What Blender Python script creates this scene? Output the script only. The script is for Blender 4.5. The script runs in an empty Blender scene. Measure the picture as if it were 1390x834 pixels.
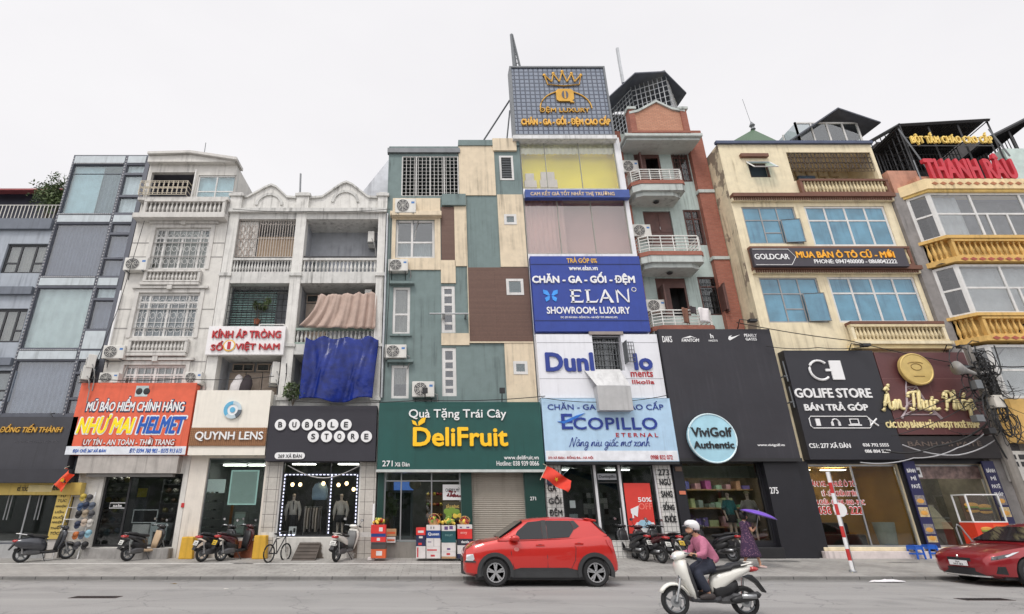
import bpy,bmesh,math,random
from mathutils import Vector,Matrix
random.seed(7)
R=math.radians
S=bpy.context.scene
COL=S.collection
PI=math.pi
# ------------------------------------------------------------------ camera, sky, sun, exposure
F,PIT,CX,CY,CH=729.0,R(21.35),585.0,417.0,1.6
cam_d=bpy.data.cameras.new('camera'); cam=bpy.data.objects.new('camera',cam_d); COL.objects.link(cam)
cam.location=(0,0,CH); cam.rotation_euler=(R(90)+PIT,0,0)
cam_d.sensor_fit='HORIZONTAL'; cam_d.sensor_width=36; cam_d.lens=36*F/1390
cam_d.shift_x=(695-CX)/1390; cam_d.clip_end=2000; cam_d.clip_start=.1
S.camera=cam
SUN_EL,SUN_AZ=R(56),R(205)
w=bpy.data.worlds.new('World'); S.world=w; w.use_nodes= True
nt=w.node_tree; N=nt.nodes; LK=nt.links
bg=N['Background']; bg.inputs[1].default_value=.1
sky=N.new('ShaderNodeTexSky'); sky.sky_type='NISHITA'; sky.sun_disc= False
sky.sun_elevation=SUN_EL; sky.sun_rotation=SUN_AZ
hs=N.new('ShaderNodeHueSaturation'); hs.inputs['Saturation'].default_value=.25; LK.new(sky.outputs[0],hs.inputs['Color'])
tc=N.new('ShaderNodeTexCoord')
nz=N.new('ShaderNodeTexNoise'); nz.inputs['Scale'].default_value=1.6; nz.inputs['Detail'].default_value=5
mp=N.new('ShaderNodeMapping'); mp.inputs['Scale'].default_value=(1,1,2.4); LK.new(tc.outputs['Generated'],mp.inputs[0]); LK.new(mp.outputs[0],nz.inputs['Vector'])
cr=N.new('ShaderNodeValToRGB'); cr.color_ramp.elements[0].position=.3; cr.color_ramp.elements[1].position=.72
cr.color_ramp.elements[0].color=(.915,.90,.925,1); cr.color_ramp.elements[1].color=(1,.985,1,1); LK.new(nz.outputs[0],cr.inputs[0])
dt=N.new('ShaderNodeVectorMath'); dt.operation='DOT_PRODUCT'; LK.new(tc.outputs['Generated'],dt.inputs[0])
dt.inputs[1].default_value=(-.2,-.75,.63)
mr=N.new('ShaderNodeMapRange'); mr.inputs['From Min'].default_value=.1; mr.inputs['From Max'].default_value=1
mr.inputs['To Min'].default_value=10.4; mr.inputs['To Max'].default_value=17.0; LK.new(dt.outputs['Value'],mr.inputs[0])
vm=N.new('ShaderNodeVectorMath'); vm.operation='SCALE'; LK.new(cr.outputs[0],vm.inputs[0]); LK.new(mr.outputs[0],vm.inputs['Scale'])
mx=N.new('ShaderNodeMix'); mx.data_type='RGBA'; mx.inputs[0].default_value=.9
LK.new(hs.outputs[0],mx.inputs[6]); LK.new(vm.outputs[0],mx.inputs[7]); LK.new(mx.outputs[2],bg.inputs[0])
sun_d=bpy.data.lights.new('sun','SUN'); sun_d.energy=1.5; sun_d.angle=R(16); sun_d.color=(1,.96,.9)
sun=bpy.data.objects.new('sun',sun_d); COL.objects.link(sun); sun.location=(-8,-20,40)
sun.rotation_euler=Vector((-.25,-.5,.83)).to_track_quat('Z','Y').to_euler()
S.view_settings.view_transform='Standard'; S.view_settings.look='None'; S.view_settings.exposure=0.0; S.view_settings.gamma=1
S.view_settings.use_curve_mapping= False
S.render.engine='CYCLES'; S.cycles.max_bounces=8; S.cycles.transparent_max_bounces=16; S.cycles.use_denoising= True
# ------------------------------------------------------------------ measuring: a photo pixel on the upright plane y = D, in metres
def PX(px,py,D=20.5):
 b=(CY-py)/F
 return (px-CX)/F*D/(math.cos(PIT)-b*math.sin(PIT))
def PZ(py,D=20.5):
 b=(CY-py)/F
 return CH+D*(math.sin(PIT)+b*math.cos(PIT))/(math.cos(PIT)-b*math.sin(PIT))
def RC(xl,xr,yt,yb,D=20.5,ym=None):
 ym=(yt+yb)/2 if ym is None else ym
 return PX(xl,ym,D),PX(xr,ym,D),PZ(yb,D),PZ(yt,D)
def R4(tl,tr,yt,bl,br,yb,D=20.5):
 return (PX(tl,yt,D)+PX(bl,yb,D))/2,(PX(tr,yt,D)+PX(br,yb,D))/2,PZ(yb,D),PZ(yt,D)
WALK0,WALKZ,WALKS=16.35,.07,.053
def gz(y): return 0.0 if y<WALK0 else WALKZ+(y-WALK0)*WALKS
# ------------------------------------------------------------------ materials
def sr(r,g,b,k=1.0):
 f= lambda c:(c/255/12.92 if c/255<=.04045 else ((c/255+.055)/1.055)**2.4)*k
 return (f(r),f(g),f(b))
MATS={}
def nodes_of(name):
 m=bpy.data.materials.new(name); m.use_nodes= True
 return m,m.node_tree.nodes,m.node_tree.links
def mixc(n,l,fac,a,b,mode='MIX'):
 x=n.new('ShaderNodeMix'); x.data_type='RGBA'; x.blend_type=mode
 if isinstance(fac,(int,float)):x.inputs[0].default_value=fac
 else:l.new(fac,x.inputs[0])
 for i,c in ((6,a),(7,b)):
  if isinstance(c,tuple):x.inputs[i].default_value=(*c[:3],1)
  else:l.new(c,x.inputs[i])
 return x.outputs[2]
def coords(n,l,scale=(1,1,1),rot=(0,0,0)):
 t=n.new('ShaderNodeTexCoord'); m=n.new('ShaderNodeMapping'); m.inputs['Scale'].default_value=scale; m.inputs['Rotation'].default_value=rot
 l.new(t.outputs['Object'],m.inputs[0]); return m.outputs[0]
def noise(n,l,vec,scale,detail=4,rough=.55):
 t=n.new('ShaderNodeTexNoise'); t.inputs['Scale'].default_value=scale; t.inputs['Detail'].default_value=detail
 t.inputs['Roughness'].default_value=rough; l.new(vec,t.inputs['Vector']); return t.outputs[0]
def ramp(n,l,src,p0,p1):
 t=n.new('ShaderNodeMapRange'); t.interpolation_type='SMOOTHSTEP'; t.inputs[1].default_value=p0; t.inputs[2].default_value=p1
 l.new(src,t.inputs[0]); return t.outputs[0]
def mat(name,col,rough=.6,metal=0,var=.10,scale=3,bump=0,bscale=30,dirt=0,dcol=None,coat=0,spec=.5,patch=0,pcol=(.1,.1,.1),emit=None,es=1,sheen=0):
 """plain painted / plastered / fabric surface: tone variation, rain streaks (dirt), worn patches, fine bump"""
 if name in MATS: return MATS[name]
 m,n,l=nodes_of(name); b=n['Principled BSDF']
 v=coords(n,l)
 c=mixc(n,l,ramp(n,l,noise(n,l,v,scale),.3,.7),tuple(x*(1-var) for x in col),tuple(min(1,x*(1+var)) for x in col))
 if dirt:
  v2=coords(n,l,(3.4,3.4,.13)); s=ramp(n,l,noise(n,l,v2,1.7,6,.65),.45,.75)
  v3=coords(n,l,(1,1,1)); s2=ramp(n,l,noise(n,l,v3,.8,5),.36,.68)
  mm=n.new('ShaderNodeMath'); mm.operation='MULTIPLY'; l.new(s,mm.inputs[0]); l.new(s2,mm.inputs[1])
  m2=n.new('ShaderNodeMath'); m2.operation='MULTIPLY'; l.new(mm.outputs[0],m2.inputs[0]); m2.inputs[1].default_value=min(1,dirt*2.4)
  c=mixc(n,l,m2.outputs[0],c,dcol or tuple(x*.35 for x in col))
  g=ramp(n,l,noise(n,l,coords(n,l),9,8,.7),.52,.72)
  m3=n.new('ShaderNodeMath'); m3.operation='MULTIPLY'; l.new(g,m3.inputs[0]); m3.inputs[1].default_value=dirt*.45
  c=mixc(n,l,m3.outputs[0],c,tuple(x*.5 for x in col))
 if patch:
  p=ramp(n,l,noise(n,l,coords(n,l,(1,1,.7)),1.1,8,.62),.62-patch*.15,.66-patch*.13)
  c=mixc(n,l,p,c,pcol)
 l.new(c,b.inputs['Base Color'])
 b.inputs['Roughness'].default_value=rough; b.inputs['Metallic'].default_value=metal
 b.inputs['Coat Weight'].default_value=coat; b.inputs['Coat Roughness'].default_value=.04; b.inputs['Specular IOR Level'].default_value=spec
 if sheen:b.inputs['Sheen Weight'].default_value=sheen
 if emit:b.inputs['Emission Color'].default_value=(*emit,1); b.inputs['Emission Strength'].default_value=es
 if bump:
  bp=n.new('ShaderNodeBump'); bp.inputs['Strength'].default_value=bump; bp.inputs['Distance'].default_value=.02
  l.new(noise(n,l,coords(n,l),bscale,6),bp.inputs['Height']); l.new(bp.outputs[0],b.inputs['Normal'])
 MATS[name]=m; return m
def tiles(name,c1,c2,mortar,w=.2,h=.1,off=.5,ms=.012,rough=.6,bump=.5,dirt=.25,plane='xz',var=.0,mgap=.0):
 if name in MATS: return MATS[name]
 m,n,l=nodes_of(name); b=n['Principled BSDF']
 t=n.new('ShaderNodeTexCoord'); sp=n.new('ShaderNodeSeparateXYZ'); cb=n.new('ShaderNodeCombineXYZ'); l.new(t.outputs['Object'],sp.inputs[0])
 if plane=='xz':
  ad=n.new('ShaderNodeMath'); l.new(sp.outputs[0],ad.inputs[0]); l.new(sp.outputs[1],ad.inputs[1]); l.new(ad.outputs[0],cb.inputs[0]); l.new(sp.outputs[2],cb.inputs[1])
 else:
  l.new(sp.outputs[0],cb.inputs[0]); l.new(sp.outputs[1],cb.inputs[1])
 k=n.new('ShaderNodeTexBrick'); k.offset=off; k.inputs['Scale'].default_value=1; k.inputs['Brick Width'].default_value=w; k.inputs['Row Height'].default_value=h
 k.inputs['Mortar Size'].default_value=ms; k.inputs['Mortar Smooth'].default_value=.2
 k.inputs['Color1'].default_value=(*c1,1); k.inputs['Color2'].default_value=(*c2,1); k.inputs['Mortar'].default_value=(*mortar,1); l.new(cb.outputs[0],k.inputs[0])
 g=ramp(n,l,noise(n,l,coords(n,l),.7,7,.65),.42,.72)
 mm=n.new('ShaderNodeMath'); mm.operation='MULTIPLY'; l.new(g,mm.inputs[0]); mm.inputs[1].default_value=dirt
 c=mixc(n,l,mm.outputs[0],k.outputs[0],tuple(x*.4 for x in c1))
 g2=ramp(n,l,noise(n,l,coords(n,l),14,5),.3,.8)
 c=mixc(n,l,g2,mixc(n,l,.14,c,(0,0,0)),c)
 l.new(c,b.inputs['Base Color']); b.inputs['Roughness'].default_value=rough
 bp=n.new('ShaderNodeBump'); bp.invert= True; bp.inputs['Strength'].default_value=bump; bp.inputs['Distance'].default_value=.01
 l.new(k.outputs['Fac'],bp.inputs['Height']); l.new(bp.outputs[0],b.inputs['Normal'])
 MATS[name]=m; return m
def glass(name,tint=(.6,.65,.65),refl=.10,rough=.03,rc=(1,1,1),wav=.0):
 """window glass: see-through tint plus sky reflection that grows at grazing angles; slightly wavy"""
 if name in MATS: return MATS[name]
 m,n,l=nodes_of(name); n.remove(n['Principled BSDF']); out=n['Material Output']
 tr=n.new('ShaderNodeBsdfTransparent'); tr.inputs[0].default_value=(*tint,1)
 gl=n.new('ShaderNodeBsdfGlossy'); gl.inputs['Roughness'].default_value=rough; gl.inputs[0].default_value=(*rc,1)
 fr=n.new('ShaderNodeFresnel'); ge=n.new('ShaderNodeNewGeometry'); io=n.new('ShaderNodeMapRange')
 io.inputs['To Min'].default_value=1.5; io.inputs['To Max'].default_value=1/1.5; l.new(ge.outputs['Backfacing'],io.inputs[0]); l.new(io.outputs[0],fr.inputs[0])
 ad=n.new('ShaderNodeMath'); ad.operation='ADD'; ad.use_clamp= True; l.new(fr.outputs[0],ad.inputs[0]); ad.inputs[1].default_value=refl
 if wav:
  bp=n.new('ShaderNodeBump'); bp.inputs['Strength'].default_value=wav; bp.inputs['Distance'].default_value=.05
  l.new(noise(n,l,coords(n,l),1.3,2),bp.inputs['Height']); l.new(bp.outputs[0],gl.inputs['Normal'])
 mx=n.new('ShaderNodeMixShader'); l.new(ad.outputs[0],mx.inputs[0]); l.new(tr.outputs[0],mx.inputs[1]); l.new(gl.outputs[0],mx.inputs[2]); l.new(mx.outputs[0],out.inputs[0])
 MATS[name]=m; return m
def glow(name,col,s):
 if name in MATS: return MATS[name]
 m,n,l=nodes_of(name); b=n['Principled BSDF']; b.inputs['Base Color'].default_value=(*col,1)
 b.inputs['Emission Color'].default_value=(*col,1); b.inputs['Emission Strength'].default_value=s
 MATS[name]=m; return m
# often used
WHITE=mat('white_paint',(.66,.65,.63),.5,var=.05,dirt=.25)
BLACK=mat('black_paint',(.02,.02,.022),.45)
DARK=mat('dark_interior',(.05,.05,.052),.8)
STEEL=mat('steel',(.45,.46,.47),.35,.8)
GREYM=mat('grey_metal',(.17,.18,.19),.45,.3)
RUBBER=mat('rubber',(.018,.018,.018),.8)
CHROME=mat('chrome',(.75,.75,.75),.15,1,var=.02)
LETW=mat('white_letter',(.82,.82,.82),.4,var=.02)
GOLD=mat('gold_letter',(.72,.42,.08),.3,.35,var=.06)
YELL=mat('yellow_letter',(.85,.58,.05),.4,var=.03)
GL_DARK=glass('glass_dark',(.6,.64,.64),.03)
GL_CLEAR=glass('glass_clear',(.75,.78,.78),.02)
GL_UP=glass('glass_upper',(.68,.72,.73),.07,wav=.1)
# ------------------------------------------------------------------ mesh building
OFF={}
class MB:
 def __init__(s):s.v=[]; s.f=[]; s.mi=[]; s.mats=[]
 def m(s,mt):
  if mt not in s.mats:s.mats.append(mt)
  return s.mats.index(mt)
 def add(s,pts,faces,mt):
  k=len(s.v); i=s.m(mt); s.v+=[tuple(p) for p in pts]
  for f in faces:s.f.append([k+j for j in f]); s.mi.append(i)
 def quad(s,a,b,c,d,mt):s.add([a,b,c,d],[(0,1,2,3)],mt)
 def box(s,x0,x1,y0,y1,z0,z1,mt):
  s.add([(x0,y0,z0),(x1,y0,z0),(x1,y1,z0),(x0,y1,z0),(x0,y0,z1),(x1,y0,z1),(x1,y1,z1),(x0,y1,z1)],
   [(0,3,2,1),(4,5,6,7),(0,1,5,4),(1,2,6,5),(2,3,7,6),(3,0,4,7)],mt)
 def prism(s,pts,ax,a,b,mt):
  n=len(pts)
  P={'y': lambda p,t:(p[0],t,p[1]),'x': lambda p,t:(t,p[0],p[1]),'z': lambda p,t:(p[0],p[1],t)}[ax]
  s.add([P(p,a) for p in pts]+[P(p,b) for p in pts],
   [tuple(range(n)),tuple(range(2*n-1,n-1,-1))]+[(i,n+i,n+(i+1)%n,(i+1)%n) for i in range(n)],mt)
 def tube(s,pts,r,mt,n=6,closed=False):
  pts=[Vector(p) for p in pts]; k=len(pts); rs=r if isinstance(r,(list,tuple)) else [r]*k
  rings=[]
  for i,p in enumerate(pts):
   d=(pts[(i+1)%k]-pts[i-1]) if closed else (pts[min(i+1,k-1)]-pts[max(i-1,0)])
   d=d.normalized() if d.length>1e-9 else Vector((0,0,1))
   u=d.cross(Vector((0,0,1)) if abs(d.z)<.9 else Vector((1,0,0))).normalized(); w_=d.cross(u)
   rings.append([p+(u*math.cos(2*PI*j/n)+w_*math.sin(2*PI*j/n))*rs[i] for j in range(n)])
  fs=[(i*n+j,i*n+(j+1)%n,((i+1)%k)*n+(j+1)%n,((i+1)%k)*n+j) for i in range(k if closed else k-1) for j in range(n)]
  if not closed:fs+=[tuple(range(n))[::-1],tuple(range((k-1)*n,k*n))]
  s.add([p for q in rings for p in q],fs,mt)
 def lathe(s,prof,c,mt,n=10,ax='z',cap=True):
  P={'z': lambda r,a,t:(c[0]+r*math.cos(a),c[1]+r*math.sin(a),c[2]+t),
   'y': lambda r,a,t:(c[0]+r*math.cos(a),c[1]+t,c[2]+r*math.sin(a)),
   'x': lambda r,a,t:(c[0]+t,c[1]+r*math.cos(a),c[2]+r*math.sin(a))}[ax]
  k=len(prof)
  s.add([P(r,2*PI*j/n,t) for r,t in prof for j in range(n)],
   [(i*n+j,i*n+(j+1)%n,(i+1)*n+(j+1)%n,(i+1)*n+j) for i in range(k-1) for j in range(n)]
   +([tuple(range(n))[::-1],tuple(range((k-1)*n,k*n))] if cap else []),mt)
 def loft(s,secs,mt,cap=True):
  n=len(secs[0]); k=len(secs)
  fs=[(i*n+j,i*n+(j+1)%n,(i+1)*n+(j+1)%n,(i+1)*n+j) for i in range(k-1) for j in range(n)]
  if cap:fs+=[tuple(range(n))[::-1],tuple(range((k-1)*n,k*n))]
  s.add([p for q in secs for p in q],fs,mt)
 def ball(s,c,rx,ry,rz,mt,n=10,k=6):
  s.loft([[(c[0]+rx*math.sin(PI*(i+.02)/(k+.04))*math.cos(2*PI*j/n),c[1]+ry*math.sin(PI*(i+.02)/(k+.04))*math.sin(2*PI*j/n),
    c[2]-rz*math.cos(PI*(i+.02)/(k+.04))) for j in range(n)] for i in range(k+1)],mt)
 def mesh(s,name,off=(0,0,0),smooth=False,fix=True):
  me=bpy.data.meshes.new(name); o=Vector(off)
  me.from_pydata([tuple(Vector(p)-o) for p in s.v],[],s.f)
  for mt in s.mats:me.materials.append(mt)
  me.polygons.foreach_set('material_index',s.mi)
  if fix:
   bm=bmesh.new(); bm.from_mesh(me); bmesh.ops.recalc_face_normals(bm,faces=bm.faces); bm.to_mesh(me); bm.free()
  if smooth:
   me.polygons.foreach_set('use_smooth',[True]*len(me.polygons))
  me.update(); return me
 def build(s,name,parent=None,origin=None,smooth=False,bevel=0,seg=2,fix=True,label=None,sub=0):
  off=OFF.get(parent.name,Vector()) if parent else Vector(origin or (0,0,0))
  o=bpy.data.objects.new(name,s.mesh(name,off,smooth,fix)); COL.objects.link(o)
  if parent:o.parent=parent; OFF[o.name]=off
  else:o.location=off; OFF[o.name]=off
  if bevel:
   b=o.modifiers.new('bevel','BEVEL'); b.width=bevel; b.segments=seg; b.limit_method='ANGLE'; b.angle_limit=R(35)
  if sub:
   b=o.modifiers.new('subdivision','SUBSURF'); b.levels=sub; b.render_levels=sub
  if label:o['label']=label
  return o
def tag(o,label=None,cat=None,group=None,kind=None):
 for k,v in (('label',label),('category',cat),('group',group),('kind',kind)):
  if v:o[k]=v
 return o
def thing(name,label,cat,loc=(0,0,0),rz=0,group=None):
 o=bpy.data.objects.new(name, None); COL.objects.link(o); o.empty_display_size=.2
 o.location=loc; o.rotation_euler=(0,0,rz); OFF[o.name]=Vector(loc)
 return tag(o,label,cat,group)
def copy_tree(o,parent=None):
 c=o.copy(); COL.objects.link(c)
 if parent:c.parent=parent
 for ch in list(o.children):copy_tree(ch,c)
 return c
def rot_sec(pts,c,a):
 return [((p[0]-c[0])*math.cos(a)-(p[2]-c[2])*math.sin(a)+c[0],p[1],(p[0]-c[0])*math.sin(a)+(p[2]-c[2])*math.cos(a)+c[2]) for p in pts]
def sq(n,p):
 out=[]
 for j in range(n):
  a=2*PI*(j+.5)/n; c,s_=math.cos(a),math.sin(a)
  out.append((math.copysign(abs(c)**(2/p),c),math.copysign(abs(s_)**(2/p),s_)))
 return out
def sec_x(x,zc,hz,hy,n=14,p=2.6,yc=0): return [(x,yc+hy*a,zc+hz*b) for a,b in sq(n,p)]
def sec_z(z,xc,hx,hy,n=14,p=2.4,yc=0): return [(xc+hx*a,yc+hy*b,z) for a,b in sq(n,p)]
def sec_y(y,xc,zc,hx,hz,n=14,p=2.4): return [(xc+hx*a,y,zc+hz*b) for a,b in sq(n,p)]
# ------------------------------------------------------------------ lettering
TCACHE={}
def text_raw(body,spacing=1.0,shear=0.0):
 k=(body,spacing,shear)
 if k in TCACHE: return TCACHE[k]
 c=bpy.data.curves.new('t','FONT'); c.body=body; c.size=1; c.shear=shear; c.space_character=spacing; c.resolution_u=3; c.extrude=.5
 o=bpy.data.objects.new('t',c); COL.objects.link(o)
 dg=bpy.context.evaluated_depsgraph_get(); me=bpy.data.meshes.new_from_object(o.evaluated_get(dg))
 v=[tuple(p.co) for p in me.vertices]; f=[tuple(p.vertices) for p in me.polygons]
 bpy.data.objects.remove(o); bpy.data.curves.remove(c); bpy.data.meshes.remove(me)
 TCACHE[k]=(v,f); return v,f
def letters(mb,body,x0,x1,z0,z1,y,mt,bold=0.0,shear=0.0,spacing=1.0,depth=.03):
 """fills the box x0..x1, z0..z1 on the plane facing the street (-y); front face at y-depth"""
 v,f=text_raw(body,spacing,shear)
 xs=[p[0] for p in v]; zs=[p[1] for p in v]
 ax,bx,az,bz=min(xs),max(xs),min(zs),max(zs); W=bx-ax; H=bz-az
 h=z1-z0; b=bold*h*.5
 sx=(x1-x0-2*b)/W; sz=(h-2*b)/H
 offs=[(0,0)] if not b else [(0,0)]+[(b*math.cos(a),b*math.sin(a)) for a in [PI/4*q for q in range(8)]]
 for i,(dx,dz) in enumerate(offs):
  e=i*.0007
  mb.add([(x0+b+(p[0]-ax)*sx+dx,y-depth*(.5+p[2])-(e if p[2]>0 else 0),z0+b+(p[1]-az)*sz+dz) for p in v],f,mt)
def lettering(parent,body,rect,y,mt,bold=0.0,shear=0.0,spacing=1.0,depth=.03,name='lettering'):
 mb=MB(); letters(mb,body,*rect,y,mt,bold,shear,spacing,depth)
 return mb.build(name,parent,fix=False)
def T4(tl,tr,yt,yb,D):
 return RC(tl,tr,yt,yb,D)
# handwriting: strokes of a few letters, units of x-height
SCRIPT={
'a':(.95,[[(.75,.85),(.4,1),(.08,.6),(.2,.08),(.55,.15),(.78,.8),(.74,.2),(.95,.1)]]),
'i':(.5,[[(.0,.1),(.25,.95),(.22,.2),(.5,.1)],[(.3,1.3),(.34,1.38)]]),
'n':(1.05,[[(.0,.1),(.18,.95),(.16,.0),(.35,.8),(.6,1),(.7,.7),(.72,.15),(1.05,.1)]]),
'u':(1.0,[[(.0,.6),(.15,1),(.15,.2),(.4,.02),(.68,.4),(.75,1),(.74,.2),(1.0,.1)]]),
'g':(.95,[[(.75,.85),(.4,1),(.08,.6),(.25,.1),(.6,.25),(.76,.9),(.7,-.5),(.35,-.85),(.15,-.5),(.95,.1)]]),
'c':(.8,[[(.68,.85),(.4,1),(.08,.55),(.25,.06),(.8,.15)]]),
'm':(1.5,[[(.0,.1),(.15,.95),(.14,.0),(.32,.85),(.5,.95),(.56,.1),(.75,.85),(.98,.95),(1.05,.2),(1.5,.1)]]),
'o':(.9,[[(.5,1),(.12,.7),(.15,.15),(.5,.02),(.78,.45),(.55,1),(.9,.85)]]),
'x':(.85,[[(.05,.9),(.3,.9),(.5,.1),(.85,.15)],[(.75,1),(.1,0)]]),
'h':(1.0,[[(.0,.1),(.35,1.7),(.2,1.9),(.12,.0),(.3,.8),(.55,1),(.66,.7),(.68,.15),(1.0,.1)]]),
'p':(.95,[[(.0,.2),(.22,1),(.12,-.8),(.2,.8),(.55,1),(.75,.6),(.55,.05),(.22,.15),(.95,.15)]]),
'N':(1.6,[[(.0,-.1),(.2,.1),(.45,1.8),(.6,1.7),(.95,.1),(1.1,.1),(1.4,1.9),(1.65,1.8)]]),
'T':(1.3,[[(.1,1.3),(.2,1.75),(1.4,1.9)],[(.85,1.8),(.7,.3),(.4,0),(.15,.25)]]),
'P':(1.3,[[(.55,1.7),(.4,.2),(.15,.0)],[(.05,1.2),(.4,1.85),(1.1,1.8),(1.2,1.2),(.5,.85)]]),
'A':(1.4,[[(.0,.1),(.2,.05),(.85,1.85),(.95,.4),(1.25,.1)],[(.25,.75),(1.05,.75)]]),
' ':(.6,[])}
ACC={'â':('a',[[(.25,1.25),(.5,1.55),(.72,1.25)]]),'ấ':('a',[[(.25,1.2),(.5,1.5),(.72,1.2)],[(.75,1.55),(.95,1.9)]]),'á':('a',[[(.45,1.3),(.75,1.75)]]),
 'ơ':('o',[[(.7,.95),(.95,1.1),(.9,1.35)]]),'ự':('u',[[(.75,1),(1.0,1.15),(.95,1.4)],[(.45,-.3),(.5,-.36)]]),'ì':('i',[]),
 'Ẩ':('A',[[(.55,2.05),(.85,2.35),(1.1,2.05)],[(1.0,2.5),(1.2,2.65),(1.1,2.4)]])}
def smooth_line(p,k=4):
 out=[]
 for i in range(len(p)-1):
  a,b,c,d=(Vector(p[max(i-1,0)]),Vector(p[i]),Vector(p[i+1]),Vector(p[min(i+2,len(p)-1)]))
  for j in range(k):
   t=j/k
   out.append(.5*((2*b)+(c-a)*t+(2*a-5*b+4*c-d)*t*t+(3*b-a-3*c+d)*t**3))
 return out+[Vector(p[-1])]
def script(mb,body,x0,x1,z0,h,y,mt,r,slant=.25):
 adv=0; st=[]
 for ch in body:
  b,ex=ACC.get(ch,(ch,[])); wd,ss=SCRIPT[b]
  for q in ss+ex:st.append([(adv+px_+pz_*slant,pz_) for px_,pz_ in q])
  adv+=wd
 xs=[p[0] for q in st for p in q]; k=(x1-x0)/(max(xs)-min(xs)); o=min(xs)
 for q in st:
  ln=smooth_line(q) if len(q)>2 else [Vector(p) for p in q]
  mb.tube([(x0+(p[0]-o)*k,y,z0+p[1]*h) for p in ln],r,mt,5)
# ------------------------------------------------------------------ building pieces
def wall_open(mb,x0,x1,z0,z1,y,mt,ops,th=.2,rev=None):
 """front wall at y with real openings (x0,x1,z0,z1) and reveals of depth th"""
 xs=sorted({x0,x1,*[min(max(v,x0),x1) for o in ops for v in o[:2]]}); zs=sorted({z0,z1,*[min(max(v,z0),z1) for o in ops for v in o[2:4]]})
 for i in range(len(xs)-1):
  for j in range(len(zs)-1):
   cx,cz=(xs[i]+xs[i+1])/2,(zs[j]+zs[j+1])/2
   if any(o[0]<cx<o[1] and o[2]<cz<o[3] for o in ops): continue
   mb.quad((xs[i],y,zs[j]),(xs[i+1],y,zs[j]),(xs[i+1],y,zs[j+1]),(xs[i],y,zs[j+1]),mt)
 for o in ops:
  a,b,c,d=o[:4]; r=rev or mt
  mb.quad((a,y,c),(a,y+th,c),(a,y+th,d),(a,y,d),r); mb.quad((b,y,c),(b,y,d),(b,y+th,d),(b,y+th,c),r)
  mb.quad((a,y,c),(b,y,c),(b,y+th,c),(a,y+th,c),r); mb.quad((a,y,d),(a,y+th,d),(b,y+th,d),(b,y,d),r)
def shell(mb,x0,x1,z0,z1,y0,y1,mt,roof=True):
 e=.006; x0+=e; x1-=e
 mb.quad((x0,y0,z0),(x0,y1,z0),(x0,y1,z1),(x0,y0,z1),mt); mb.quad((x1,y0,z0),(x1,y0,z1),(x1,y1,z1),(x1,y1,z0),mt)
 mb.quad((x0,y1,z0),(x1,y1,z0),(x1,y1,z1),(x0,y1,z1),mt)
 if roof:mb.quad((x0,y0,z1),(x1,y0,z1),(x1,y1,z1),(x0,y1,z1),mt)
def room(mb,x0,x1,z0,z1,y0,y1,mw,mf=None,mc=None):
 """inside of a loggia or shop: side walls, back wall, floor, ceiling"""
 mb.quad((x0,y0,z0),(x0,y1,z0),(x0,y1,z1),(x0,y0,z1),mw); mb.quad((x1,y0,z0),(x1,y0,z1),(x1,y1,z1),(x1,y1,z0),mw)
 mb.quad((x0,y1,z0),(x1,y1,z0),(x1,y1,z1),(x0,y1,z1),mw)
 mb.quad((x0,y0,z0),(x1,y0,z0),(x1,y1,z0),(x0,y1,z0),mf or mw); mb.quad((x0,y0,z1),(x0,y1,z1),(x1,y1,z1),(x1,y0,z1),mc or mw)
def frame_bars(mb,x0,x1,z0,z1,y,fw,vs,hz,mt,d=.06):
 mb.box(x0,x0+fw,y,y+d,z0,z1,mt); mb.box(x1-fw,x1,y,y+d,z0,z1,mt)
 mb.box(x0+fw,x1-fw,y,y+d,z0,z0+fw,mt); mb.box(x0+fw,x1-fw,y,y+d,z1-fw,z1,mt)
 for t in vs:
  t,a,b=t if isinstance(t,tuple) else (t,0,1)
  c=x0+(x1-x0)*t; mb.box(c-fw*.45,c+fw*.45,y+.004,y+d-.004,z0+fw+(z1-z0-2*fw)*a,z0+fw+(z1-z0-2*fw)*b,mt)
 for t in hz:
  t,a,b=t if isinstance(t,tuple) else (t,0,1)
  c=z0+(z1-z0)*t; mb.box(x0+fw+(x1-x0-2*fw)*a,x0+fw+(x1-x0-2*fw)*b,y+.007,y+d-.007,c-fw*.4,c+fw*.4,mt)
def curtain_mesh(mb,x0,x1,z0,z1,y,mt,folds=9,amp=.03):
 n=max(8,int(folds*6)); top=[]; bot=[]
 for i in range(n+1):
  t=i/n; x=x0+(x1-x0)*t; yy=y+amp*math.sin(t*folds*2*PI+.6*math.sin(t*9))
  top.append((x,yy,z1)); bot.append((x,yy+amp*.3*math.sin(t*14),z0))
 mb.add(top+bot,[(i,i+1,n+2+i,n+1+i) for i in range(n)],mt)
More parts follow.
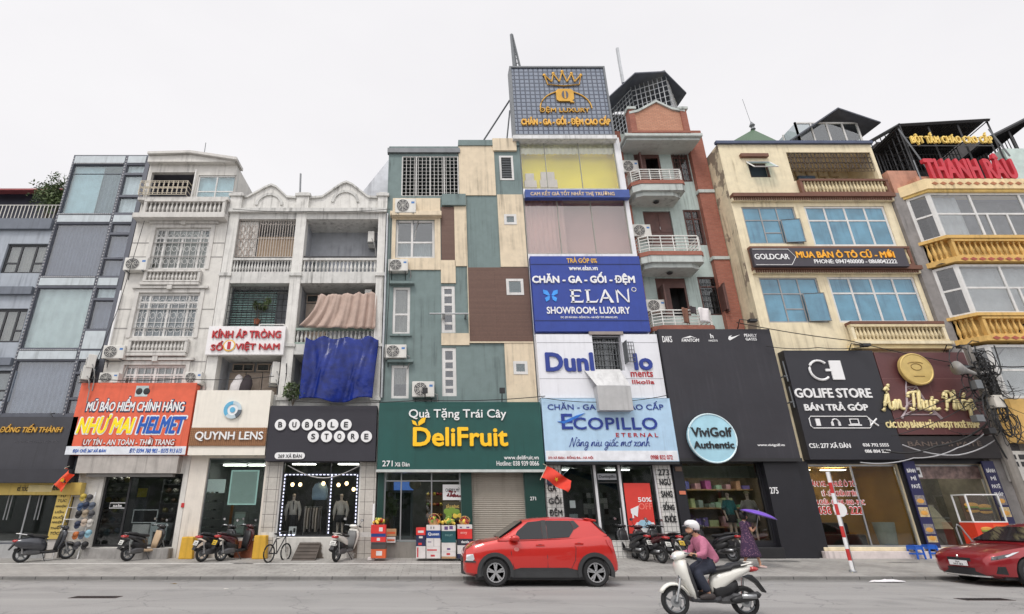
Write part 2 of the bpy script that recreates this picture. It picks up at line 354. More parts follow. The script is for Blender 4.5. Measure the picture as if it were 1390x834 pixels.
def window(house,rect,y,vs=(),hz=(),fr=None,gl=None,fw=.07,rec=.09,curtain=None,cz=(0,1),cx=(0,1),grille=None,sill=None,hood=None,room_mat=None,name='window',folds=9):
 x0,x1,z0,z1=rect; fr=fr or WHITE; gl=gl or GL_UP
 mb=MB(); frame_bars(mb,x0+.003,x1-.003,z0+.003,z1-.003,y+rec,fw,vs,hz,fr); wn=mb.build(name,house)
 p=MB(); p.box(x0+.02,x1-.02,y+rec+.028,y+rec+.036,z0+.02,z1-.02,gl); p.build('pane',wn)
 if curtain:
  c=MB(); curtain_mesh(c,x0+(x1-x0)*cx[0],x0+(x1-x0)*cx[1],z0+(z1-z0)*cz[0],z0+(z1-z0)*cz[1],y+rec+.16,curtain,folds); c.build('curtain',wn,smooth=True)
 if grille:
  g=MB(); gm,nv,nh,curl=grille
  for i in range(1,nv):
   xx=x0+(x1-x0)*i/nv; g.tube([(xx,y+rec-.03,z0+.05),(xx,y+rec-.03,z1-.05)],.011,gm,4)
  for i in range(nh+1):
   zz=z0+.06+(z1-z0-.12)*i/max(nh,1); g.tube([(x0+.03,y+rec-.035,zz),(x1-.03,y+rec-.035,zz)],.011,gm,4)
  if curl:
   for i in range(nv):
    cx_=x0+(x1-x0)*(i+.5)/nv; rr=(x1-x0)/nv*.36
    for cz_ in (z0+(z1-z0)*.2,z0+(z1-z0)*.5,z0+(z1-z0)*.8):
     g.tube([(cx_+rr*math.cos(a),y+rec-.028,cz_+rr*1.3*math.sin(a)) for a in [2*PI*q/8 for q in range(8)]],.009,gm,4, True)
  g.build('grille',wn)
 if sill:
  s_=MB(); s_.box(x0-.08,x1+.08,y-.1,y+.05,z0-.09,z0-.004,sill); s_.build('sill',wn)
 if hood:
  s_=MB(); s_.box(x0-.16,x1+.16,y-.22,y-.002,z1+.08,z1+.18,hood); s_.build('hood',wn)
 return wn
BAL=[(.055,0),(.055,.06),(.03,.09),(.045,.2),(.068,.34),(.06,.48),(.033,.7),(.028,.84),(.05,.9),(.05,1)]
def balustrade(parent,x0,x1,z0,z1,y,mt,n,rail=None,name='balustrade',th=.1,blind=False,pier=True,bm_=None):
 mb=MB(); rail=rail or mt; hr=min(.1,(z1-z0)*.16)
 mb.box(x0,x1,y-th,y+th,z1-hr,z1,rail); mb.box(x0,x1,y-th*.9,y+th*.9,z0,z0+hr*.8,rail)
 h=z1-z0-hr*1.8; k=(x1-x0)/n; rr=min(.9,k*6.4)
 if pier:
  for xx in (x0,x1-.12):mb.box(xx+.002,xx+.118,y-th*.8,y+th*.8,z0+hr*.8,z1-hr,mt)
 for i in range(n):
  c=x0+k*(i+.5)
  mb.lathe([(r_*rr*1.05,t*h) for r_,t in BAL],(c,y,z0+hr*.8),bm_ or mt,8)
 if blind:mb.box(x0+.01,x1-.01,y+.07,y+.085,z0+.02,z1-.02,mt)
 return mb.build(name,parent)
def bars(mb,x0,x1,z0,z1,y,mt,nv,nh,r=.012):
 for i in range(nv+1):
  xx=x0+(x1-x0)*i/nv; mb.tube([(xx,y,z0),(xx,y,z1)],r,mt,4)
 for i in range(nh+1):
  zz=z0+(z1-z0)*i/nh; mb.tube([(x0,y+.012,zz),(x1,y+.012,zz)],r,mt,4)
TUBE_L= None
def ceiling_lamps(house,xs,y,z,s=3.0,w=.9):
 for x in xs:
  m=MB(); m.box(x-w/2,x+w/2,y-.09,y+.09,z-.06,z-.03,glow('tube_light_%g'%s,(1,.95,.86),s*1.5)); m.build('ceiling_lamp',house)
def door(house,rect,y,mt,panels=2,name='door',handle=True):
 x0,x1,z0,z1=rect; mb=MB(); mb.box(x0,x1,y,y+.06,z0,z1,mt); k=(x1-x0)/panels
 for i in range(panels):
  for a,b in ((.06,.36),(.42,.94)):
   mb.box(x0+k*i+.07,x0+k*(i+1)-.07,y-.018,y,z0+(z1-z0)*a,z0+(z1-z0)*b,mt)
 d=mb.build(name,house)
 if handle:
  h=MB(); h.tube([((x0+x1)/2+.05,y-.05,z0+(z1-z0)*.48),((x0+x1)/2+.05,y-.05,z0+(z1-z0)*.56)],.012,STEEL); h.build('handle',d)
 return d
# ------------------------------------------------------------------ the setting: ground, road, pavement
def asphalt():
 m,n,l=nodes_of('asphalt'); b=n['Principled BSDF']
 c=mixc(n,l,ramp(n,l,noise(n,l,coords(n,l,(.06,.9,1)),1.2,6),.35,.7),(.285,.276,.268),(.37,.358,.348))
 c=mixc(n,l,ramp(n,l,noise(n,l,coords(n,l),.45,7,.6),.52,.7),c,(.235,.23,.225))
 c=mixc(n,l,ramp(n,l,noise(n,l,coords(n,l,(.5,2.5,1)),1.6,8,.7),.64,.72),c,(.16,.155,.15))
 v=n.new('ShaderNodeTexVoronoi'); v.feature='DISTANCE_TO_EDGE'; v.inputs['Scale'].default_value=.42
 d=n.new('ShaderNodeVectorMath'); q=coords(n,l); nn=n.new('ShaderNodeTexNoise'); nn.inputs['Scale'].default_value=1.5; nn.inputs['Detail'].default_value=6; l.new(q,nn.inputs['Vector'])
 l.new(q,d.inputs[0]); l.new(nn.outputs['Color'],d.inputs[1]); l.new(d.outputs[0],v.inputs['Vector'])
 c=mixc(n,l,ramp(n,l,v.outputs['Distance'],.0,.012),mixc(n,l,.55,c,(.10,.10,.10)),c)
 c=mixc(n,l,ramp(n,l,noise(n,l,coords(n,l),60,3),.35,.65),mixc(n,l,.25,c,(.1,.1,.1)),mixc(n,l,.18,c,(.6,.6,.6)))
 l.new(c,b.inputs['Base Color']); b.inputs['Roughness'].default_value=.8
 bp=n.new('ShaderNodeBump'); bp.inputs['Strength'].default_value=.4; bp.inputs['Distance'].default_value=.02; l.new(noise(n,l,coords(n,l),90,4),bp.inputs['Height']); l.new(bp.outputs[0],b.inputs['Normal'])
 return m
ASPH=asphalt()
def sheet(name,pts,mt):
 mb=MB(); mb.add(pts,[tuple(range(len(pts)))],mt); o=mb.build(name); tag(o,kind='structure'); return o
EARTH=mat('bare_ground',(.16,.155,.15),.95,var=.15,scale=.5)
sheet('ground',[(-900,-900,-.03),(900,-900,-.03),(900,900,-.03),(-900,900,-.03)],EARTH)
sheet('road',[(-160,-20,0),(160,-20,0),(160,16.2,0),(-160,16.2,0)],ASPH)
PAVE=tiles('paver',(.43,.415,.39),(.38,.365,.345),(.27,.255,.24),.42,.24,.5,.012,.85,.4,.6,'xy')
sheet('sidewalk',[(-160,16.5,gz(16.5)),(160,16.5,gz(16.5)),(160,24,gz(24)),(-160,24,gz(24))],PAVE)
KERB=tiles('kerb_stone',(.26,.25,.24),(.22,.215,.205),(.06,.06,.06),.9,.5,0,.012,.8,.3,.5,'xy')
mb=MB(); mb.box(-160,160,16.35,16.5,-.02,gz(16.5)+.003,KERB); tag(mb.build('kerb',bevel=.015),kind='structure')
GUT=mat('gutter_concrete',(.22,.215,.205),.9,var=.2,scale=2,dirt=.8)
sheet('gutter',[(-160,16.0,.004),(160,16.0,.004),(160,16.35,.004),(-160,16.35,.004)],GUT)
LINE=mat('line_paint',(.8,.79,.76),.7,var=.08,scale=8)
sheet('painted_line',[(-60,18.93,gz(18.93)+.004),(1.2,18.93,gz(18.93)+.004),(1.2,19.02,gz(19.02)+.004),(-60,19.02,gz(19.02)+.004)],LINE)
DAMP=mat('damp_stain',(.16,.155,.15),.6,var=.2,scale=5)
def stain(px,py,rx,ry,seed,z0=.0042):
 rnd=random.Random(seed)
 b=(CY-py)/F; s_=(math.sin(PIT)+b*math.cos(PIT))/(math.cos(PIT)-b*math.sin(PIT)); d=17.0
 for _ in range(30):d=(CH-gz(d))/-s_
 x=PX(px,py,d)
 sheet('damp_stain',[(x+rx*math.cos(a)*(k:=rnd.uniform(.55,1)),d+ry*math.sin(a)*k,gz(d+ry*math.sin(a)*k)+z0) for a in [2*PI*q/22 for q in range(22)]],DAMP)
stain(1058,762,.9,.3,3); stain(1073,757,.4,.25,4); stain(330,765,.5,.18,5); stain(1225,764,.6,.14,6)
def walk_at(px,py):
 b=(CY-py)/F; s_=(math.sin(PIT)+b*math.cos(PIT))/(math.cos(PIT)-b*math.sin(PIT)); d=17.0
 for _ in range(40):d=(CH-gz(d))/-s_
 return PX(px,py,d),d
def road_at(px,py):
 b=(CY-py)/F; s_=(math.sin(PIT)+b*math.cos(PIT))/(math.cos(PIT)-b*math.sin(PIT)); d=CH/-s_
 return PX(px,py,d),d
Y0=20.5
# ------------------------------------------------------------------ house A: blue-grey house at the far left
A_W=mat('blue_grey_wall',sr(160,167,176),.7,var=.05,dirt=.35,bump=.1)
A_B=mat('blue_grey_band',sr(108,114,124),.7,var=.06,dirt=.3)
DFR=mat('dark_frame',(.035,.037,.042),.4,.2)
CUR=mat('beige_curtain',sr(214,202,190),.9,var=.08,scale=5)
CURW=mat('white_curtain',sr(225,224,222),.9,var=.06,scale=5)
CURG=mat('grey_curtain',sr(160,163,166),.9,var=.08,scale=5)
ha=thing('row_house','blue grey house with dark framed windows and a railed roof terrace beside the glass tower','house',(-20.5,Y0,0))
x1=-16.44; x0=-27
opsA=[(x0+1,PX(8,350),PZ(371),PZ(331)),(PX(5,350),PX(61,350),PZ(371),PZ(331)),(-26,PX(-20,440),PZ(465),PZ(419)),(PX(-15,442),PX(32,442),PZ(465),PZ(419)),(-26,PX(17,530),PZ(545),PZ(503)),(-26,-16.75,.75,3.15)]
opsA[0]=(-25,-22.2,PZ(371),PZ(331)); opsA[2]=(-25,-22.2,PZ(465),PZ(419)); opsA[4]=(-22,PX(16,522),PZ(545),PZ(503))
zt=PZ(300)
mb=MB(); wall_open(mb,x0,x1,0,zt,Y0,A_W,opsA,.2); shell(mb,x0,x1,0,zt,Y0,32,A_W)
for ya,yb in ((299,313),(391,401),(487,497)):mb.box(x0,x1-.01,Y0-.16,Y0-.002,PZ(yb),PZ(ya),A_B)
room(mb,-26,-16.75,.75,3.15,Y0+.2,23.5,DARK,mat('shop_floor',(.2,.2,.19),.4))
mb.build('wall',ha)
for o,cu in ((opsA[0],CUR),(opsA[1],CUR),(opsA[2],CUR),(opsA[3],CUR),(opsA[4],CURG)):
 window(ha,o,Y0,(.34,.7),((.36,0,.34),(.36,.7,1)),DFR,GL_UP,.09,curtain=cu,folds=14)
mb=MB()
bars(mb,x0,x1-.05,PZ(298),PZ(277),Y0+.1,mat('cream_rail',sr(215,212,205),.5),62,1,.022)
mb.build('terrace_railing',ha)
mb=MB(); mb.box(x0,x1-.3,25,30,zt,PZ(256,25),mat('navy_cladding',(.03,.033,.05),.6)); mb.build('roof_room',ha)
mb=MB(); mb.prism([(24.2,PZ(258,24.2)),(24.2,PZ(256,24.2)),(31,PZ(236,26)),(31,PZ(238,26))],'x',x0,x1-.1,mat('red_roof_tin',sr(150,75,75),.6,var=.15)); mb.build('roof',ha)
# roof terrace tree
LEAF=mat('leaf_green',(.075,.11,.045),.6,var=.5,scale=2.5); LEAF2=mat('leaf_light',(.10,.14,.05),.6,var=.4,scale=2.5)
BARK=mat('bark',(.10,.08,.06),.9,var=.3,bump=.5)
def leaves(mb,c,r,n,size,rnd,m1=LEAF,m2=LEAF2):
 cl=[(Vector((rnd.gauss(0,.45)*r[0],rnd.gauss(0,.45)*r[1],rnd.gauss(0,.45)*r[2])),rnd.uniform(.18,.4),rnd.random()) for _ in range(max(5,n//40))]
 for _ in range(n):
  k,s_,q=rnd.choice(cl)
  p=Vector(c)+k+Vector((rnd.gauss(0,1)*r[0],rnd.gauss(0,1)*r[1],rnd.gauss(0,1)*r[2]))*s_*.8
  a=Vector((rnd.gauss(0,1),rnd.gauss(0,1),rnd.gauss(0,.7))).normalized(); b=a.cross(Vector((rnd.gauss(0,1),rnd.gauss(0,1),rnd.gauss(0,1)))).normalized()
  l_=size*rnd.uniform(.6,1.3)
  mb.add([p-a*l_,p+b*l_*.4,p+a*l_,p-b*l_*.4],[(0,1,2,3)],m1 if q<.6 else m2)
def plant(name,label,cat,base,h,r,n,size,seed,pot=None,trunk=.03,group=None):
 rnd=random.Random(seed); t=thing(name,label,cat,base,0,group); b=Vector(base)
 z=0
 if pot:
  m_=MB(); m_.lathe([(pot*.75,0),(pot,pot*1.5),(pot*1.08,pot*1.5),(pot*1.08,pot*1.7),(pot*.9,pot*1.7)],b,mat('terracotta',sr(150,90,65),.8),12); m_.build('pot',t); z=pot*1.5
 m_=MB()
 for i in range(5):
  a=i*1.3; e=b+Vector((r[0]*.7*math.cos(a),r[1]*.7*math.sin(a),h*(.7+.06*i)))
  m_.tube([b+Vector((0,0,z*.8)),b.lerp(e,.45)+Vector((0,0,.1*h)),e],[trunk,trunk*.7,trunk*.25],BARK,5)
 m_.build('trunk',t)
 m_=MB(); leaves(m_,b+Vector((0,0,h*.72)),r,n,size,rnd); m_.build('crown',t,fix=False)
 return t
plant('roof_tree','small dense green tree behind the roof terrace railing','tree',(PX(76,262,22.5),22.5,zt),PZ(243,22.5)-zt,(.75,.6,.75),2600,.085,5, None,.05)
# ------------------------------------------------------------------ house B: narrow glass fronted tower
B_F=mat('tower_frame',sr(92,95,104),.45,.2,var=.05,dirt=.3)
B_WB=mat('tower_white_band',sr(188,196,200),.5,var=.06,dirt=.3)
hb=thing('glass_house','narrow glass fronted house with curtained panels and studded dark mullions','house',(-14.6,Y0,0))
x0,x1=-16.42,-12.86; zt=PZ(211)
xm=-13.95; xe=-13.0
rows=[(224,290),(304,375),(391,473),(490,562)]
ops=[]; bands=[(213,222),(293,302),(378,388),(477,488)]
for a,b in rows:ops.append((x0+.1,xm-.07,PZ(b),PZ(a)))
small=[[(224,235),(238,265),(268,289)],[(304,316),(319,350),(352,375)],[(391,405),(408,447)],[(490,505),(508,540),(543,562)]]
so=[]
for rws in small:
 for a,b in rws:so.append((xm+.07,xe-.06,PZ(b),PZ(a)))
shopB=(-16.2,-13.35,.75,3.15)
mb=MB(); wall_open(mb,x0,x1,0,zt,Y0-.02,B_F,ops+so+[shopB],.14); shell(mb,x0,x1,0,zt,Y0-.02,32,B_F)
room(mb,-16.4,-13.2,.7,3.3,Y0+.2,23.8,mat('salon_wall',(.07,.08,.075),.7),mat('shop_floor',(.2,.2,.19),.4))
mb.build('wall',hb)
for a,b,xa,xb in [(a,b,x0+.1,xm-.07) for a,b in bands]+[(a,b,xm+.07,xe-.06) for a,b in bands+[(450,474)]]:mb=MB(); mb.box(xa,xb,Y0-.05,Y0-.021,PZ(b),PZ(a),B_WB); mb.build('white_band',hb)
ST=mat('stud',sr(170,170,172),.4,.3)
mb=MB(); n=92
for i in range(n):
 z=3.6+(zt-3.7)*i/n
 for xx in (x0+.05,xm):mb.box(xx-.02,xx+.02,Y0-.045,Y0-.0205,z,z+.06,ST)
for yy in (222.8,291.5,376.6,475.6,):
 for i in range(26):
  xx=x0+.12+(xm-x0-.2)*i/26; mb.box(xx,xx+.06,Y0-.06,Y0-.0215,PZ(yy)-.015,PZ(yy)+.02,ST)
tag(mb.build('mullion_stud',hb),kind='stuff')
FILM1=glass('film_pale',(.84,.88,.9),.06,rc=(.93,1,1),wav=.04); FILM2=glass('film_dark',(.78,.81,.85),.05,wav=.04)
curs=[CURW,mat('slate_curtain',sr(134,138,146),.9,dirt=.3),mat('pale_green_blind',sr(205,208,200),.8,dirt=.2),mat('slate_blind',sr(152,156,163),.8)]
for i,o in enumerate(ops):
 vs=((.5,),(),(.5,),())[i]
 wn=window(hb,o,Y0-.02,(),(.82,) if i==0 else (),B_F,(FILM1,FILM2,FILM1,FILM2)[i],.03,.05,curtain=curs[i] if i else None,folds=(8,16,5,12)[i])
 if i==0:
  c=MB(); curtain_mesh(c,o[0]+.02,o[0]+(o[1]-o[0])*.58,o[2],o[3],Y0+.2,mat('aqua_blind',sr(182,206,208),.8),2,.01); curtain_mesh(c,o[0]+(o[1]-o[0])*.52,o[1],o[2],o[3]-.25,Y0+.32,mat('dim_blind',sr(110,118,125),.8),6); c.build('curtain',wn)
k=0
for i,rws in enumerate(small):
 for j,(a,b) in enumerate(rws):
  pale=(i==0) or (i==2 and j==0)
  window(hb,so[k],Y0-.02,(),(),B_F,FILM1 if pale else FILM2,.03,.05,curtain=CURW if pale else curs[1],folds=3); k+=1
# ------------------------------------------------------------------ house C: grey-white town house
C_W=mat('grey_render',sr(212,209,203),.8,var=.06,dirt=.75,dcol=sr(120,117,113),bump=.12)
C_T=mat('grey_trim',sr(204,201,196),.8,var=.06,dirt=.7,dcol=sr(105,102,99))
hc=thing('row_house','grey white narrow house with barred windows over mock balustrades','house',(-10.8,Y0,0))
x0,x1=-12.84,-8.86
zt=PZ(224)
w1=R4(209,285,310,204,281,366); w2=R4(187,271,398,179,264,459); w3=R4(169,253,496,163,247,530)
att=R4(206,265,234,198,258,274); att2=R4(268,320,238,264,316,277)
shopC=(PX(143,643),PX(249,643),.62,PZ(643))
mb=MB(); wall_open(mb,x0,x1,0,zt,Y0,C_W,[w1,w2,w3,att,att2,shopC],.2); shell(mb,x0,x1,0,zt,Y0,32,C_W, False)
mb.prism([(x0,zt-.01),(x1-.02,zt-.01),(x1-.02,zt+.02),(PX(262,218),PZ(215)),(x0,PZ(216.5))],'y',Y0-.25,Y0+.12,C_W)
mb.prism([(x0,PZ(216)),(PX(262,218),PZ(214.5)),(x1+.1,zt+.0),(x1+.1,zt+.14),(PX(262,218),PZ(211.5)),(x0,PZ(213))],'y',Y0-.4,Y0+.5,C_T)
mb.box(x0+.01,x1-.01,Y0-.45,Y0-.002,PZ(302),PZ(296),C_T); mb.box(x0+.01,x1-.01,Y0-.34,Y0-.003,PZ(277),PZ(273),C_T)
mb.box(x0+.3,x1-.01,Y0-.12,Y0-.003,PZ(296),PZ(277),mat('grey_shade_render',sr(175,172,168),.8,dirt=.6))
for yy in (330,349,420,446,491):mb.box(x0+.01,x1-.02,Y0-.012,Y0+.001,PZ(yy)-.02,PZ(yy)+.02,mat('render_groove',sr(150,147,144),.9))
for w_ in (w1,w2,w3):
 a,b,c,d=w_
 mb.box(a-.16,a-.005,Y0-.05,Y0-.002,c,d+.16,C_T); mb.box(b+.005,b+.16,Y0-.05,Y0-.002,c,d+.16,C_T); mb.box(a-.005,b+.005,Y0-.05,Y0-.002,d+.01,d+.16,C_T)
 mb.box(a-.3,b+.3,Y0-.13,Y0-.002,d+.18,d+.28,C_T); mb.box((a+b)/2-.1,(a+b)/2+.1,Y0-.18,Y0-.004,d+.12,d+.36,C_T)
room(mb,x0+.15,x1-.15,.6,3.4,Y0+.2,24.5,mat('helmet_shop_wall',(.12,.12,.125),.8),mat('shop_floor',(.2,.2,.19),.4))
room(mb,att[0]-.02,att[1]+.02,att[2],att[3],Y0+.2,21.6,mat('attic_dark',(.10,.10,.12),.9))
mb.build('wall',hc)
mb=MB(); mb.box(x0+.02,x1-.3,Y0-.34,Y0-.006,PZ(643.5),PZ(620),mat('shutter_box',sr(178,172,166),.6,dirt=.4)); mb.build('shutter_box',hc)
mb=MB(); mb.box(x0+.4,x1-.45,Y0-.25,Y0-.05,PZ(648),PZ(643.6),mat('shutter_slat',sr(120,117,114),.5)); mb.build('shutter_edge',hc)
mb=MB(); mb.box(PX(120,740),PX(236,740),Y0-.35,Y0+.15,.2,.6,mat('stone_step',sr(150,147,144),.8,var=.15,dirt=.5)); mb.build('step',hc,bevel=.03)
GR=mat('white_iron',sr(225,223,220),.5)
window(hc,w1,Y0,(.18,(.5,0,.78),.82),(.78,),WHITE,GL_DARK,.1,.06,CUR,(0,1),(0,.22),(GR,9,3, True))
window(hc,w2,Y0,(.18,(.5,0,.8),.82),(.8,),WHITE,GL_UP,.1,.06,CURG,(0,1),(0,1),(GR,9,3, True))
window(hc,w3,Y0,(.18,.5,.82),(.62,),WHITE,GL_UP,.1,.06,CUR,(0,1),(0,1),(GR,9,2, False))
window(hc,att2,Y0,(.5,),(.45,),WHITE,FILM1,.07,.05,mat('aqua_blind',sr(165,195,198),.8),folds=3)
balustrade(hc,PX(200,286),PX(309,286),PZ(296),PZ(277),Y0-.27,C_T,19)
balustrade(hc,PX(198,377),PX(274,377),PZ(385),PZ(369),Y0-.12,C_T,15,blind=True)
balustrade(hc,PX(177,470),PX(257,470),PZ(480),PZ(462),Y0-.12,C_T,16,blind=True)
mb=MB(); mb.box(PX(192,388),PX(272,388),Y0-.2,Y0-.002,PZ(389),PZ(385.4),C_T); mb.box(PX(173,483),PX(254,483),Y0-.2,Y0-.002,PZ(485),PZ(480.4),C_T); mb.build('ledge',hc,bevel=.02)
mb=MB(); xa,xb,za,zb=RC(196,259,253,271); IV=mat('ivory_iron',sr(205,196,178),.5)
bars(mb,xa,xb,za,zb,Y0-.42,IV,10,2,.022)
for i in range(10):
 c=xa+(xb-xa)*(i+.5)/10
 for zz in (.28,.72):mb.tube([(c+.13*math.cos(a),Y0-.42,za+(zb-za)*zz+.13*math.sin(a)) for a in [2*PI*q/8 for q in range(8)]],.018,IV,4, True)
for xx in (xa,xb):
 for i in range(4):mb.tube([(xx,Y0-.42,za+(zb-za)*i/3),(xx,Y0+.05,za+(zb-za)*i/3)],.02,IV,4)
mb.tube([(xb+.1,Y0-.1,PZ(276)),(xb+.1,Y0-.1,PZ(232))],.03,GR,6)
mb.build('balcony_grille',hc)
mb=MB(); sh=GL_DARK; a,b,c,d=shopC
frame_bars(mb,a,b,c,d,Y0+.12,.08,(.32,),(),BLACK,.08); mb.build('shop_front',hc)
p=MB(); p.box(a+.03,b-.03,Y0+.16,Y0+.168,c+.03,d-.03,GL_CLEAR); p.build('pane',hc.children[-1])
# ------------------------------------------------------------------ house D: white twin loggia house
D_W=mat('loggia_white',sr(217,215,210),.8,var=.06,dirt=.85,dcol=sr(100,98,94),bump=.1)
D_T=mat('loggia_trim',sr(203,202,198),.8,var=.08,dirt=.8,dcol=sr(88,87,84))
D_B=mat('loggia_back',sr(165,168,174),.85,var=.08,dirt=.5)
WOODT=mat('tan_door',sr(176,160,146),.6,var=.12)
hd=thing('loggia_house','white twin bay house with open loggias, balustrades and two arched parapet gables','house',(-5.35,Y0,0))
x0,x1=-8.84,-1.98
cL,cM,cR=(-8.84,-8.42),(-5.9,-5.46),(-2.3,-1.98)
bays=[(cL[1],cM[0]),(cM[1],cR[0])]
lev=[(PZ(371),PZ(297)),(PZ(467),PZ(384)),(PZ(536),PZ(481))]
mb=MB()
for c in (cL,cM,cR):mb.box(c[0],c[1],Y0,Y0+.45,0,PZ(287),D_W)
sl=[(PZ(297),PZ(287)),(PZ(384),PZ(371)),(PZ(481),PZ(467)),(PZ(560),PZ(536))]
for za,zb in sl:
 for a,b in bays:mb.box(a,b,Y0+.03,32,za,zb,D_T)
for za,zb in lev:
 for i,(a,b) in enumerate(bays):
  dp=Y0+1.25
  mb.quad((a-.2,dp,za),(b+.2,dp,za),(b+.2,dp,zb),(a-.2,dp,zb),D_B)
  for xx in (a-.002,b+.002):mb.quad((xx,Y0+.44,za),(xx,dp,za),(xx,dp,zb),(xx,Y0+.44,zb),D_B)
shell(mb,x0,x1,0,PZ(287),Y0+.44,32,D_W)
# parapet with two gables
for (xl,xr,xp,yp) in ((cL[0],cM[0]+.1,PX(368,253),252),(cM[0]+.35,cR[1],PX(470,249),248)):
 zb=PZ(287); zs=PZ(270)
 g=[(xl,zb),(xr,zb),(xr,zs)]+[(xp+(xr-xp)*.55,zs+.06),(xp+.25,PZ(yp)-.12),(xp,PZ(yp)),(xp-.25,PZ(yp)-.12),(xp+(xl-xp)*.6,zs+.06),(xl,zs)]
 mb.prism(g,'y',Y0+.06,Y0+.3,D_W)
 rim=[(xl,zs),(xp+(xl-xp)*.6,zs+.06),(xp-.25,PZ(yp)-.12),(xp,PZ(yp)),(xp+.25,PZ(yp)-.12),(xp+(xr-xp)*.55,zs+.06),(xr,zs)]
 mb.prism(rim+[(p[0],p[1]+.1) for p in rim[::-1]],'y',Y0-.03,Y0+.36,D_T)
 arch=[(xp+.62*math.cos(a),PZ(yp)-1.0+.62*math.sin(a)) for a in [PI*q/14 for q in range(15)]]
 arch2=[(xp+.5*math.cos(a),PZ(yp)-1.0+.5*math.sin(a)) for a in [PI*q/14 for q in range(15)]]
 mb.prism(arch+arch2[::-1],'y',Y0-.0,Y0+.058,D_T)
mb.box(x0-.03,x1+.03,Y0-.14,Y0+.05,PZ(289.5),PZ(284.5),D_T)
for c in (cL,cM,cR):
 mb.box(c[0]-.05,c[1]+.05,Y0-.08,Y0+.36,PZ(287.1),PZ(268),D_W); mb.box(c[0]-.12,c[1]+.12,Y0-.15,Y0+.42,PZ(268),PZ(264.5),D_T); mb.box(c[0]-.02,c[1]+.02,Y0-.05,Y0+.3,PZ(264.5),PZ(262),D_T)
 for yy in (284.5,371,467,540):mb.box(c[0]-.045,c[1]+.045,Y0-.07,Y0+.2,PZ(yy+4),PZ(yy),D_T)
# ground floor: two shop rooms with dark openings
quy=(PX(283,627),PX(361,627),PZ(731),PZ(622)); bub=(PX(383,627)+.05,PX(489,627),PZ(729),PZ(626))
QW=mat('cream_pilaster',sr(222,214,203),.6,var=.04,dirt=.3)
wall_open(mb,x0,-6.0,0,PZ(560),Y0-.02,QW,[quy],.18)
wall_open(mb,-6.0,x1,0,PZ(560),Y0-.02,D_W,[bub],.12)
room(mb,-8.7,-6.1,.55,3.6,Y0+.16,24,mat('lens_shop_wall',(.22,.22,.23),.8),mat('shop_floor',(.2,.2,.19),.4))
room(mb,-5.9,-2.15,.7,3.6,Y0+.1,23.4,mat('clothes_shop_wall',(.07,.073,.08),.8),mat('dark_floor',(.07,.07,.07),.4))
mb.build('wall',hd)
for (a,b),n in zip(bays,(20,19)):
 for i,((xl,xr,yt,yb)) in enumerate(((0,0,350,371),(0,0,445,467))):
  if i==1 and a<-6: continue
  balustrade(hd,a,b,PZ(yb),PZ(yt),Y0+.12,D_T,n,pier=False,rail=mat('green_grey_rail',sr(150,168,158),.7,dirt=.5) if i else None)
# left bay top: iron grille with white panel and bamboo screen
WI=mat('white_rust_iron',sr(200,192,185),.6,dirt=.5,dcol=(.2,.09,.04))
a,b=bays[0]; za,zb=lev[0][0]+.86,lev[0][1]
mb=MB(); bars(mb,a+.02,b-.02,za,zb,Y0+.18,WI,22,2,.016)
for i in range(7):
 c=a+.95+(b-a-1)*(i+.5)/7; mb.tube([(c+.1*math.cos(t),Y0+.17,zb-.12-.1*math.sin(t)) for t in [PI*q/6 for q in range(7)]],.014,WI,4)
for i in range(3):
 for j in range(4):
  c=(a+.18+i*.25,za+.22+j*.38)
  mb.tube([(c[0]+.11*math.cos(t),Y0+.165,c[1]+.17*math.sin(t)) for t in [2*PI*q/8 for q in range(8)]],.016,WI,4, True)
mb.box(a+.03,a+.85,Y0+.2,Y0+.215,za,zb-.05,mat('white_panel',sr(205,203,198),.7,dirt=.4)); mb.build('grille',hd)
mb=MB(); mb.box(a+.9,b-.03,Y0+.22,Y0+.24,za,za+.98,tiles('bamboo_screen',sr(185,165,140),sr(172,150,126),sr(120,100,80),2,.03,.5,.004,.8,.4)); mb.build('bamboo_screen',hd)
# middle left: louvred glass window and black cage
za,zb=lev[1][0]+.1,lev[1][1]-.12
mb=MB(); LV=mat('louvre_glass',sr(128,158,152),.15,spec=.8)
frame_bars(mb,a+.04,b-.04,za,zb,Y0+.5,.05,(.18,.75),(),DFR)
nlv=15
for i in range(nlv):
 z=za+.8+(zb-za-.85)*i/nlv; mb.add([(a+.05,Y0+.46,z),(b-.6,Y0+.46,z),(b-.6,Y0+.52,z+.07),(a+.05,Y0+.52,z+.07)],[(0,1,2,3)],LV)
mb.build('louvre_window',hd)
mb=MB(); bars(mb,a+.02,b-.02,za-.05,zb,Y0+.16,BLACK,12,9,.012); bars(mb,a+1.45,b-.06,za,za+.75,Y0+.1,GR,1,1,.03); mb.build('window_cage',hd)
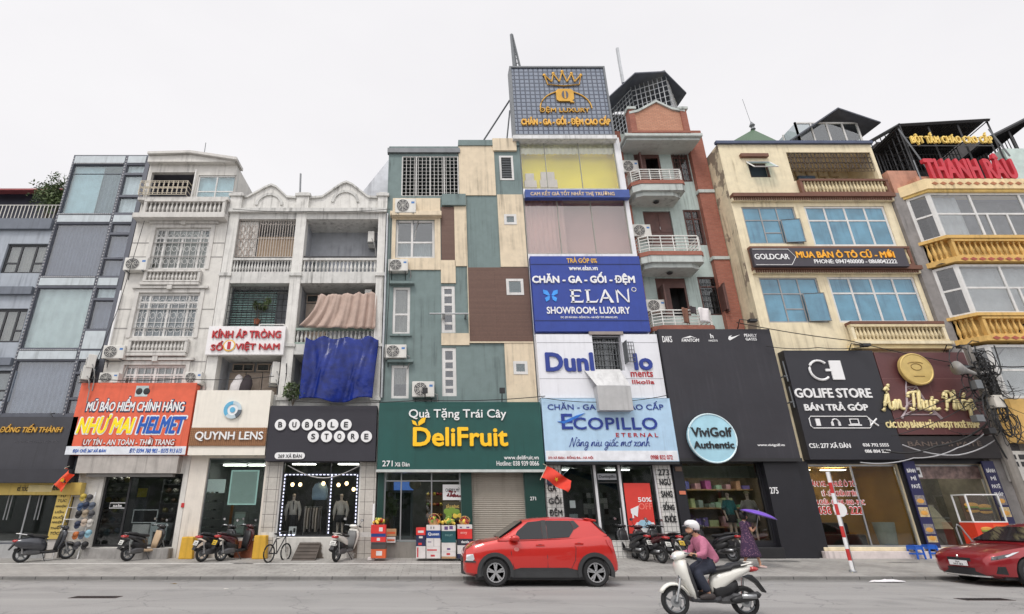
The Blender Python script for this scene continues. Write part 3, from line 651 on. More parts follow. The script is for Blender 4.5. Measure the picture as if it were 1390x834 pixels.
# lower left doors behind the lens shop sign
def paneled(a,b,za,zb,y,mt,n):
 for i in range(n):door(hd,(a+(b-a)*i/n+.02,a+(b-a)*(i+1)/n-.02,za,zb),y,mt,1,handle=False)
paneled(a+.1,b-.35,lev[2][0],lev[2][1]-.45,Y0+1.15,WOODT,3)
window(hd,(a+.2,a+1.1,lev[2][1]-.42,lev[2][1]-.08),Y0+1.05,(.5,),(),WOODT,GL_DARK,.05,.05); window(hd,(a+1.2,b-.3,lev[2][1]-.42,lev[2][1]-.08),Y0+1.05,(.5,),(),WOODT,GL_DARK,.05,.05)
a,b=bays[1]
paneled(a+.05,a+1.0,lev[1][0],lev[1][1]-.5,Y0+1.12,WOODT,2)
window(hd,(a+.05,a+1.2,lev[1][1]-.46,lev[1][1]-.08),Y0+1.05,(.5,),(),WOODT,GL_DARK,.05,.05)
window(hd,(a+.1,a+.9,lev[0][0]+.55,lev[0][0]+1.2),Y0+1.13,(.5,),(),GREYM,GL_DARK,.05,.03); window(hd,(a+1.9,a+2.7,lev[0][0]+.55,lev[0][0]+1.25),Y0+1.13,(.5,),(),GREYM,GL_DARK,.05,.03)
mb=MB(); mb.box(a+.02,b-.02,Y0+.1,Y0+.14,PZ(348),PZ(346.5),BLACK); mb.build('handrail',hd)
# ground floor shopfronts
mb=MB(); frame_bars(mb,*quy,Y0+.08,.04,(),(),GREYM,.05); o=mb.build('shop_front',hd); p=MB(); p.box(quy[0]+.01,quy[1]-.01,Y0+.1,Y0+.108,quy[2]+.01,quy[3]-.01,glass('lens_glass',(.62,.67,.65),.01)); p.build('pane',o)
mb=MB(); frame_bars(mb,*bub,Y0+.05,.05,(.62,),(.83,),DFR,.06); o=mb.build('shop_front',hd); p=MB(); p.box(bub[0]+.01,bub[1]-.01,Y0+.08,Y0+.086,bub[2]+.01,bub[3]-.01,glass('clothes_glass',(.8,.82,.82),.02)); p.build('pane',o)
TILEW=tiles('white_pillar_tile',sr(205,200,192),sr(195,190,182),sr(120,115,110),.32,.42,0,.01,.5,.4,.45)
mb=MB()
for xa,xb in ((-5.98,bub[0]-.06),(bub[1]+.06,x1-.01)):
 mb=MB(); mb.box(xa,xb,Y0-.1,Y0-.022,.25,PZ(628),TILEW)
 mb.box(xa-.03,xb+.03,Y0-.15,Y0-.021,.95,1.1,D_T); mb.box(xa-.03,xb+.03,Y0-.17,Y0-.023,.2,.95,TILEW)
 mb.build('pillar',hd)
mb=MB(); mb.box(bub[0]-.05,bub[1]+.05,Y0-.2,Y0-.022,.2,PZ(730),mat('peeling_white',sr(205,202,196),.8,var=.06,dirt=.7,patch=.5,pcol=sr(120,110,100))); mb.build('plinth',hd)
mb=MB(); mb.box(-8.35,-7.7,Y0-.3,Y0-.022,.2,.83,mat('beige_plinth',sr(190,175,160),.7)); mb.build('base_block',hd); mb=MB(); mb.box(PX(322,730),PX(346,730),Y0-.12,Y0-.025,.2,.82,mat('red_brick_block',sr(140,82,58),.8,var=.15)); mb.build('base_block',hd)
ceiling_lamps(hc,(-11.6,-9.8),21.8,3.38,9); ceiling_lamps(hd,(-7.9,-6.9),22.5,3.58,12); ceiling_lamps(hd,(-5,-3.2),22,3.58,9); ceiling_lamps(hb,(-15.3,-14.2),22.2,3.28,7)
# ------------------------------------------------------------------ house E: colour panel house over the fruit shop
E_T=mat('teal_render',sr(116,132,131),.8,var=.06,dirt=.4,bump=.08)
E_B=mat('beige_panel',sr(218,202,176),.8,var=.05,dirt=.5,bump=.08)
E_N=tiles('brown_slat_panel',sr(112,84,72),sr(106,78,66),sr(80,58,50),3,.055,.5,.006,.6,.3,.15)
he=thing('panel_house','house patterned with teal, beige and brown panels and tiny square windows','house',(1.1,Y0,0))
x0,x1=-1.94,4.1
def R2(tl,tr,yt,bl,br,yb): return R4(tl,tr,yt,bl,br,yb)
eg=RC(546,622,213,266)
ew1=RC(537,590,299,351); ew2=RC(533,556.5,390,454); ew3=RC(531,555,496,541)
es1=RC(599,618,388,452); es2=RC(600,619.5,472,538)
eq=[RC(684,701,292,306),RC(687,710.5,379.5,401.5),RC(696.5,716,491,509)]
el=RC(678,697,212,245)
zt=PZ(199)
esh=(PX(522,645),PX(625,645),.8,PZ(640)); eshut=(PX(641,690),PX(713,690),.33,PZ(636))
opsE=[eg,ew1,ew2,ew3,es1,es2,*eq,el,esh,eshut]
mb=MB(); wall_open(mb,x0,x1,0,zt,Y0,E_T,opsE,.22); shell(mb,x0,x1,0,zt,Y0,32,E_T)
mb.box(x0-.06,PX(624,203),Y0-.12,Y0+.1,PZ(209),PZ(203),GREYM)
mb.box(PX(622,197),x1-.01,Y0-.1,Y0+.5,zt-.01,PZ(192),E_T); mb.box(PX(668,192),PX(700,192),Y0-.11,Y0+.4,zt-.3,PZ(190),E_B)
room(mb,x0+.2,PX(630,690),.75,3.45,Y0+.22,24,mat('fruit_shop_wall',(.16,.16,.15),.8),mat('shop_floor',(.2,.2,.19),.4))
mb.prism([(-3.5,PZ(270,23)),(-1.9,PZ(270,23)),(-1.9,PZ(214,23)),(-2.1,PZ(214,23)),(-3.5,PZ(263,23))],'y',23,28,mat('pale_side_wall',sr(205,207,212),.8,dirt=.3))
mb.build('wall',he)
# raised panels with holes
def panel(rects,ops,mt,d,name):
 for (a,b,c,e) in rects:
  mb=MB()
  hole=[o for o in ops if o[0]<b and o[1]>a and o[2]<e and o[3]>c]
  hole=[(max(o[0],a),min(o[1],b),max(o[2],c),min(o[3],e)) for o in hole]
  wall_open(mb,a,b,c,e,Y0-d,mt,hole,d)
  for p,q,r,s_ in ((a,a,c,e),(b,b,c,e)):mb.quad((p,Y0-d,r),(p,Y0-.001,r),(p,Y0-.001,s_),(p,Y0-d,s_),mt)
  for z in (c,e):mb.quad((a,Y0-d,z),(b,Y0-d,z),(b,Y0-.001,z),(a,Y0-.001,z),mt)
  mb.build(name,he,fix=False)
def q(xl,xr,yt,yb,ym=None): return RC(xl,xr,yt,yb,Y0,ym)
XA,XB,XC,XD=x0+.25,PX(598,330),PX(633.5,330),PX(678,330)
pb=[(XA,XB,PZ(367),PZ(270)),(PX(623,230),PX(671.5,230),PZ(266),zt-.01),(PX(617,330),XC-.02,PZ(362),PZ(281)),(PX(598.5,375),PX(618.5,375),PZ(385),PZ(354)),
 (XD,x1-.02,PZ(363),PZ(265)),(PX(686,500),x1-.02,PZ(560),PZ(466)),(PX(599,460),PX(637,460),PZ(469),PZ(453))]
panel(pb,opsE,E_B,.05,'beige_panel')
panel([(PX(599,315),PX(617,315)-.002,PZ(354),PZ(282)),(PX(635.5,415),x1-.02,PZ(466)+.002,PZ(364))],opsE,E_N,.052,'brown_panel')
mb=MB(); mb.box(PX(600,274),XC,Y0-.16,Y0-.001,PZ(281)+.002,PZ(266),E_T); mb.box(XC-.015,XC+.015,Y0-.06,Y0-.003,PZ(466),PZ(266),mat('beige_trim',sr(205,190,165),.7)); mb.box(XC,x1-.02,Y0-.075,Y0-.054,PZ(466.5),PZ(464.5),MATS['beige_trim']); mb.build('trim',he)
mb=MB(); bars(mb,*eg,Y0+.03,WHITE,14,11,.014); bars(mb,*eg,Y0-.0,WHITE,4,1,.03)
mb.build('rooftop_grille',he)
window(he,ew1,Y0,(.42,),((.42,0,1),),WHITE,GL_UP,.1,.04,CURW,(0,.45),(0,1),folds=12)
mb=MB(); mb.box(ew1[0]-.25,ew1[1]+.3,Y0-.3,Y0-.002,PZ(297),PZ(291),E_B); mb.build('window_hood',he,bevel=.02)
window(he,ew2,Y0,(),(.42,),WHITE,GL_UP,.1,.04,CUR,hood=E_T,sill=E_T); window(he,ew3,Y0,(),(),WHITE,GL_UP,.1,.04,CUR,(.45,1),hood=E_T)
window(he,es1,Y0,(),(.2,.4,.6,.8),WHITE,FILM2,.13,.03); window(he,es2,Y0,(),(.18,.36,.54,.72),WHITE,FILM2,.13,.03)
for o in eq:window(he,o,Y0-.05,(),(),WHITE,FILM1,.11,-.02)
mb=MB(); frame_bars(mb,*el,Y0-.02,.09,(),(),WHITE,.08)
for i in range(12):
 z=el[2]+.1+(el[3]-el[2]-.2)*i/12; mb.add([(el[0]+.08,Y0+.03,z),(el[1]-.08,Y0+.03,z),(el[1]-.08,Y0+.08,z+.1),(el[0]+.08,Y0+.08,z+.1)],[(0,1,2,3)],GREYM)
mb.build('louvre_vent',he)
mb=MB(); mb.tube([(PX(583,432),Y0-.5,PZ(432)),(PX(635,432),Y0-.5,PZ(432))],.035,STEEL,6); mb.box(PX(600,432),PX(604,432),Y0-.5,Y0,PZ(433),PZ(431),STEEL); mb.box(PX(630,432),PX(633,432),Y0-.5,Y0,PZ(433),PZ(431),STEEL); mb.build('drying_pole',he)
G_P=mat('green_pillar',sr(16,58,52),.45,var=.06)
mb=MB()
for a,b in ((x0+.02,esh[0]-.01),(esh[1]+.01,eshut[0]-.01),(eshut[1]+.01,4.08)):mb=MB(); mb.box(a,b,Y0-.12,Y0-.003,.25,PZ(634),G_P); mb.build('pillar',he)
for body,yy in (('271',677),):lettering(he,body,RC(719.5,727.5,yy-2.5,yy+2.5,Y0-.12),Y0-.122,LETW,.03,name='house_number',depth=.01)
mb=MB(); frame_bars(mb,*esh,Y0+.1,.05,(.22,.62),(.86,),STEEL,.06); o=mb.build('shop_front',he); p=MB(); p.box(esh[0]+.02,esh[1]-.02,Y0+.13,Y0+.137,esh[2]+.02,esh[3]-.02,glass('fruit_glass',(.7,.74,.73),.01)); p.build('pane',o)
mb=MB(); SHT=mat('roller_shutter',sr(150,143,132),.55,var=.04,dirt=.3)
n=42
for i in range(n):
 z=eshut[2]+(eshut[3]-eshut[2])*i/n; h=(eshut[3]-eshut[2])/n
 mb.add([(eshut[0],Y0+.06,z),(eshut[1],Y0+.06,z),(eshut[1],Y0+.045,z+h*.5),(eshut[0],Y0+.045,z+h*.5),(eshut[1],Y0+.06,z+h),(eshut[0],Y0+.06,z+h)],[(0,1,2,3),(3,2,4,5)],SHT)
mb.build('roller_shutter',he,fix=False)
mb=MB(); mb.box(x0+.1,esh[1]+.1,Y0-.1,Y0-.004,.2,.79,mat('grey_plinth',sr(140,136,130),.8,dirt=.5)); mb.build('plinth',he)
# ------------------------------------------------------------------ house F: narrow mattress shop tower
hf=thing('shop_house','narrow mattress shop house with two huge showroom windows under a rooftop sign','house',(6.45,Y0,0))
x0,x1=4.13,8.78
F_W=mat('tower_white',sr(226,226,228),.6,var=.04,dirt=.4)
fy=(PX(707,220),PX(837,220),PZ(256.5),PZ(189)); fp=(PX(713,305),PX(853,305),PZ(345),PZ(269))
fd=RC(803,842,458,506)
fsh=[(PX(753,680),PX(795,680),.85,PZ(629)),(PX(798,680),PX(832,680),.4,PZ(629)),(PX(835,680),PX(880,680),.85,PZ(629))]
fsh[0]=(4.75,5.95,.85,PZ(629)); fsh[1]=(6.03,6.85,.4,PZ(629)); fsh[2]=(6.93,8.15,.85,PZ(629))
zt=PZ(187)
mb=MB(); wall_open(mb,x0,x1,0,zt,Y0,F_W,[fy,fp,fd,*fsh],.2); shell(mb,x0,x1,0,zt,Y0,32,F_W)
YEL=mat('yellow_wall',sr(242,226,50),.8,var=.08,scale=.6); PNK=mat('pink_wall',sr(205,172,165),.8,var=.1,scale=.5)
room(mb,fy[0]-.1,fy[1]+.1,fy[2]-.3,fy[3],Y0+.2,21.0,YEL,F_W,mat('ceiling_white',(.7,.7,.68),.8)); room(mb,fp[0]-.1,fp[1]+.1,fp[2]-.3,fp[3]+.1,Y0+.2,21.1,PNK,F_W,MATS['ceiling_white'])
room(mb,4.3,8.6,.38,3.4,Y0+.2,24,mat('mattress_shop_wall',(.12,.12,.125),.8),mat('shop_floor',(.2,.2,.19),.4))
room(mb,fd[0]-.02,fd[1]+.02,fd[2],fd[3],Y0+.2,21.5,DARK)
mb.build('wall',hf)
HAZ=glass('showroom_glass',(.93,.93,.92),.03,.03,wav=.12)
window(hf,fy,Y0,(.26,.62),(),mat('thin_grey_frame',sr(150,150,140),.5),HAZ,.035,.03,mat('sky_reflection_tone',sr(215,216,190),.9),(.74,1),(.0,1),folds=18,name='showroom_window')  # pale upper strip has the sky's reflection put into its colour, no curtain
window(hf,fp,Y0,(.33,.66),(),MATS['thin_grey_frame'],glass('showroom_glass_pale',(.88,.85,.84),.07,.03,wav=.2),.035,.03,mat('sheer_pink',sr(208,178,170),.9,var=.08,scale=.7),(.0,1),(.0,.4),folds=9,name='showroom_window')
for (a,b,c,d),vs,hzs in ((fsh[0],(),()),(fsh[1],(),(.78,)),(fsh[2],(),())):
 mb=MB(); frame_bars(mb,a+.003,b-.003,c,d,Y0+.06,.06,vs,hzs,BLACK,.07); o=mb.build('shop_front',hf); p=MB(); p.box(a+.02,b-.02,Y0+.09,Y0+.097,c+.02,d-.02,GL_DARK); p.build('pane',o)
h_=MB(); h_.tube([(6.75,Y0-.02,1.2),(6.75,Y0-.02,1.9)],.018,STEEL); h_.build('handle',o)
TW=tiles('square_white_tile',sr(222,220,215),sr(214,212,208),sr(120,120,120),.16,.16,0,.008,.35,.3,.3)
mb=MB(); mb.box(4.14,4.72,Y0-.1,Y0-.003,.25,PZ(629),TW); mb.build('tiled_pillar',hf); mb=MB(); mb.box(8.2,8.72,Y0-.1,Y0-.003,.25,PZ(629),TW); mb.build('tiled_pillar',hf)
mb=MB(); mb.box(4.14,8.75,Y0-.16,Y0-.1,.2,.84,TW); mb.build('tiled_plinth',hf)
ROW=[('GA',642,650),('GỐI',660,668),('ĐỆM',684,694),]
for i,(t_,za) in enumerate((('CHĂN',2.95),('GA',2.45),('GỐI',2.02),('ĐỆM',1.58))):lettering(hf,t_,(4.2,4.66 if len(t_)>2 else 4.52,za,za+(.32 if t_!='GA' else .24)),Y0-.103,BLACK,.035,depth=.02)
for i,(t_,za) in enumerate((('273',3.0),('NGỦ',2.66),('SANG',2.26),('SỐNG',1.82),('KHỎE',1.42))):lettering(hf,t_,(8.26,8.66,za,za+(.22 if t_ in ('273','SANG') else .3)),Y0-.103,BLACK,.035,depth=.02)
mb=MB(); wx0,wx1,wz0,wz1=fd; frame_bars(mb,wx0+.003,wx1-.003,wz0,wz1,Y0+.01,.07,(.5,),(),GREYM); bars(mb,wx0+.05,wx1-.05,wz0+.03,wz1-.03,Y0-.02,GREYM,9,6,.012); mb.box(wx0-.1,wx1+.1,Y0-.35,Y0-.17,wz1,wz1+.13,mat('rusty_lintel',sr(150,140,135),.8,dirt=.7)); ow=mb.build('window',hf)
mb=MB(); mb.box(wx0+.02,wx1-.02,Y0+.05,Y0+.056,wz0+.02,wz1-.02,GL_DARK); mb.build('pane',ow)
mb=MB(); mb.box(wx1+.02,wx1+.05,Y0-.75,Y0-.2,wz0+.25,wz0+1.1,GREYM); bars(mb,wx1+.1,wx1+.38,wz0+.3,wz0+1.1,Y0-.5,GREYM,3,5,.014); mb.build('shutter',ow)
# ------------------------------------------------------------------ house G: mint house with brick trimmed balconies
YG=21.7
hg=thing('balcony_house','tall mint green house with three brick edged balconies and a caged roof room','house',(10.9,YG,0))
G_M=mat('mint_render',sr(180,194,189),.8,var=.05,dirt=.55,bump=.08)
G_C=mat('balcony_concrete',sr(188,194,190),.8,var=.06,dirt=.6)
BRK=tiles('red_brick',sr(172,106,88),sr(156,92,76),sr(150,110,95),.21,.07,.5,.01,.85,.4,.3)
DW=mat('dark_wood',sr(92,62,56),.55,var=.15)
x0,x1=9.0,PX(984,400,YG)+.05
x1=13.27
zt=PZ(182,YG)
def G4(xl,xr,yt,yb): return RC(xl,xr,yt,yb,YG)
gd=[G4(862,897,204,246),G4(876,914,287,335),G4(893,934,378,430)]
gw=[G4(913,936,203,247),G4(931,955,285,333),G4(951,978,376,428)]
mb=MB(); wall_open(mb,x0,x1,3,zt,YG,G_M,gd+gw,.2); shell(mb,x0,x1,3,zt,YG,32,G_M)
for d_ in gd:room(mb,d_[0]-.01,d_[1]+.01,d_[2],d_[3],YG+.2,22.6,DARK)
mb.build('wall',hg)
mb=MB()
bx0=PX(968,400,YG)-.05; bx1=x1-.01
bx0,bx1=12.55,13.26
mb.box(bx0,bx1,YG-.25,YG-.003,3.2,zt,BRK); mb.box(x0+.01,x0+.3,YG-.2,YG-.003,3.2,zt,BRK); mb.build('brick_pier',hg)
mb=MB()
for yy in (262,352):mb.box(bx0-.05,bx1,YG-.3,YG-.002,PZ(yy+4,YG),PZ(yy,YG),G_C)
mb.build('pier_band',hg)
BY=YG-1.15
def balc(yt,yb,xl,xr,rail=True,brick=True):
 a,b=PX(xl,yb,BY),PX(xr,yb,BY); zb=PZ(yb+6,BY); zs=PZ(yb,BY)
 m=MB(); m.prism([(a-.02,YG),(a,BY+.2),(a+.35,BY),(b-.12,BY),(b,BY+.12),(b,YG)],'z',zb-.12,zs-.02,G_C)
 m.prism([(a+.1,YG),(a+.14,BY+.3),(a+.45,BY+.15),(b-.55,BY+.15),(b-.15,BY+.35),(b-.15,YG)],'z',zb-.32,zb-.121,G_C); o=m.build('balcony',hg)
 if brick:
  m=MB(); m.prism([(a-.05,YG-.1),(a-.04,BY+.19),(a+.34,BY-.03),(b-.1,BY-.03),(b+.03,BY+.1),(b+.03,YG-.1)],'z',zs-.019,zs+.17,BRK); m.build('brick_edge',o)
 m=MB(); zt_=PZ(yt,BY); path=[(a,YG-.05),(a+.03,BY+.22),(a+.36,BY+.03),(b-.14,BY+.03),(b-.03,BY+.15),(b-.03,YG-.05)]
 for i in range(6):
  z=zs+.16+(zt_-zs-.16)*i/5; m.tube([(p[0],p[1],z) for p in path],.03 if i==5 else .022,mat('white_rail',sr(220,220,215),.45,dirt=.2),6)
 for p in path+[((path[2][0]*(1-t)+path[3][0]*t),path[2][1]) for t in (.25,.5,.75)]:m.tube([(p[0],p[1],zs+.1),(p[0],p[1],zt_)],.022,MATS['white_rail'],6)
 m.build('railing',o); m=MB(); c=((a+b)/2,BY+.6,zb-.32); m.lathe([(.02,-.12),(.1,-.1),(.14,-.05),(.06,0)],c,BLACK,8); m.build('ceiling_lamp',o)
 return a,b,zs
balc(230,249,860,930); balc(320,346,872,956); balc(421,447,890,972)
for i,d_ in enumerate(gd):
 if i==0 or i==2:
  m=MB(); k=(d_[1]-d_[0]); m.box(d_[0],d_[0]+.08,YG+.02,YG+.1,d_[2],d_[3],DW); m.box(d_[1]-.08,d_[1],YG+.02,YG+.1,d_[2],d_[3],DW); m.box(d_[0]+.08,d_[1]-.08,YG+.02,YG+.1,d_[3]-.45,d_[3],DW); o=m.build('door_frame',hg)
  m=MB(); m.box(d_[0]+.1,d_[0]+.16,YG-.45,YG+.02,d_[2],d_[3]-.46,DW); m.box(d_[0]+.08,d_[0]+k*.42,YG-.04,YG+.019,d_[2],d_[3]-.46,DW); m.build('door_leaf',o)
 else:
  door(hg,(d_[0]+.02,d_[1]-.02,d_[2],d_[3]-.02),YG+.05,DW,2)
for i,w_ in enumerate(gw):
 wn=window(hg,w_,YG,(.5,),(.74,),DW,GL_DARK,.08,.02,grille=(DW,6,5, False)) if i!=2 else window(hg,w_,YG,(),(.74,),DW,GL_DARK,.08,.02,grille=(BLACK,5,6, False))
 if i==2:
  m=MB(); m.box(w_[1]-.05,w_[1]+.0,YG-.5,YG-.004,w_[2],w_[3]-.5,DW); m.box(w_[1]-.12,w_[1]-.06,YG-.5,YG-.06,w_[2]+.1,w_[3]-.6,DW); m.build('shutter',wn)
# top: slab, brick gable and caged roof room
mb=MB(); a,b=PX(848,186,BY),PX(952,186,BY); mb.box(a+.1,b-.05,BY+.06,YG+.4,PZ(189,BY),PZ(186,BY),G_C); mb.box(a,b+.05,BY-.08,YG+.4,PZ(186,BY),PZ(182,BY),G_C); mb.build('roof_slab',hg,bevel=.03)
mb=MB(); zb=PZ(182,BY); xl,xr=PX(858,165,BY),PX(926,165,BY); xm_=(xl+xr)/2+.1
mb.prism([(xl,zb),(xr,zb),(xr,PZ(153,BY)),(xr-.4,PZ(150,BY)),(xm_,PZ(140,BY)),(xl+.35,PZ(153,BY)),(xl,PZ(156,BY))],'y',BY,BY+.3,tiles('pale_brick',sr(205,150,122),sr(192,135,108),sr(170,130,110),.22,.08,.5,.012,.85,.3,.3)); mb.build('brick_gable',hg)
mb=MB(); mb.box(xl-.15,xr+.25,BY-.1,BY+.4,zb,zb+.12,BRK); g=[(xl-.1,PZ(156,BY)),(xl+.35,PZ(153,BY)),(xm_,PZ(140,BY)),(xr-.4,PZ(150,BY)),(xr+.2,PZ(153,BY))]; mb.prism(g+[(p[0],p[1]+.13) for p in g[::-1]],'y',BY-.08,BY+.4,G_C)
for xx in (xl-.12,xr-.02):mb.box(xx,xx+.28,BY-.06,BY+.34,zb+.12,PZ(150,BY),BRK); mb.box(xx-.06,xx+.36,BY-.12,BY+.4,PZ(150,BY),PZ(147,BY),G_C)
mb.build('parapet_trim',hg)
mb=MB(); GRW=mat('grey_white_iron',sr(190,192,195),.5); cy=YG-.1; ca,cb=PX(858,130,cy),PX(921,130,cy); zb=PZ(172,cy)
def cage(p0,p1,z0,z1,nv,nh):
 for i in range(nv+1):
  t=i/nv; x,y=p0[0]+(p1[0]-p0[0])*t,p0[1]+(p1[1]-p0[1])*t; mb.tube([(x,y,z0),(x,y,z1)],.022,GRW,4)
 for i in range(nh+1):
  z=z0+(z1-z0)*i/nh; mb.tube([(p0[0],p0[1],z),(p1[0],p1[1],z)],.022,GRW,4)
ztp=PZ(111,cy)
cage((ca,cy),(ca+1.5,cy-.75),zb,ztp,8,9); cage((ca+1.5,cy-.75),(cb+.1,cy+.5),zb,ztp,6,9); cage((ca,cy),(ca-.7,cy+2),zb,ztp-.5,9,9); mb.build('roof_cage',hg)
TIN=mat('dark_tin',sr(84,87,97),.5,.3,var=.12)
mb=MB(); rx= lambda p,y,D:(PX(p,y,D),D,PZ(y,D))
A_,B_,C_,D_=rx(825,134,cy+.1),rx(862,100,cy-1.0),rx(903,98,cy-1.0),rx(932,127,cy-.3)
for p,q_ in ((A_,B_),(B_,C_),(C_,D_)):
 v=[Vector(p),Vector(q_),Vector(q_)+Vector((.0,3,.25)),Vector(p)+Vector((0,3,.25))]; mb.add(v+[t+Vector((0,0,.07)) for t in v],[(0,1,2,3),(7,6,5,4),(0,4,5,1),(1,5,6,2),(2,6,7,3),(3,7,4,0)],TIN)
mb.build('tin_roof',hg)
mb=MB(); mb.box(ca-.3,cb,cy+2.2,cy+3,zb,ztp-.2,DARK); mb.build('roof_room',hg)
# ground floor in black cladding with the golf shop window
VB=mat('black_cladding',sr(30,30,36),.5,var=.08)
gsh=R4(926,1030,627,940,1050,736,)
yv=Y0
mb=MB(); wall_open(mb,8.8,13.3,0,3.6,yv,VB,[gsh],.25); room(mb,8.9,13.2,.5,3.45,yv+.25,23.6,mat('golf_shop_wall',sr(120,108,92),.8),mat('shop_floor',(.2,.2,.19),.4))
mb.quad((8.8,yv,3.6),(13.3,yv,3.6),(13.3,YG,3.6),(8.8,YG,3.6),VB)
mb.box(8.82,gsh[0]-.03,yv-.1,yv-.003,.2,3.55,VB); mb.box(gsh[1]+.05,13.3,yv-.25,yv-.003,.2,3.55,VB); mb.build('shop_cladding',hg)
mb=MB(); frame_bars(mb,*gsh,yv+.05,.05,(),(),BLACK,.06); o=mb.build('shop_front',hg); p=MB(); p.box(gsh[0]+.02,gsh[1]-.02,yv+.08,yv+.087,gsh[2]+.02,gsh[3]-.02,glass('golf_glass',(.75,.75,.73),.01)); p.build('pane',o)
mb=MB(); mb.box(gsh[0]-.1,gsh[1]+.1,yv-.3,yv-.11,.2,.62,BLACK); mb.build('step',hg,bevel=.02)
lettering(hg,'275',RC(1045,1056,661.5,670.5,yv-.25),yv-.252,LETW,.03,depth=.01,name='house_number')
# ------------------------------------------------------------------ house H: cream corner house with blue glazing
hh=thing('cream_house','cream house with blue glazed windows, brown cornices and a peeling side wall','house',(16.8,Y0,0))
H_C=mat('cream_render',sr(228,215,184),.8,var=.06,dirt=.5,dcol=sr(165,150,122),bump=.1)
H_S=mat('peeling_cream',sr(220,208,178),.85,var=.08,dirt=.7,dcol=sr(120,108,88),bump=.25,patch=.55,pcol=sr(140,128,112))
H_B=mat('brown_band',sr(112,74,58),.6,var=.08)
BLU=mat('blue_film_glass',sr(86,136,160),.12,var=.22,scale=1.1,spec=.7,coat=.4,dirt=.5,dcol=sr(58,96,122))
BLUC=mat('blue_blind',sr(96,150,172),.8,var=.12,scale=1.2)
x0,x1=13.31,20.42
zt=PZ(196)
hw=[R4(1006,1078,281,1018,1091,331),R4(1091,1200,280,1106,1218,334),R4(1030,1110,377,1044,1124,438),R4(1122,1240,376,1140,1262,438)]
hs_=RC(1017,1044,220,241); hlog=R4(1067,1180,207,1078,1196,246)
hsh=[R4(1065,1158,631,1092,1198,738),R4(1183,1295,626,1215,1328,738)]
hsh[0]=(13.78,17.12,.62,3.4); hsh[1]=(17.32,20.22,.62,3.4)
mb=MB(); wall_open(mb,x0,x1,0,zt,Y0,H_C,hw+[hs_,hlog]+hsh,.2)
mb.quad((x1-.006,Y0,0),(x1-.006,Y0,zt),(x1-.006,32,zt),(x1-.006,32,0),H_C); mb.quad((x0,32,0),(x1,32,0),(x1,32,zt),(x0,32,zt),H_C); mb.quad((x0,Y0,zt),(x1,Y0,zt),(x1,32,zt),(x0,32,zt),H_C)
room(mb,hlog[0]-.02,hlog[1]+.02,hlog[2],hlog[3],Y0+.2,22,mat('loggia_cream',sr(205,190,160),.8,var=.12))
room(mb,13.5,17.35,.6,3.4,Y0+.2,23,mat('phone_shop_wall',sr(190,155,85),.8,var=.25,scale=.6),mat('shop_floor',(.2,.2,.19),.4)); room(mb,17.45,20.3,.6,3.45,Y0+.2,23,mat('bakery_wall',sr(130,125,110),.8,var=.2),mat('shop_floor',(.2,.2,.19),.4))
for w_ in hw:room(mb,w_[0],w_[1],w_[2],w_[3],Y0+.205,20.95,BLUC)
mb.build('wall',hh)
mb=MB(); mb.quad((x0,Y0,0),(x0,32,0),(x0,32,zt),(x0,Y0,zt),H_S); mb.build('side_wall',hh)
mb=MB()
for ya,yb,xa in ((266.5,271,PX(991,270)),(364,369,PX(1020,366))):
 mb.box(xa,x1+.05,Y0-.28,Y0-.002,PZ(yb),PZ(ya),H_B); mb.box(xa,x1+.03,Y0-.16,Y0-.003,PZ(yb+4),PZ(yb),H_C)
 n=70
 for i in range(n):xx=xa+.05+(x1-xa-.1)*i/n; mb.box(xx,xx+.055,Y0-.2,Y0-.161,PZ(yb+3.5),PZ(yb+.5),H_B)
mb.box(PX(1146,441),x1+.03,Y0-.35,Y0-.002,PZ(443.5),PZ(440),H_B); mb.box(PX(1150,470),x1+.06,Y0-.42,Y0-.002,PZ(471),PZ(467),H_C); mb.box(PX(1150,473),x1+.04,Y0-.3,Y0-.002,PZ(476),PZ(471.001),mat('cream_dentil',sr(235,215,165),.8))
mb.box(hs_[0]-.3,hs_[1]+.05,Y0-.16,Y0-.002,PZ(215),PZ(211),H_B); mb.build('cornice',hh)
mb=MB(); mb.box(x0-.1,x1+.05,Y0-.12,Y0+.06,zt-.02,zt+.12,mat('blue_gutter',sr(70,80,105),.5)); mb.build('roof_gutter',hh)
for i,w_ in enumerate(hw):
 if i%2==0:window(hh,w_,Y0,(.34,(.66,0,1)),(.64,(.3,.34,.66)),mat('aluminium_grey',sr(150,150,150),.45,.3),BLU,.06,.04)
 else:window(hh,w_,Y0,(.25,.5,.75),(.64,),WHITE,BLU,.09,.04)
def openpane(x,z0,z1,wd,y):
 m=MB(); ca,sa=math.cos(R(38)),math.sin(R(38)); P= lambda t,z:(x-t*wd*ca*.0+t*wd*ca-wd*ca,y-(1-t)*wd*sa,z)
 return P
m=MB(); a,b,c,d=hs_; frame_bars(m,a,b,c,d,Y0+.04,.05,(),(),H_B); o=m.build('window',hh)
m=MB(); hgt=d-c; P= lambda x,t:(x,Y0-t*hgt*.55,d-t*hgt*.7)
m.add([P(a-.05,.02),P(b+.1,.02),P(b+.1,1),P(a-.05,1)],[(0,1,2,3)],glass('pale_blue_glass',(.3,.55,.7),.4,rc=(.7,.9,1)));
for e in ((P(a-.05,0),P(a-.05,1)),(P(b+.1,0),P(b+.1,1)),(P(a-.05,1),P(b+.1,1)),(P(a-.05,0),P(b+.1,0))):m.tube(e,.03,WHITE,4)
m.build('sash',o)
m=MB(); m.quad((a,Y0+.21,c),(b,Y0+.21,c),(b,Y0+.21,d),(a,Y0+.21,d),DARK); m.build('dark_room',o)
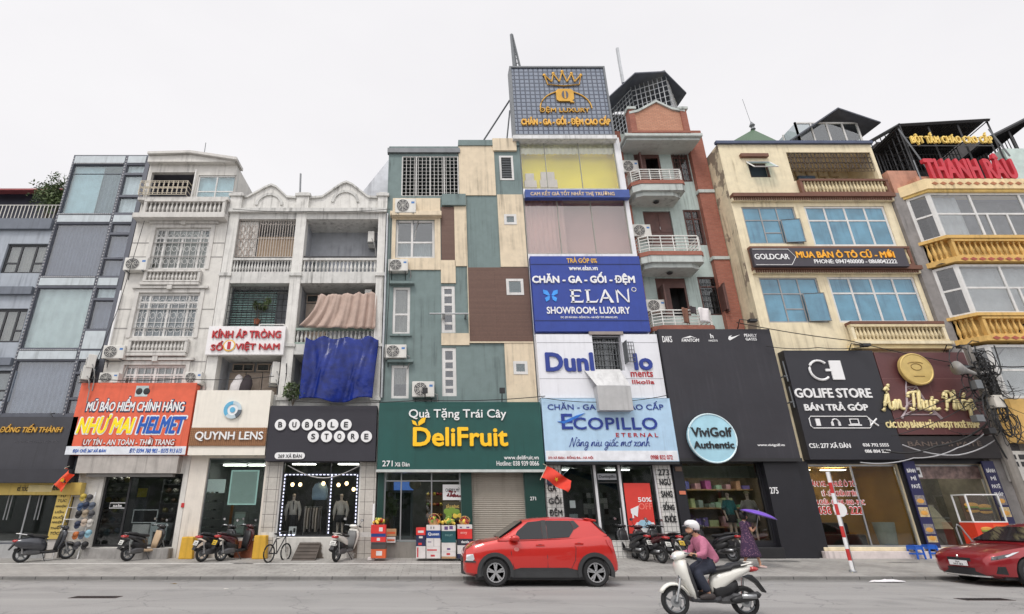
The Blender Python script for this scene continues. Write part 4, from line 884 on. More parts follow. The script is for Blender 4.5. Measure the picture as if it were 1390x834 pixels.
for w_ in (hw[0],hw[2]):
 m=MB(); a,b,c,d=w_; xx=a+(b-a)*.68; xr=b-.02; o_=.14
 frame=[(xx,Y0-.02,c+.05),(xr,Y0-.02-o_,c+.02),(xr,Y0-.02-o_,c+(d-c)*.62),(xx,Y0-.02,c+(d-c)*.63)]
 m.add(frame,[(0,1,2,3)],BLU); m.tube(frame,.03,MATS['aluminium_grey'],4, True); m.build('open_sash',hh)
IRN=mat('dark_rust_iron',sr(72,62,58),.6)
m=MB(); a,b,c,d=hlog; bars(m,a,b,c+.6,d,Y0+.08,IRN,26,2,.014)
rnd=random.Random(2)
for i in range(20):
 cx_=a+(b-a)*(i+.5)/20
 for zz in (.55,.75,.92):m.tube([(cx_+.12*math.cos(t),Y0+.06,c+(d-c)*zz+.16*math.sin(t)) for t in [2*PI*q_/7 for q_ in range(7)]],.016,IRN,4, True)
m.build('iron_grille',hh)
m=MB(); SQ=mat('ochre_relief',sr(170,150,118),.8)
for i in range(6):
 for j in range(3):
  x_,z_=a+.2+i*.55,c+.8+j*.42; m.box(x_,x_+.42,21.93,21.99,z_,z_+.06,SQ); m.box(x_,x_+.06,21.93,21.985,z_+.06,z_+.32,SQ); m.box(x_+.3,x_+.36,21.93,21.985,z_-.15,z_,SQ)
m.build('wall_relief',hh)
m=MB(); m.box(a+1.3,a+2.1,21.8,21.9,c+.3,c+1.2,mat('blue_panel_small',sr(85,110,140),.5)); m.build('inner_window',hh)
CB=mat('cream_baluster',sr(212,196,160),.8,dirt=.5)
balustrade(hh,PX(1083,257),x1-.02,PZ(266.3),PZ(247),Y0-.14,H_B,25,bm_=CB); balustrade(hh,PX(1149,455),x1+.02,PZ(466.8),PZ(444),Y0-.24,H_C,24,rail=CB,bm_=CB)
balustrade(hh,PX(1016,350),PX(1232,350),PZ(363.6),PZ(338),Y0-.14,H_B,26,bm_=CB)
# rooftop: green tin hip and glazed shed with a tilted roof
GT=tiles('green_tin',sr(85,115,85),sr(78,108,80),sr(60,85,62),.12,9,0,.02,.5,.6,.2)
mb=MB(); yy=23.5; p=[(PX(985,196,yy),zt),(PX(1062,196,yy),zt)]; ap=Vector((PX(1024,176,yy+1.5),yy+1.6,PZ(176,yy+1.6)))
zg=PZ(197,yy); mb.box(p[0][0]+.2,p[1][0],yy+.2,yy+3.8,zt,zg,H_C); b1,b2,b3,b4=[Vector((a_,b_,zg)) for a_,b_ in ((p[0][0],yy),(p[1][0]+.2,yy),(p[1][0]+.2,yy+4),(p[0][0],yy+4))]
mb.add([b1,b2,b3,b4,ap,ap+Vector((0,1.2,0))],[(0,1,4),(1,2,5,4),(2,3,5),(3,0,4,5)],GT); mb.build('tin_roof',hh)
mb=MB(); mb.lathe([(.03,0),(.14,.05),(.08,.2),(.16,.32),(.02,.6)],ap-Vector((0,0,.05)),GREYM,8); mb.tube([ap,ap+Vector((-.15,0,2.2))],.015,GREYM,4); mb.build('roof_finial',hh)
mb=MB(); yy=23.0; sa,sb=PX(1084,185,yy),PX(1170,185,yy); zr=PZ(166,yy)
frame_bars(mb,sa,sb,zt,zr,yy,.09,(.25,.5,.75),(),WHITE,.08); frame_bars(mb,sa,sb,zt,zr,yy+3,.09,(.5,),(),WHITE,.08)
for i in range(4):mb.box(sa,sa+.08,yy+i,yy+i+.08,zt,zr,WHITE)
o=mb.build('roof_shed',hh); mb=MB(); mb.box(sa+.05,sb-.05,yy+.03,yy+.037,zt+.05,zr-.05,GL_UP); mb.box(sa+.03,sa+.036,yy+.1,yy+2.9,zt+.05,zr-.05,GL_UP); mb.build('pane',o)
mb=MB(); mb.add([rx(1074,190,22.6),rx(1130,148,22.4),rx(1196,166,22.4),rx(1188,181,24.5),rx(1130,168,27),rx(1090,186,26)],[(0,1,2,3,4,5)],TIN)
v=[Vector(rx(1074,191,22.7)),Vector(rx(1138,147.5,22.5)),Vector(rx(1196,167,22.5)),Vector(rx(1196,167,22.5))+Vector((0,3.5,.3)),Vector(rx(1138,147.5,22.5))+Vector((0,3.5,.3)),Vector(rx(1074,191,22.7))+Vector((0,3.5,.3))]
mb=MB(); u=[p_+Vector((0,0,.08)) for p_ in v]
mb.add(v+u,[(0,1,4,5),(1,2,3,4),(6,11,10,7),(7,10,9,8),(0,6,7,1),(1,7,8,2),(2,8,9,3),(5,4,10,11),(4,3,9,10)],TIN); mb.build('shed_roof',o)
# ground floor
for i,(a,b,c,d) in enumerate(hsh):
 mb=MB(); frame_bars(mb,a,b,c,d,Y0+.06,.06,(.5,) if i==0 else (),(),STEEL,.06); o=mb.build('shop_front',hh)
 mb=MB(); mb.box(a+.02,b-.02 if i==0 else a+1.2,Y0+.085,Y0+.092,c+.02,d-.02,glass('phone_glass',(.72,.72,.68),.01)); mb.build('pane',o)
mb=MB(); mb.box(13.5,17.3,Y0-.3,Y0-.003,.2,.5,mat('pink_white_step',sr(214,203,200),.7,dirt=.3)); mb.box(13.6,17.25,Y0-.15,Y0-.004,.5,.62,mat('cream_step',sr(226,212,180),.7,dirt=.3)); mb.box(17.35,20.4,Y0-.3,Y0-.003,.2,.6,MATS['pink_white_step']); mb.build('step',hh,bevel=.02)
mb=MB(); mb.box(13.315,hsh[0][0]-.01,Y0-.12,Y0-.005,.2,3.5,VB); mb.box(17.13,17.31,Y0-.1,Y0-.005,.2,3.5,VB); mb.box(13.78,20.25,Y0-.08,Y0-.006,3.41,3.9,VB); mb.box(20.27,20.43,Y0-.1,Y0-.006,0,4.3,mat('dirty_concrete',sr(120,116,112),.9,var=.15,dirt=.7,bump=.2)); mb.build('shop_pier',hh)
for t_,xa,xb,ya,yb in (('BÁN XE - THUÊ Ô TÔ',1100,1163,652,660),('LÝ - SỬA CHỮA UY TÍN',1118,1164,665,673),('SỬA CHỮA - IPHONE - IPAD - IMAC',1105,1175,677,685),('058 222 222',1113,1173,688,698)):
 lettering(hh,t_,RC(xa-1,xb+1,ya-1,yb+1),Y0+.084,LETW,.10,depth=.003,name='window_lettering'); lettering(hh,t_,RC(xa,xb,ya,yb),Y0+.0785,mat('red_vinyl',sr(200,45,40),.5),.03,depth=.004,name='window_lettering')
# ------------------------------------------------------------------ house I: bay window house at the right
YI=19.8
hi=thing('bay_house','grey concrete house with white framed bay windows and mustard balustrades','house',(24.5,Y0,0))
CON=mat('bare_concrete',sr(138,134,132),.9,var=.12,dirt=.8,bump=.25)
MUS=mat('mustard_paint',sr(212,172,100),.7,var=.08,dirt=.6); MUSD=mat('mustard_light',sr(228,195,120),.7,dirt=.3)
TER=mat('terracotta_paint',sr(190,140,118),.8,var=.1,dirt=.7)
x0,xc,x1=20.44,21.42,32.0
YB=20.36; xb0=20.95
zt=PZ(262,YB)
mb=MB(); mb.quad((x0,YB,0),(xb0,YB,0),(xb0,YB,zt),(x0,YB,zt),CON); shell(mb,x0,x1,0,zt,YB,34,CON)
mb.box(xb0,x1,YB+.02,YB+.3,0,PZ(560,YI),CON)
def bay_wall(za,zb,mt,out=0.0,m=None):
 m=m or mb; o=out
 m.prism([(xb0-o,YB),(xc-o*.4,YI-o),(x1,YI-o),(x1,YB)],'z',za,zb,mt)
bz=[(PZ(322,YI),PZ(262,YI)),(PZ(426,YI),PZ(359,YI)),(PZ(541,YI),PZ(468,YI))]
bay_wall(PZ(356,YI),PZ(322.5,YI),MUSD,-.25); bay_wall(PZ(462,YI),PZ(427,YI),MUSD,-.25); bay_wall(bz[0][1],PZ(259,YI),MUSD,.1)
bay_wall(PZ(600,YI),PZ(541.5,YI),MUS,0)
for za,zb in bz:
 mb.prism([(xb0+.9,YB+.25),(x1,YB+.25),(x1,YB+.3),(xb0+.9,YB+.3)],'z',za,zb,mat('bay_room',(.20,.20,.21),.9,var=.3))
mb.quad((xb0,YI+.1,PZ(356,YI)),(x1,YI+.1,PZ(356,YI)),(x1,YB+2,PZ(356,YI)),(xb0,YB+2,PZ(356,YI)),CON)
mb.build('wall',hi)
m=MB()
for ya,yb in ((321.5,325.5),(350.5,357),(426,430),(457,464)):bay_wall(PZ(yb,YI),PZ(ya,YI),MUS,.16,m)
m.build('cornice',hi)
m=MB(); bay_wall(PZ(259,YI),PZ(246,YI),mat('cream_band',sr(228,205,160),.7,dirt=.3),.18,m); o=m.build('parapet',hi)
m=MB()
for i in range(22):
 c=xc+.3+i*.36; zc=PZ(252.5,YI); m.prism([(c-.15,zc),(c,zc-.09),(c+.15,zc),(c,zc+.09)],'y',YI-.2,YI-.183,mat('diamond_brown',sr(170,110,75),.7))
m.build('diamond_pattern',o)
m=MB()
for yy in (354,460.5):
 for i in range(22):
  c=xc+.3+i*.36; zc=PZ(yy,YI); m.prism([(c-.16,zc),(c,zc-.08),(c+.16,zc),(c,zc+.08)],'y',YI-.18,YI-.163,mat('diamond_red',sr(165,85,70),.7))
m.build('diamond_pattern',hi)
IG=glass('bay_glass',(.78,.8,.81),.07,wav=.1)
for k,(za,zb) in enumerate(bz):
 m=MB(); fw=.1
 frame_bars(m,xc,x1,za,zb,YI,fw,[(v-xc)/(x1-xc) for v in (xc+1.75,xc+3.9,xc+5.7,xc+7.5)],(.52,),WHITE,.08)
 m.box(xc+2.15,xc+2.22,YI+.002,YI+.07,za+.1,za+(zb-za)*.5,WHITE); m.box(xc+3.0,xc+3.07,YI+.002,YI+.07,za+.1,za+(zb-za)*.5,WHITE)
 d=Vector((xc-xb0,YI-YB,0)); L=d.length
 for t0,t1,z0_,z1_ in ((0,.14,za,zb),(.86,1,za,zb),(.14,.86,za,za+.1),(.14,.86,zb-.1,zb),(.14,.86,za+(zb-za)*.5,za+(zb-za)*.5+.08)):
  p,q_=Vector((xb0,YB,0))+d*t0,Vector((xb0,YB,0))+d*t1; nrm=Vector((d.y,-d.x,0)).normalized()*.07
  m.prism([(p.x,p.y),(q_.x,q_.y),(q_.x-nrm.x,q_.y-nrm.y),(p.x-nrm.x,p.y-nrm.y)],'z',z0_,z1_,WHITE)
 o=m.build('bay_window',hi); p_=MB(); p_.box(xc+.05,x1,YI+.035,YI+.042,za+.05,zb-.05,IG); e=.05
 p_.quad((xb0+.05,YB+.0,za+.05),(xc+.02,YI+.04,za+.05),(xc+.02,YI+.04,zb-.05),(xb0+.05,YB+.0,zb-.05),IG); p_.build('pane',o)
 c=MB(); curtain_mesh(c,xc+.2,xc+(1.4,3.4,1.7)[k],za+.05,zb-.1,YI+.25,CURW,4); curtain_mesh(c,xc+4.2,x1,za+.05,zb-.1,YI+.25,CURW,14); c.build('curtain',o)
for ya,yb in ((326,350),(430.5,457)):
 balustrade(hi,xc+.1,x1,PZ(yb,YI),PZ(ya,YI),YI-.02,MUS,46)
 m=MB(); d=Vector((xc-xb0,YI-YB,0)); za,zb=PZ(yb,YI),PZ(ya,YI)
 for i in range(4):
  p=Vector((xb0,YB,0))+d*(.14+.22*i); m.lathe([(r_*1.0,t*(zb-za)) for r_,t in BAL],(p.x,p.y,za),MUS,8)
 m.build('balustrade',hi)
m=MB(); m.box(xb0-.35,xc+.5,YB-.0,YB+.3,PZ(262,YB),PZ(232,YB),TER); m.box(xc-.1,xc+.5,YI+.1,YB,PZ(258,YI),PZ(238,YI),TER); m.box(xc+.0,x1,YI+.3,YI+.55,PZ(259,YI),PZ(240,YI),mat('rust_parapet',sr(160,100,85),.8,dirt=.5)); m.build('roof_parapet',hi)
# rooftop steel pergola and the second one beside it
PG=mat('black_steel',(.025,.025,.028),.5,.2)
def pergola(pts_px,D,dep,zdrop,nm,n=26):
 m=MB(); a,b=pts_px; A1=Vector((PX(a[0],a[1],D),D,PZ(a[1],D))); B1=Vector((PX(b[0],b[1],D),D,PZ(b[1],D)))
 up=Vector((0,dep,-.5)); m.tube([A1,B1],.09,PG,4); m.tube([A1+up,B1+up],.09,PG,4)
 for i in range(n+1):
  p=A1.lerp(B1,i/n); m.tube([p,p+up],.03,PG,4)
  q_=p.copy(); q_.z=max(zdrop,p.z-3.2); m.tube([p+up*.45,Vector((p.x,p.y+dep*.45,zdrop))],.025,PG,4)
 for t in (0,.33,.66,1):
  p=A1.lerp(B1,t); m.tube([p+Vector((0,.1,0)),Vector((p.x,p.y+.1,zdrop))],.045,PG,4)
 for i in range(9):
  z=zdrop+(min(A1.z,B1.z)-zdrop)*i/8; m.tube([Vector((A1.x,A1.y+dep*.45,z)),Vector((B1.x,B1.y+dep*.45,z))],.025,PG,4)
 m.add([A1+Vector((0,.05,.1)),B1+Vector((0,.05,.1)),B1+up+Vector((0,0,.1)),A1+up+Vector((0,0,.1))],[(0,1,2,3)],PG)
 m.box(min(A1.x,B1.x)+.3,max(A1.x,B1.x)-.3,D+dep*.8,D+dep*.9,zdrop,A1.z-.3,mat('backing_dark',(.07,.065,.065),.9,var=.3))  # dark backing box behind the slats
 return m.build(nm,hi)
pergola(((1221,170),(1342,163)),20.8,4,PZ(235,20.8),'roof_pergola')
m=MB(); A1,B1=Vector(rx(1170,199,24)),Vector(rx(1221,170,20.8))
for i in range(9):
 p=A1.lerp(B1,i/8); m.tube([p,Vector((p.x,p.y,PZ(262,22)))],.03,PG,4)
m.tube([A1,B1],.1,PG,4)
for i in range(8):
 t=i/7; z0_=PZ(260,22); m.tube([Vector((A1.x,A1.y,z0_+(A1.z-z0_)*t)),Vector((B1.x,B1.y,z0_+(B1.z-z0_)*t))],.03,PG,4)
m.build('roof_side_grid',hi)
m=MB(); m.box(PX(1205,245,24.8),PX(1350,245,24.8),24.6,25.4,PZ(262,23),PZ(196,24.8),mat('backing_dark',(.07,.065,.065),.9)); m.build('dark_backing',hi)  # dark box added so the background behind the pergola stays dark
hj=thing('neighbour_house','grey house at the right edge with a dark slatted roof canopy rising above its neighbour','house',(33,21,0))
m=MB(); m.box(26.0,40,23,34,0,PZ(258,23),CON); m.build('wall',hj)
hi_keep=hi; hi=hj; pergola(((1345,186),(1420,148)),22.0,4,PZ(262,22.0),'roof_canopy',18); hi=hi_keep
m=MB(); m.box(PX(1378,230,21.5),PX(1440,230,21.5),21.6,22,PZ(262,21.5),PZ(200,21.5),mat('mint_roof_wall',sr(190,205,200),.8)); m.build('roof_wall',hj)
ceiling_lamps(he,(-.8,.6),22.2,3.43,12); ceiling_lamps(hf,(5.2,7.4),22.2,3.38,11); ceiling_lamps(hg,(10,11.2,12.4),22,3.42,11); ceiling_lamps(hh,(14.4,15.8),22,3.36,10); ceiling_lamps(hh,(18.2,19.4),22,3.42,9); ceiling_lamps(hf,(5.4,7.6),20.85,fy[3],8)
# ------------------------------------------------------------------ shop signs
DS=20.1
def sign(name,label,rect,mt,D=DS,back=20.47,edge=None,cat='shop sign',bevel=0):
 a,b,c,d=rect; t=thing(name,label,cat,((a+b)/2,D,c))
 m=MB(); m.box(a,b,D,back,c,d,mt); m.build('board',t,bevel=bevel)
 if edge:
  m=MB(); e=.04
  m.box(a-e,b+e,D-.02,D+.1,d+.002,d+e,edge); m.box(a-e,b+e,D-.02,D+.1,c-e,c-.002,edge); m.box(a-e,a-.002,D-.02,D+.1,c-.002,d+.002,edge); m.box(b+.002,b+e,D-.02,D+.1,c-.002,d+.002,edge); m.build('frame',t)
 return t
def TX(xl,xr,yt,yb,D=DS): return RC(xl,xr,yt,yb,D)
def disc_y(m,x,y,z,r,mt,d=.02,n=28):m.lathe([(r,0),(r,-d)],(x,y,z),mt,n,'y')
# dark hair salon sign, far left
s=sign('shop_sign','dark grey salon fascia with gold raised lettering beneath the glass tower',(-19.5,PX(103,600,DS)-.12,PZ(637,DS),PZ(566,DS)),mat('slate_fascia',sr(62,62,68),.6,var=.06,dirt=.25))
lettering(s,'ĐỒNG TIẾN THÀNH',TX(2,86,576,587.5),DS,GOLD,.03,.2,depth=.05)
lettering(s,'HỆ THỐNG CHĂM SÓC TÓC',TX(20,80,597,602),DS,mat('grey_letter',sr(90,90,95),.5),.0,depth=.01)
m=MB(); m.box(-19.5,PX(103,600,DS)+.1,DS-.25,20.47,PZ(656,DS),PZ(637.5,DS),mat('slate_soffit',sr(50,50,56),.6)); m.build('soffit',s)
m=MB(); m.tube([(PX(62,560,19.9),20.4,PZ(558,19.9)),(PX(66,570,19.6),19.6,PZ(562,19.6)),(PX(72,572,19.5),19.4,PZ(566,19.5))],.02,BLACK,5); m.build('lamp_arm',s)
YS=mat('yellow_banner',sr(205,178,95),.6,var=.06,dirt=.3)
s=sign('shop_sign','narrow yellow banner strip over the salon door with part of its words pasted over',(-19.5,PX(112,653,20.2),PZ(672,20.2),PZ(654,20.2)-.03),YS,20.2)
lettering(s,'KẺ TÓC',TX(24,38,659.5,667,20.2),20.2,BLACK,.03,depth=.006); lettering(s,'BEAUTY',TX(72,84,658,666,20.2),20.2,BLACK,.03,depth=.006)
m=MB(); m.box(PX(38.5,663,20.2),PX(71,663,20.2),20.19,20.199,PZ(668,20.2),PZ(658.5,20.2),mat('pasted_strip',sr(222,205,150),.7)); m.build('pasted_strip',s)
ya=(PX(101,668,20.25),PX(120,668,20.25));
s=sign('shop_sign','tall yellow vertical panel of hair service words beside the cap rack',(-13.32,-12.86,PZ(732,20.28),PZ(667,20.28)),YS,20.28)
for i,t_ in enumerate(('TƯ','TỤC','NHUỘM','UỐN','DUỖI','NHUỘM','THẨM','TÓC')):
 yy=672+i*7.2; z0_,z1_=PZ(yy+3.4,20.28),PZ(yy-1.2,20.28); wd=min(.38,.1*len(t_)+.02); lettering(s,t_,(-13.1-wd/2,-13.1+wd/2,z0_,z1_),20.28,BLACK,.03,.15,depth=.005)
# orange helmet shop banner
ORG=mat('orange_banner',sr(222,100,70),.55,var=.06,dirt=.2,bump=.25,bscale=2)
hr_=(-13.3,-8.92,PZ(617.5,DS),PZ(520,DS))
s=sign('shop_sign','bright orange banner with white, yellow and blue lettering over the cap shop',hr_,ORG,DS)
m=MB(); m.box(hr_[0]+.003,hr_[1]-.003,DS-.004,DS-.001,hr_[2]+.003,PZ(606,DS),mat('pale_blue_strip',sr(222,226,232),.5)); m.build('address_strip',s)
BLUL=mat('blue_letter',sr(28,88,178),.4); REDL=mat('red_letter',sr(178,38,44),.4)
def outlined(s,body,r,D,m1,m2,bold,shear,gap=.006):
 lettering(s,body,(r[0]-.05,r[1]+.05,r[2]-.05,r[3]+.05),D-.002,m2,bold+.04,shear,depth=.006,name='letter_outline'); return lettering(s,body,r,D-.011,m1,bold,shear,depth=.008)
outlined(s,'MŨ BẢO HIỂM CHÍNH HÃNG',TX(119,251,539,558.5),DS,LETW,mat('navy_outline',sr(45,60,90),.5),.035,.1)
outlined(s,'NHƯ MAI',TX(106,183,563,589),DS,mat('bright_yellow',sr(250,225,20),.4,var=.02),LETW,.06,.25)
outlined(s,'HELMET',TX(187,252,565.5,589),DS,BLUL,LETW,.07,.25)
outlined(s,'UY TÍN - AN TOÀN - THỜI TRANG',TX(114,237,594,604.5),DS,LETW,mat('brown_outline',sr(150,50,35),.5),.02,.1)
lettering(s,'ĐỊA CHỈ: 267 XÃ ĐÀN',TX(99,144,608.8,615.5),DS-.004,BLUL,.04,.15,depth=.006); lettering(s,'ĐT: 0394 760 983 - 0375 913 615',TX(176,247,608.8,615),DS-.004,BLUL,.04,.15,depth=.006)
m=MB(); m.box(PX(184,532,DS),PX(201,532,DS),DS-.008,DS-.002,PZ(538.5,DS),PZ(524,DS),mat('photo_patch',sr(190,205,205),.5)); a=PX(189,532,DS); z=PZ(531.5,DS)
for dx in (0,.28):m.ball((a+dx,DS-.008,z),.13,.012,.13,BLACK,10,6)
m.build('helmet_picture',s)
# Quynh lens
QC=mat('cream_sign',sr(232,226,214),.5,var=.03,dirt=.15)
qr=(-8.84,-6.04,PZ(618,DS),PZ(530,DS))
s=sign('shop_sign','cream sign board with a blue ring emblem and a brown perforated band',qr,QC,DS)
BRB=tiles('brown_perforated',sr(178,130,88),sr(172,124,84),sr(130,88,54),.07,.07,0,.02,.5,.3,.1)
m=MB(); m.box(qr[0]+.0,qr[1]-.0,DS-.05,DS-.001,PZ(605.5,DS),PZ(581,DS),BRB); m.build('brown_band',s)
lettering(s,'QUYNH LENS',TX(266,358,586.5,599.5),DS-.05,LETW,.035,depth=.05)
m=MB(); cx_,cz_=PX(316.5,557,DS),PZ(557,DS); r_=.33
for i in range(24):
 a0,a1=2*PI*i/24,2*PI*(i+1)/24; mt=mat('ring_blue',sr(95,170,205),.35) if 5<i<15 else mat('ring_light',sr(190,205,212),.35) if i<20 else mat('ring_dark',sr(90,100,110),.35)
 m.prism([(cx_+r_*math.cos(a0),cz_+r_*math.sin(a0)),(cx_+r_*math.cos(a1),cz_+r_*math.sin(a1)),(cx_+.2*math.cos(a1),cz_+.2*math.sin(a1)),(cx_+.2*math.cos(a0),cz_+.2*math.sin(a0))],'y',DS-.08,DS-.002,mt)
disc_y(m,cx_,DS-.04,cz_,.198,LETW,.02); disc_y(m,cx_,DS-.062,cz_,.1,mat('ring_blue',(0,0,0)),.02); m.build('emblem',s)
m=MB()
for px_ in (275,301,346):m.lathe([(.06,0),(.07,-.03)],(PX(px_,620,DS),DS+.1,qr[2]-.001),CHROME,10)
m.build('downlight',s)
# glasses lens sign (upper)
s=sign('shop_sign','white upstairs sign with raised crimson lettering hung under the plant window',RC(281,386,443,481.5,20.3),mat('white_sign',sr(232,230,230),.5,var=.03,dirt=.2),20.3)
lettering(s,'KÍNH ÁP TRÒNG',TX(289,382,447,459.5,20.3),20.3,REDL,.04,depth=.06)
lettering(s,'SỐ',TX(287,303.5,463.5,476.5,20.3),20.3,REDL,.045,depth=.06); lettering(s,'VIỆT NAM',TX(320,380,464,477.5,20.3),20.3,REDL,.04,depth=.06)
m=MB(); cx_,cz_=PX(311.5,469.5,20.3),PZ(469.5,20.3); disc_y(m,cx_,20.29,cz_,.24,GOLD,.02); disc_y(m,cx_,20.27,cz_,.19,LETW,.01); m.build('roundel',s)
lettering(s,'1',TX(309.3,313.5,464.5,474.5,20.3),20.262,REDL,.05,depth=.02)
# bubble store
br=(-6.0,-2.02,PZ(626,DS),PZ(551,DS))
s=sign('shop_sign','charcoal fabric sign with white lettered discs in two rows',br,mat('charcoal_fabric',sr(54,53,60),.8,var=.05,scale=1.2,bump=.15,bscale=8),DS)
for body,xs,yy in (('BUBBLE',(381,400,417.5,434.5,452,470),577),('STORE',(425.5,443.5,461,479.5,497.5),593)):
 for ch,px_ in zip(body,xs):
  cx_,cz_=PX(px_,yy,DS),PZ(yy,DS); m=MB(); disc_y(m,cx_,DS,cz_,.205,LETW,.05); d_=m.build('disc',s)
  lettering(d_,ch,(cx_-.075,cx_+.075,cz_-.1,cz_+.1),DS-.05,BLACK,.06,depth=.012)
m=MB(); a,b,c,d=TX(373,414,614.5,623.5); rr=(d-c)/2
m.prism([(a+rr+rr*math.cos(t),c+rr+rr*math.sin(t)) for t in [PI/2+PI*q/8 for q in range(9)]]+[(b-rr+rr*math.cos(t),c+rr+rr*math.sin(t)) for t in [-PI/2+PI*q/8 for q in range(9)]],'y',DS-.03,DS-.001,LETW); m.build('address_plate',s)
lettering(s,'269 XÃ ĐÀN',TX(378,410,616,622),DS-.03,BLACK,.02,depth=.008)
# fruit shop
fr_=(PX(513,600,DS),PX(737,600,DS),PZ(637.5,DS),PZ(546,DS))
s=sign('shop_sign','wide dark green sign with yellow brand lettering sprouting two leaves',fr_,mat('green_sign',sr(26,80,75),.5,var=.08,scale=1,dirt=.2),DS)
lettering(s,'Quà Tặng Trái Cây',TX(555,687,555,571),DS,LETW,.022,depth=.05)
lettering(s,'DeliFruit',TX(560.5,689,580.5,606.5),DS,mat('sun_yellow',sr(255,200,30),.4,var=.02),.07,depth=.09)
m=MB(); SY=MATS['sun_yellow']; ex,ez=PX(567,579,DS),PZ(579,DS)
m.prism([(ex,ez),(ex-.18,ez+.08),(ex-.22,ez+.22),(ex-.08,ez+.17)],'y',DS-.08,DS-.001,SY); m.prism([(ex+.03,ez),(ex+.02,ez+.15),(ex+.14,ez+.28),(ex+.3,ez+.32),(ex+.26,ez+.14)],'y',DS-.081,DS-.002,SY); m.build('leaf_emblem',s)
lettering(s,'271',TX(519,533,625.5,633.5),DS,LETW,.03,depth=.02); lettering(s,'Xã Đàn',TX(536,556,627.5,633.5),DS,LETW,.03,depth=.02)
lettering(s,'www.delifruit.vn',TX(684,731,618.5,624),DS,LETW,.025,depth=.02); lettering(s,'Hotline: 038 939 0066',TX(674,731.5,626,632.5),DS,LETW,.025,depth=.02)
m=MB(); m.box(fr_[0]-.03,fr_[1]+.03,DS-.03,20.46,fr_[2]-.09,fr_[2]-.002,mat('pale_trim',sr(190,195,192),.5)); m.build('trim',s)
for px_ in (577,682):
 m=MB(); x_=PX(px_,535,19.9); z_=PZ(534,19.9); m.box(x_-.1,x_+.1,19.85,19.95,z_,z_+.2,BLACK); m.tube([(x_,20.2,fr_[3]-.1),(x_,19.95,z_+.1)],.02,BLACK,4); m.build('floodlight',s)
# mattress billboard set
NAVY=mat('royal_blue_board',sr(36,62,148),.4,var=.06,dirt=.15)
er=(PX(717,400,20.2),PX(874,400,20.2),PZ(450,20.2),PZ(348,20.2)); er=(4.15,8.72,er[2],er[3])
s=sign('billboard','royal blue showroom billboard with a butterfly emblem and white raised lettering',er,NAVY,20.2,20.48,cat='billboard')
D2=20.2
lettering(s,'TRẢ GÓP 0%',TX(769,810,349,357.5,D2),D2,GOLD,.03,depth=.02); lettering(s,'www.elan.vn',TX(772,811,361,367.5,D2),D2,LETW,.045,depth=.02)
m=MB(); m.box(er[0]+.01,er[1]-.01,D2-.012,D2-.001,PZ(359.6,D2),PZ(358.6,D2),mat('navy_line',sr(20,36,95),.5)); m.box(er[0]+.01,er[1]-.01,D2-.012,D2-.001,PZ(436,D2),PZ(435,D2),MATS['navy_line']); m.build('panel_joint',s)
lettering(s,'CHĂN - GA - GỐI - ĐỆM',TX(722,861,370,387.5,D2),D2,LETW,.05,depth=.05)
# flared capitals, hand drawn
m=MB(); a,b,c,d=TX(773,857,394,411.5,D2); h=d-c; u=(b-a)/4.35
def bl(pts,ox):m.prism([(a+(ox+x)*u,c+z*h) for x,z in pts],'y',D2-.05,D2-.001-ox*.0003,LETW)
bl([(.02,0),(.9,0),(.95,.25),(.85,.12),(.1,.12)],0); bl([(.02,1),(.8,1),(.85,.8),(.7,.9),(.1,.9)],0); bl([(.05,.46),(.68,.46),(.72,.56),(.05,.56)],0); bl([(.14,.02),(.3,.02),(.3,.98),(.14,.98)],.001)
bl([(.14,.02),(.3,.02),(.3,.98),(.14,.98)],1.05); bl([(.02,0),(.8,0),(.95,.3),(.75,.12),(.1,.12)],1.06); bl([(.04,.94),(.42,.94),(.42,1),(.04,1)],1.07)
bl([(.0,0),(.12,0),(.5,.85),(.42,1)],2.05); bl([(.42,1),(.52,1.02),(1.0,0),(.78,0)],2.06); bl([(.2,.3),(.72,.3),(.68,.4),(.24,.4)],2.07)
bl([(.08,0),(.18,0),(.18,1),(.08,1)],3.2); bl([(.05,1),(.22,1),(.92,.0),(.85,0)],3.21); bl([(.84,0),(.92,0),(.98,1.12),(.88,1)],3.22)
m.build('lettering',s)
lettering(s,'SHOWROOM: LUXURY',TX(742,855,417,426.5,D2),D2,LETW,.05,depth=.03); lettering(s,'ĐC: 273 XÃ ĐÀN - ĐỐNG ĐA - HÀ NỘI * ĐT: 0988 832 072',TX(761,838,428.5,433,D2),D2,LETW,.03,depth=.01)
m=MB(); cx_,cz_=PX(747.5,402,D2),PZ(402,D2); BB=mat('sky_butterfly',sr(60,150,235),.35)
for sgn in (1,-1):m.prism([(cx_+sgn*x,cz_+z) for x,z in ((.03,.02),(.12,.22),(.3,.27),(.29,.1),(.1,.0))],'y',D2-.03,D2-.001,BB); m.prism([(cx_+sgn*x,cz_+z) for x,z in ((.03,-.02),(.1,-.01),(.25,-.1),(.2,-.26),(.07,-.18))],'y',D2-.031,D2-.002,BB)
m.tube([(cx_-.0+.07+.09*math.cos(t)+(PX(858,394,D2)-cx_),D2-.02,PZ(393.5,D2)+.09*math.sin(t)) for t in [2*PI*q/12 for q in range(12)]],.018,LETW,4, True); m.build('emblem',s)
s=sign('sign_band','slim blue band with beige lettering under the yellow lit showroom window',(4.16,8.74,PZ(268,D2),PZ(257.4,D2)),mat('band_blue',sr(58,82,150),.4),D2,cat='sign')
lettering(s,'CAM KẾT GIÁ TỐT NHẤT THỊ TRƯỜNG',TX(720,834,258.5,267,D2),D2,mat('beige_letter',sr(220,195,160),.4),.025,depth=.015)
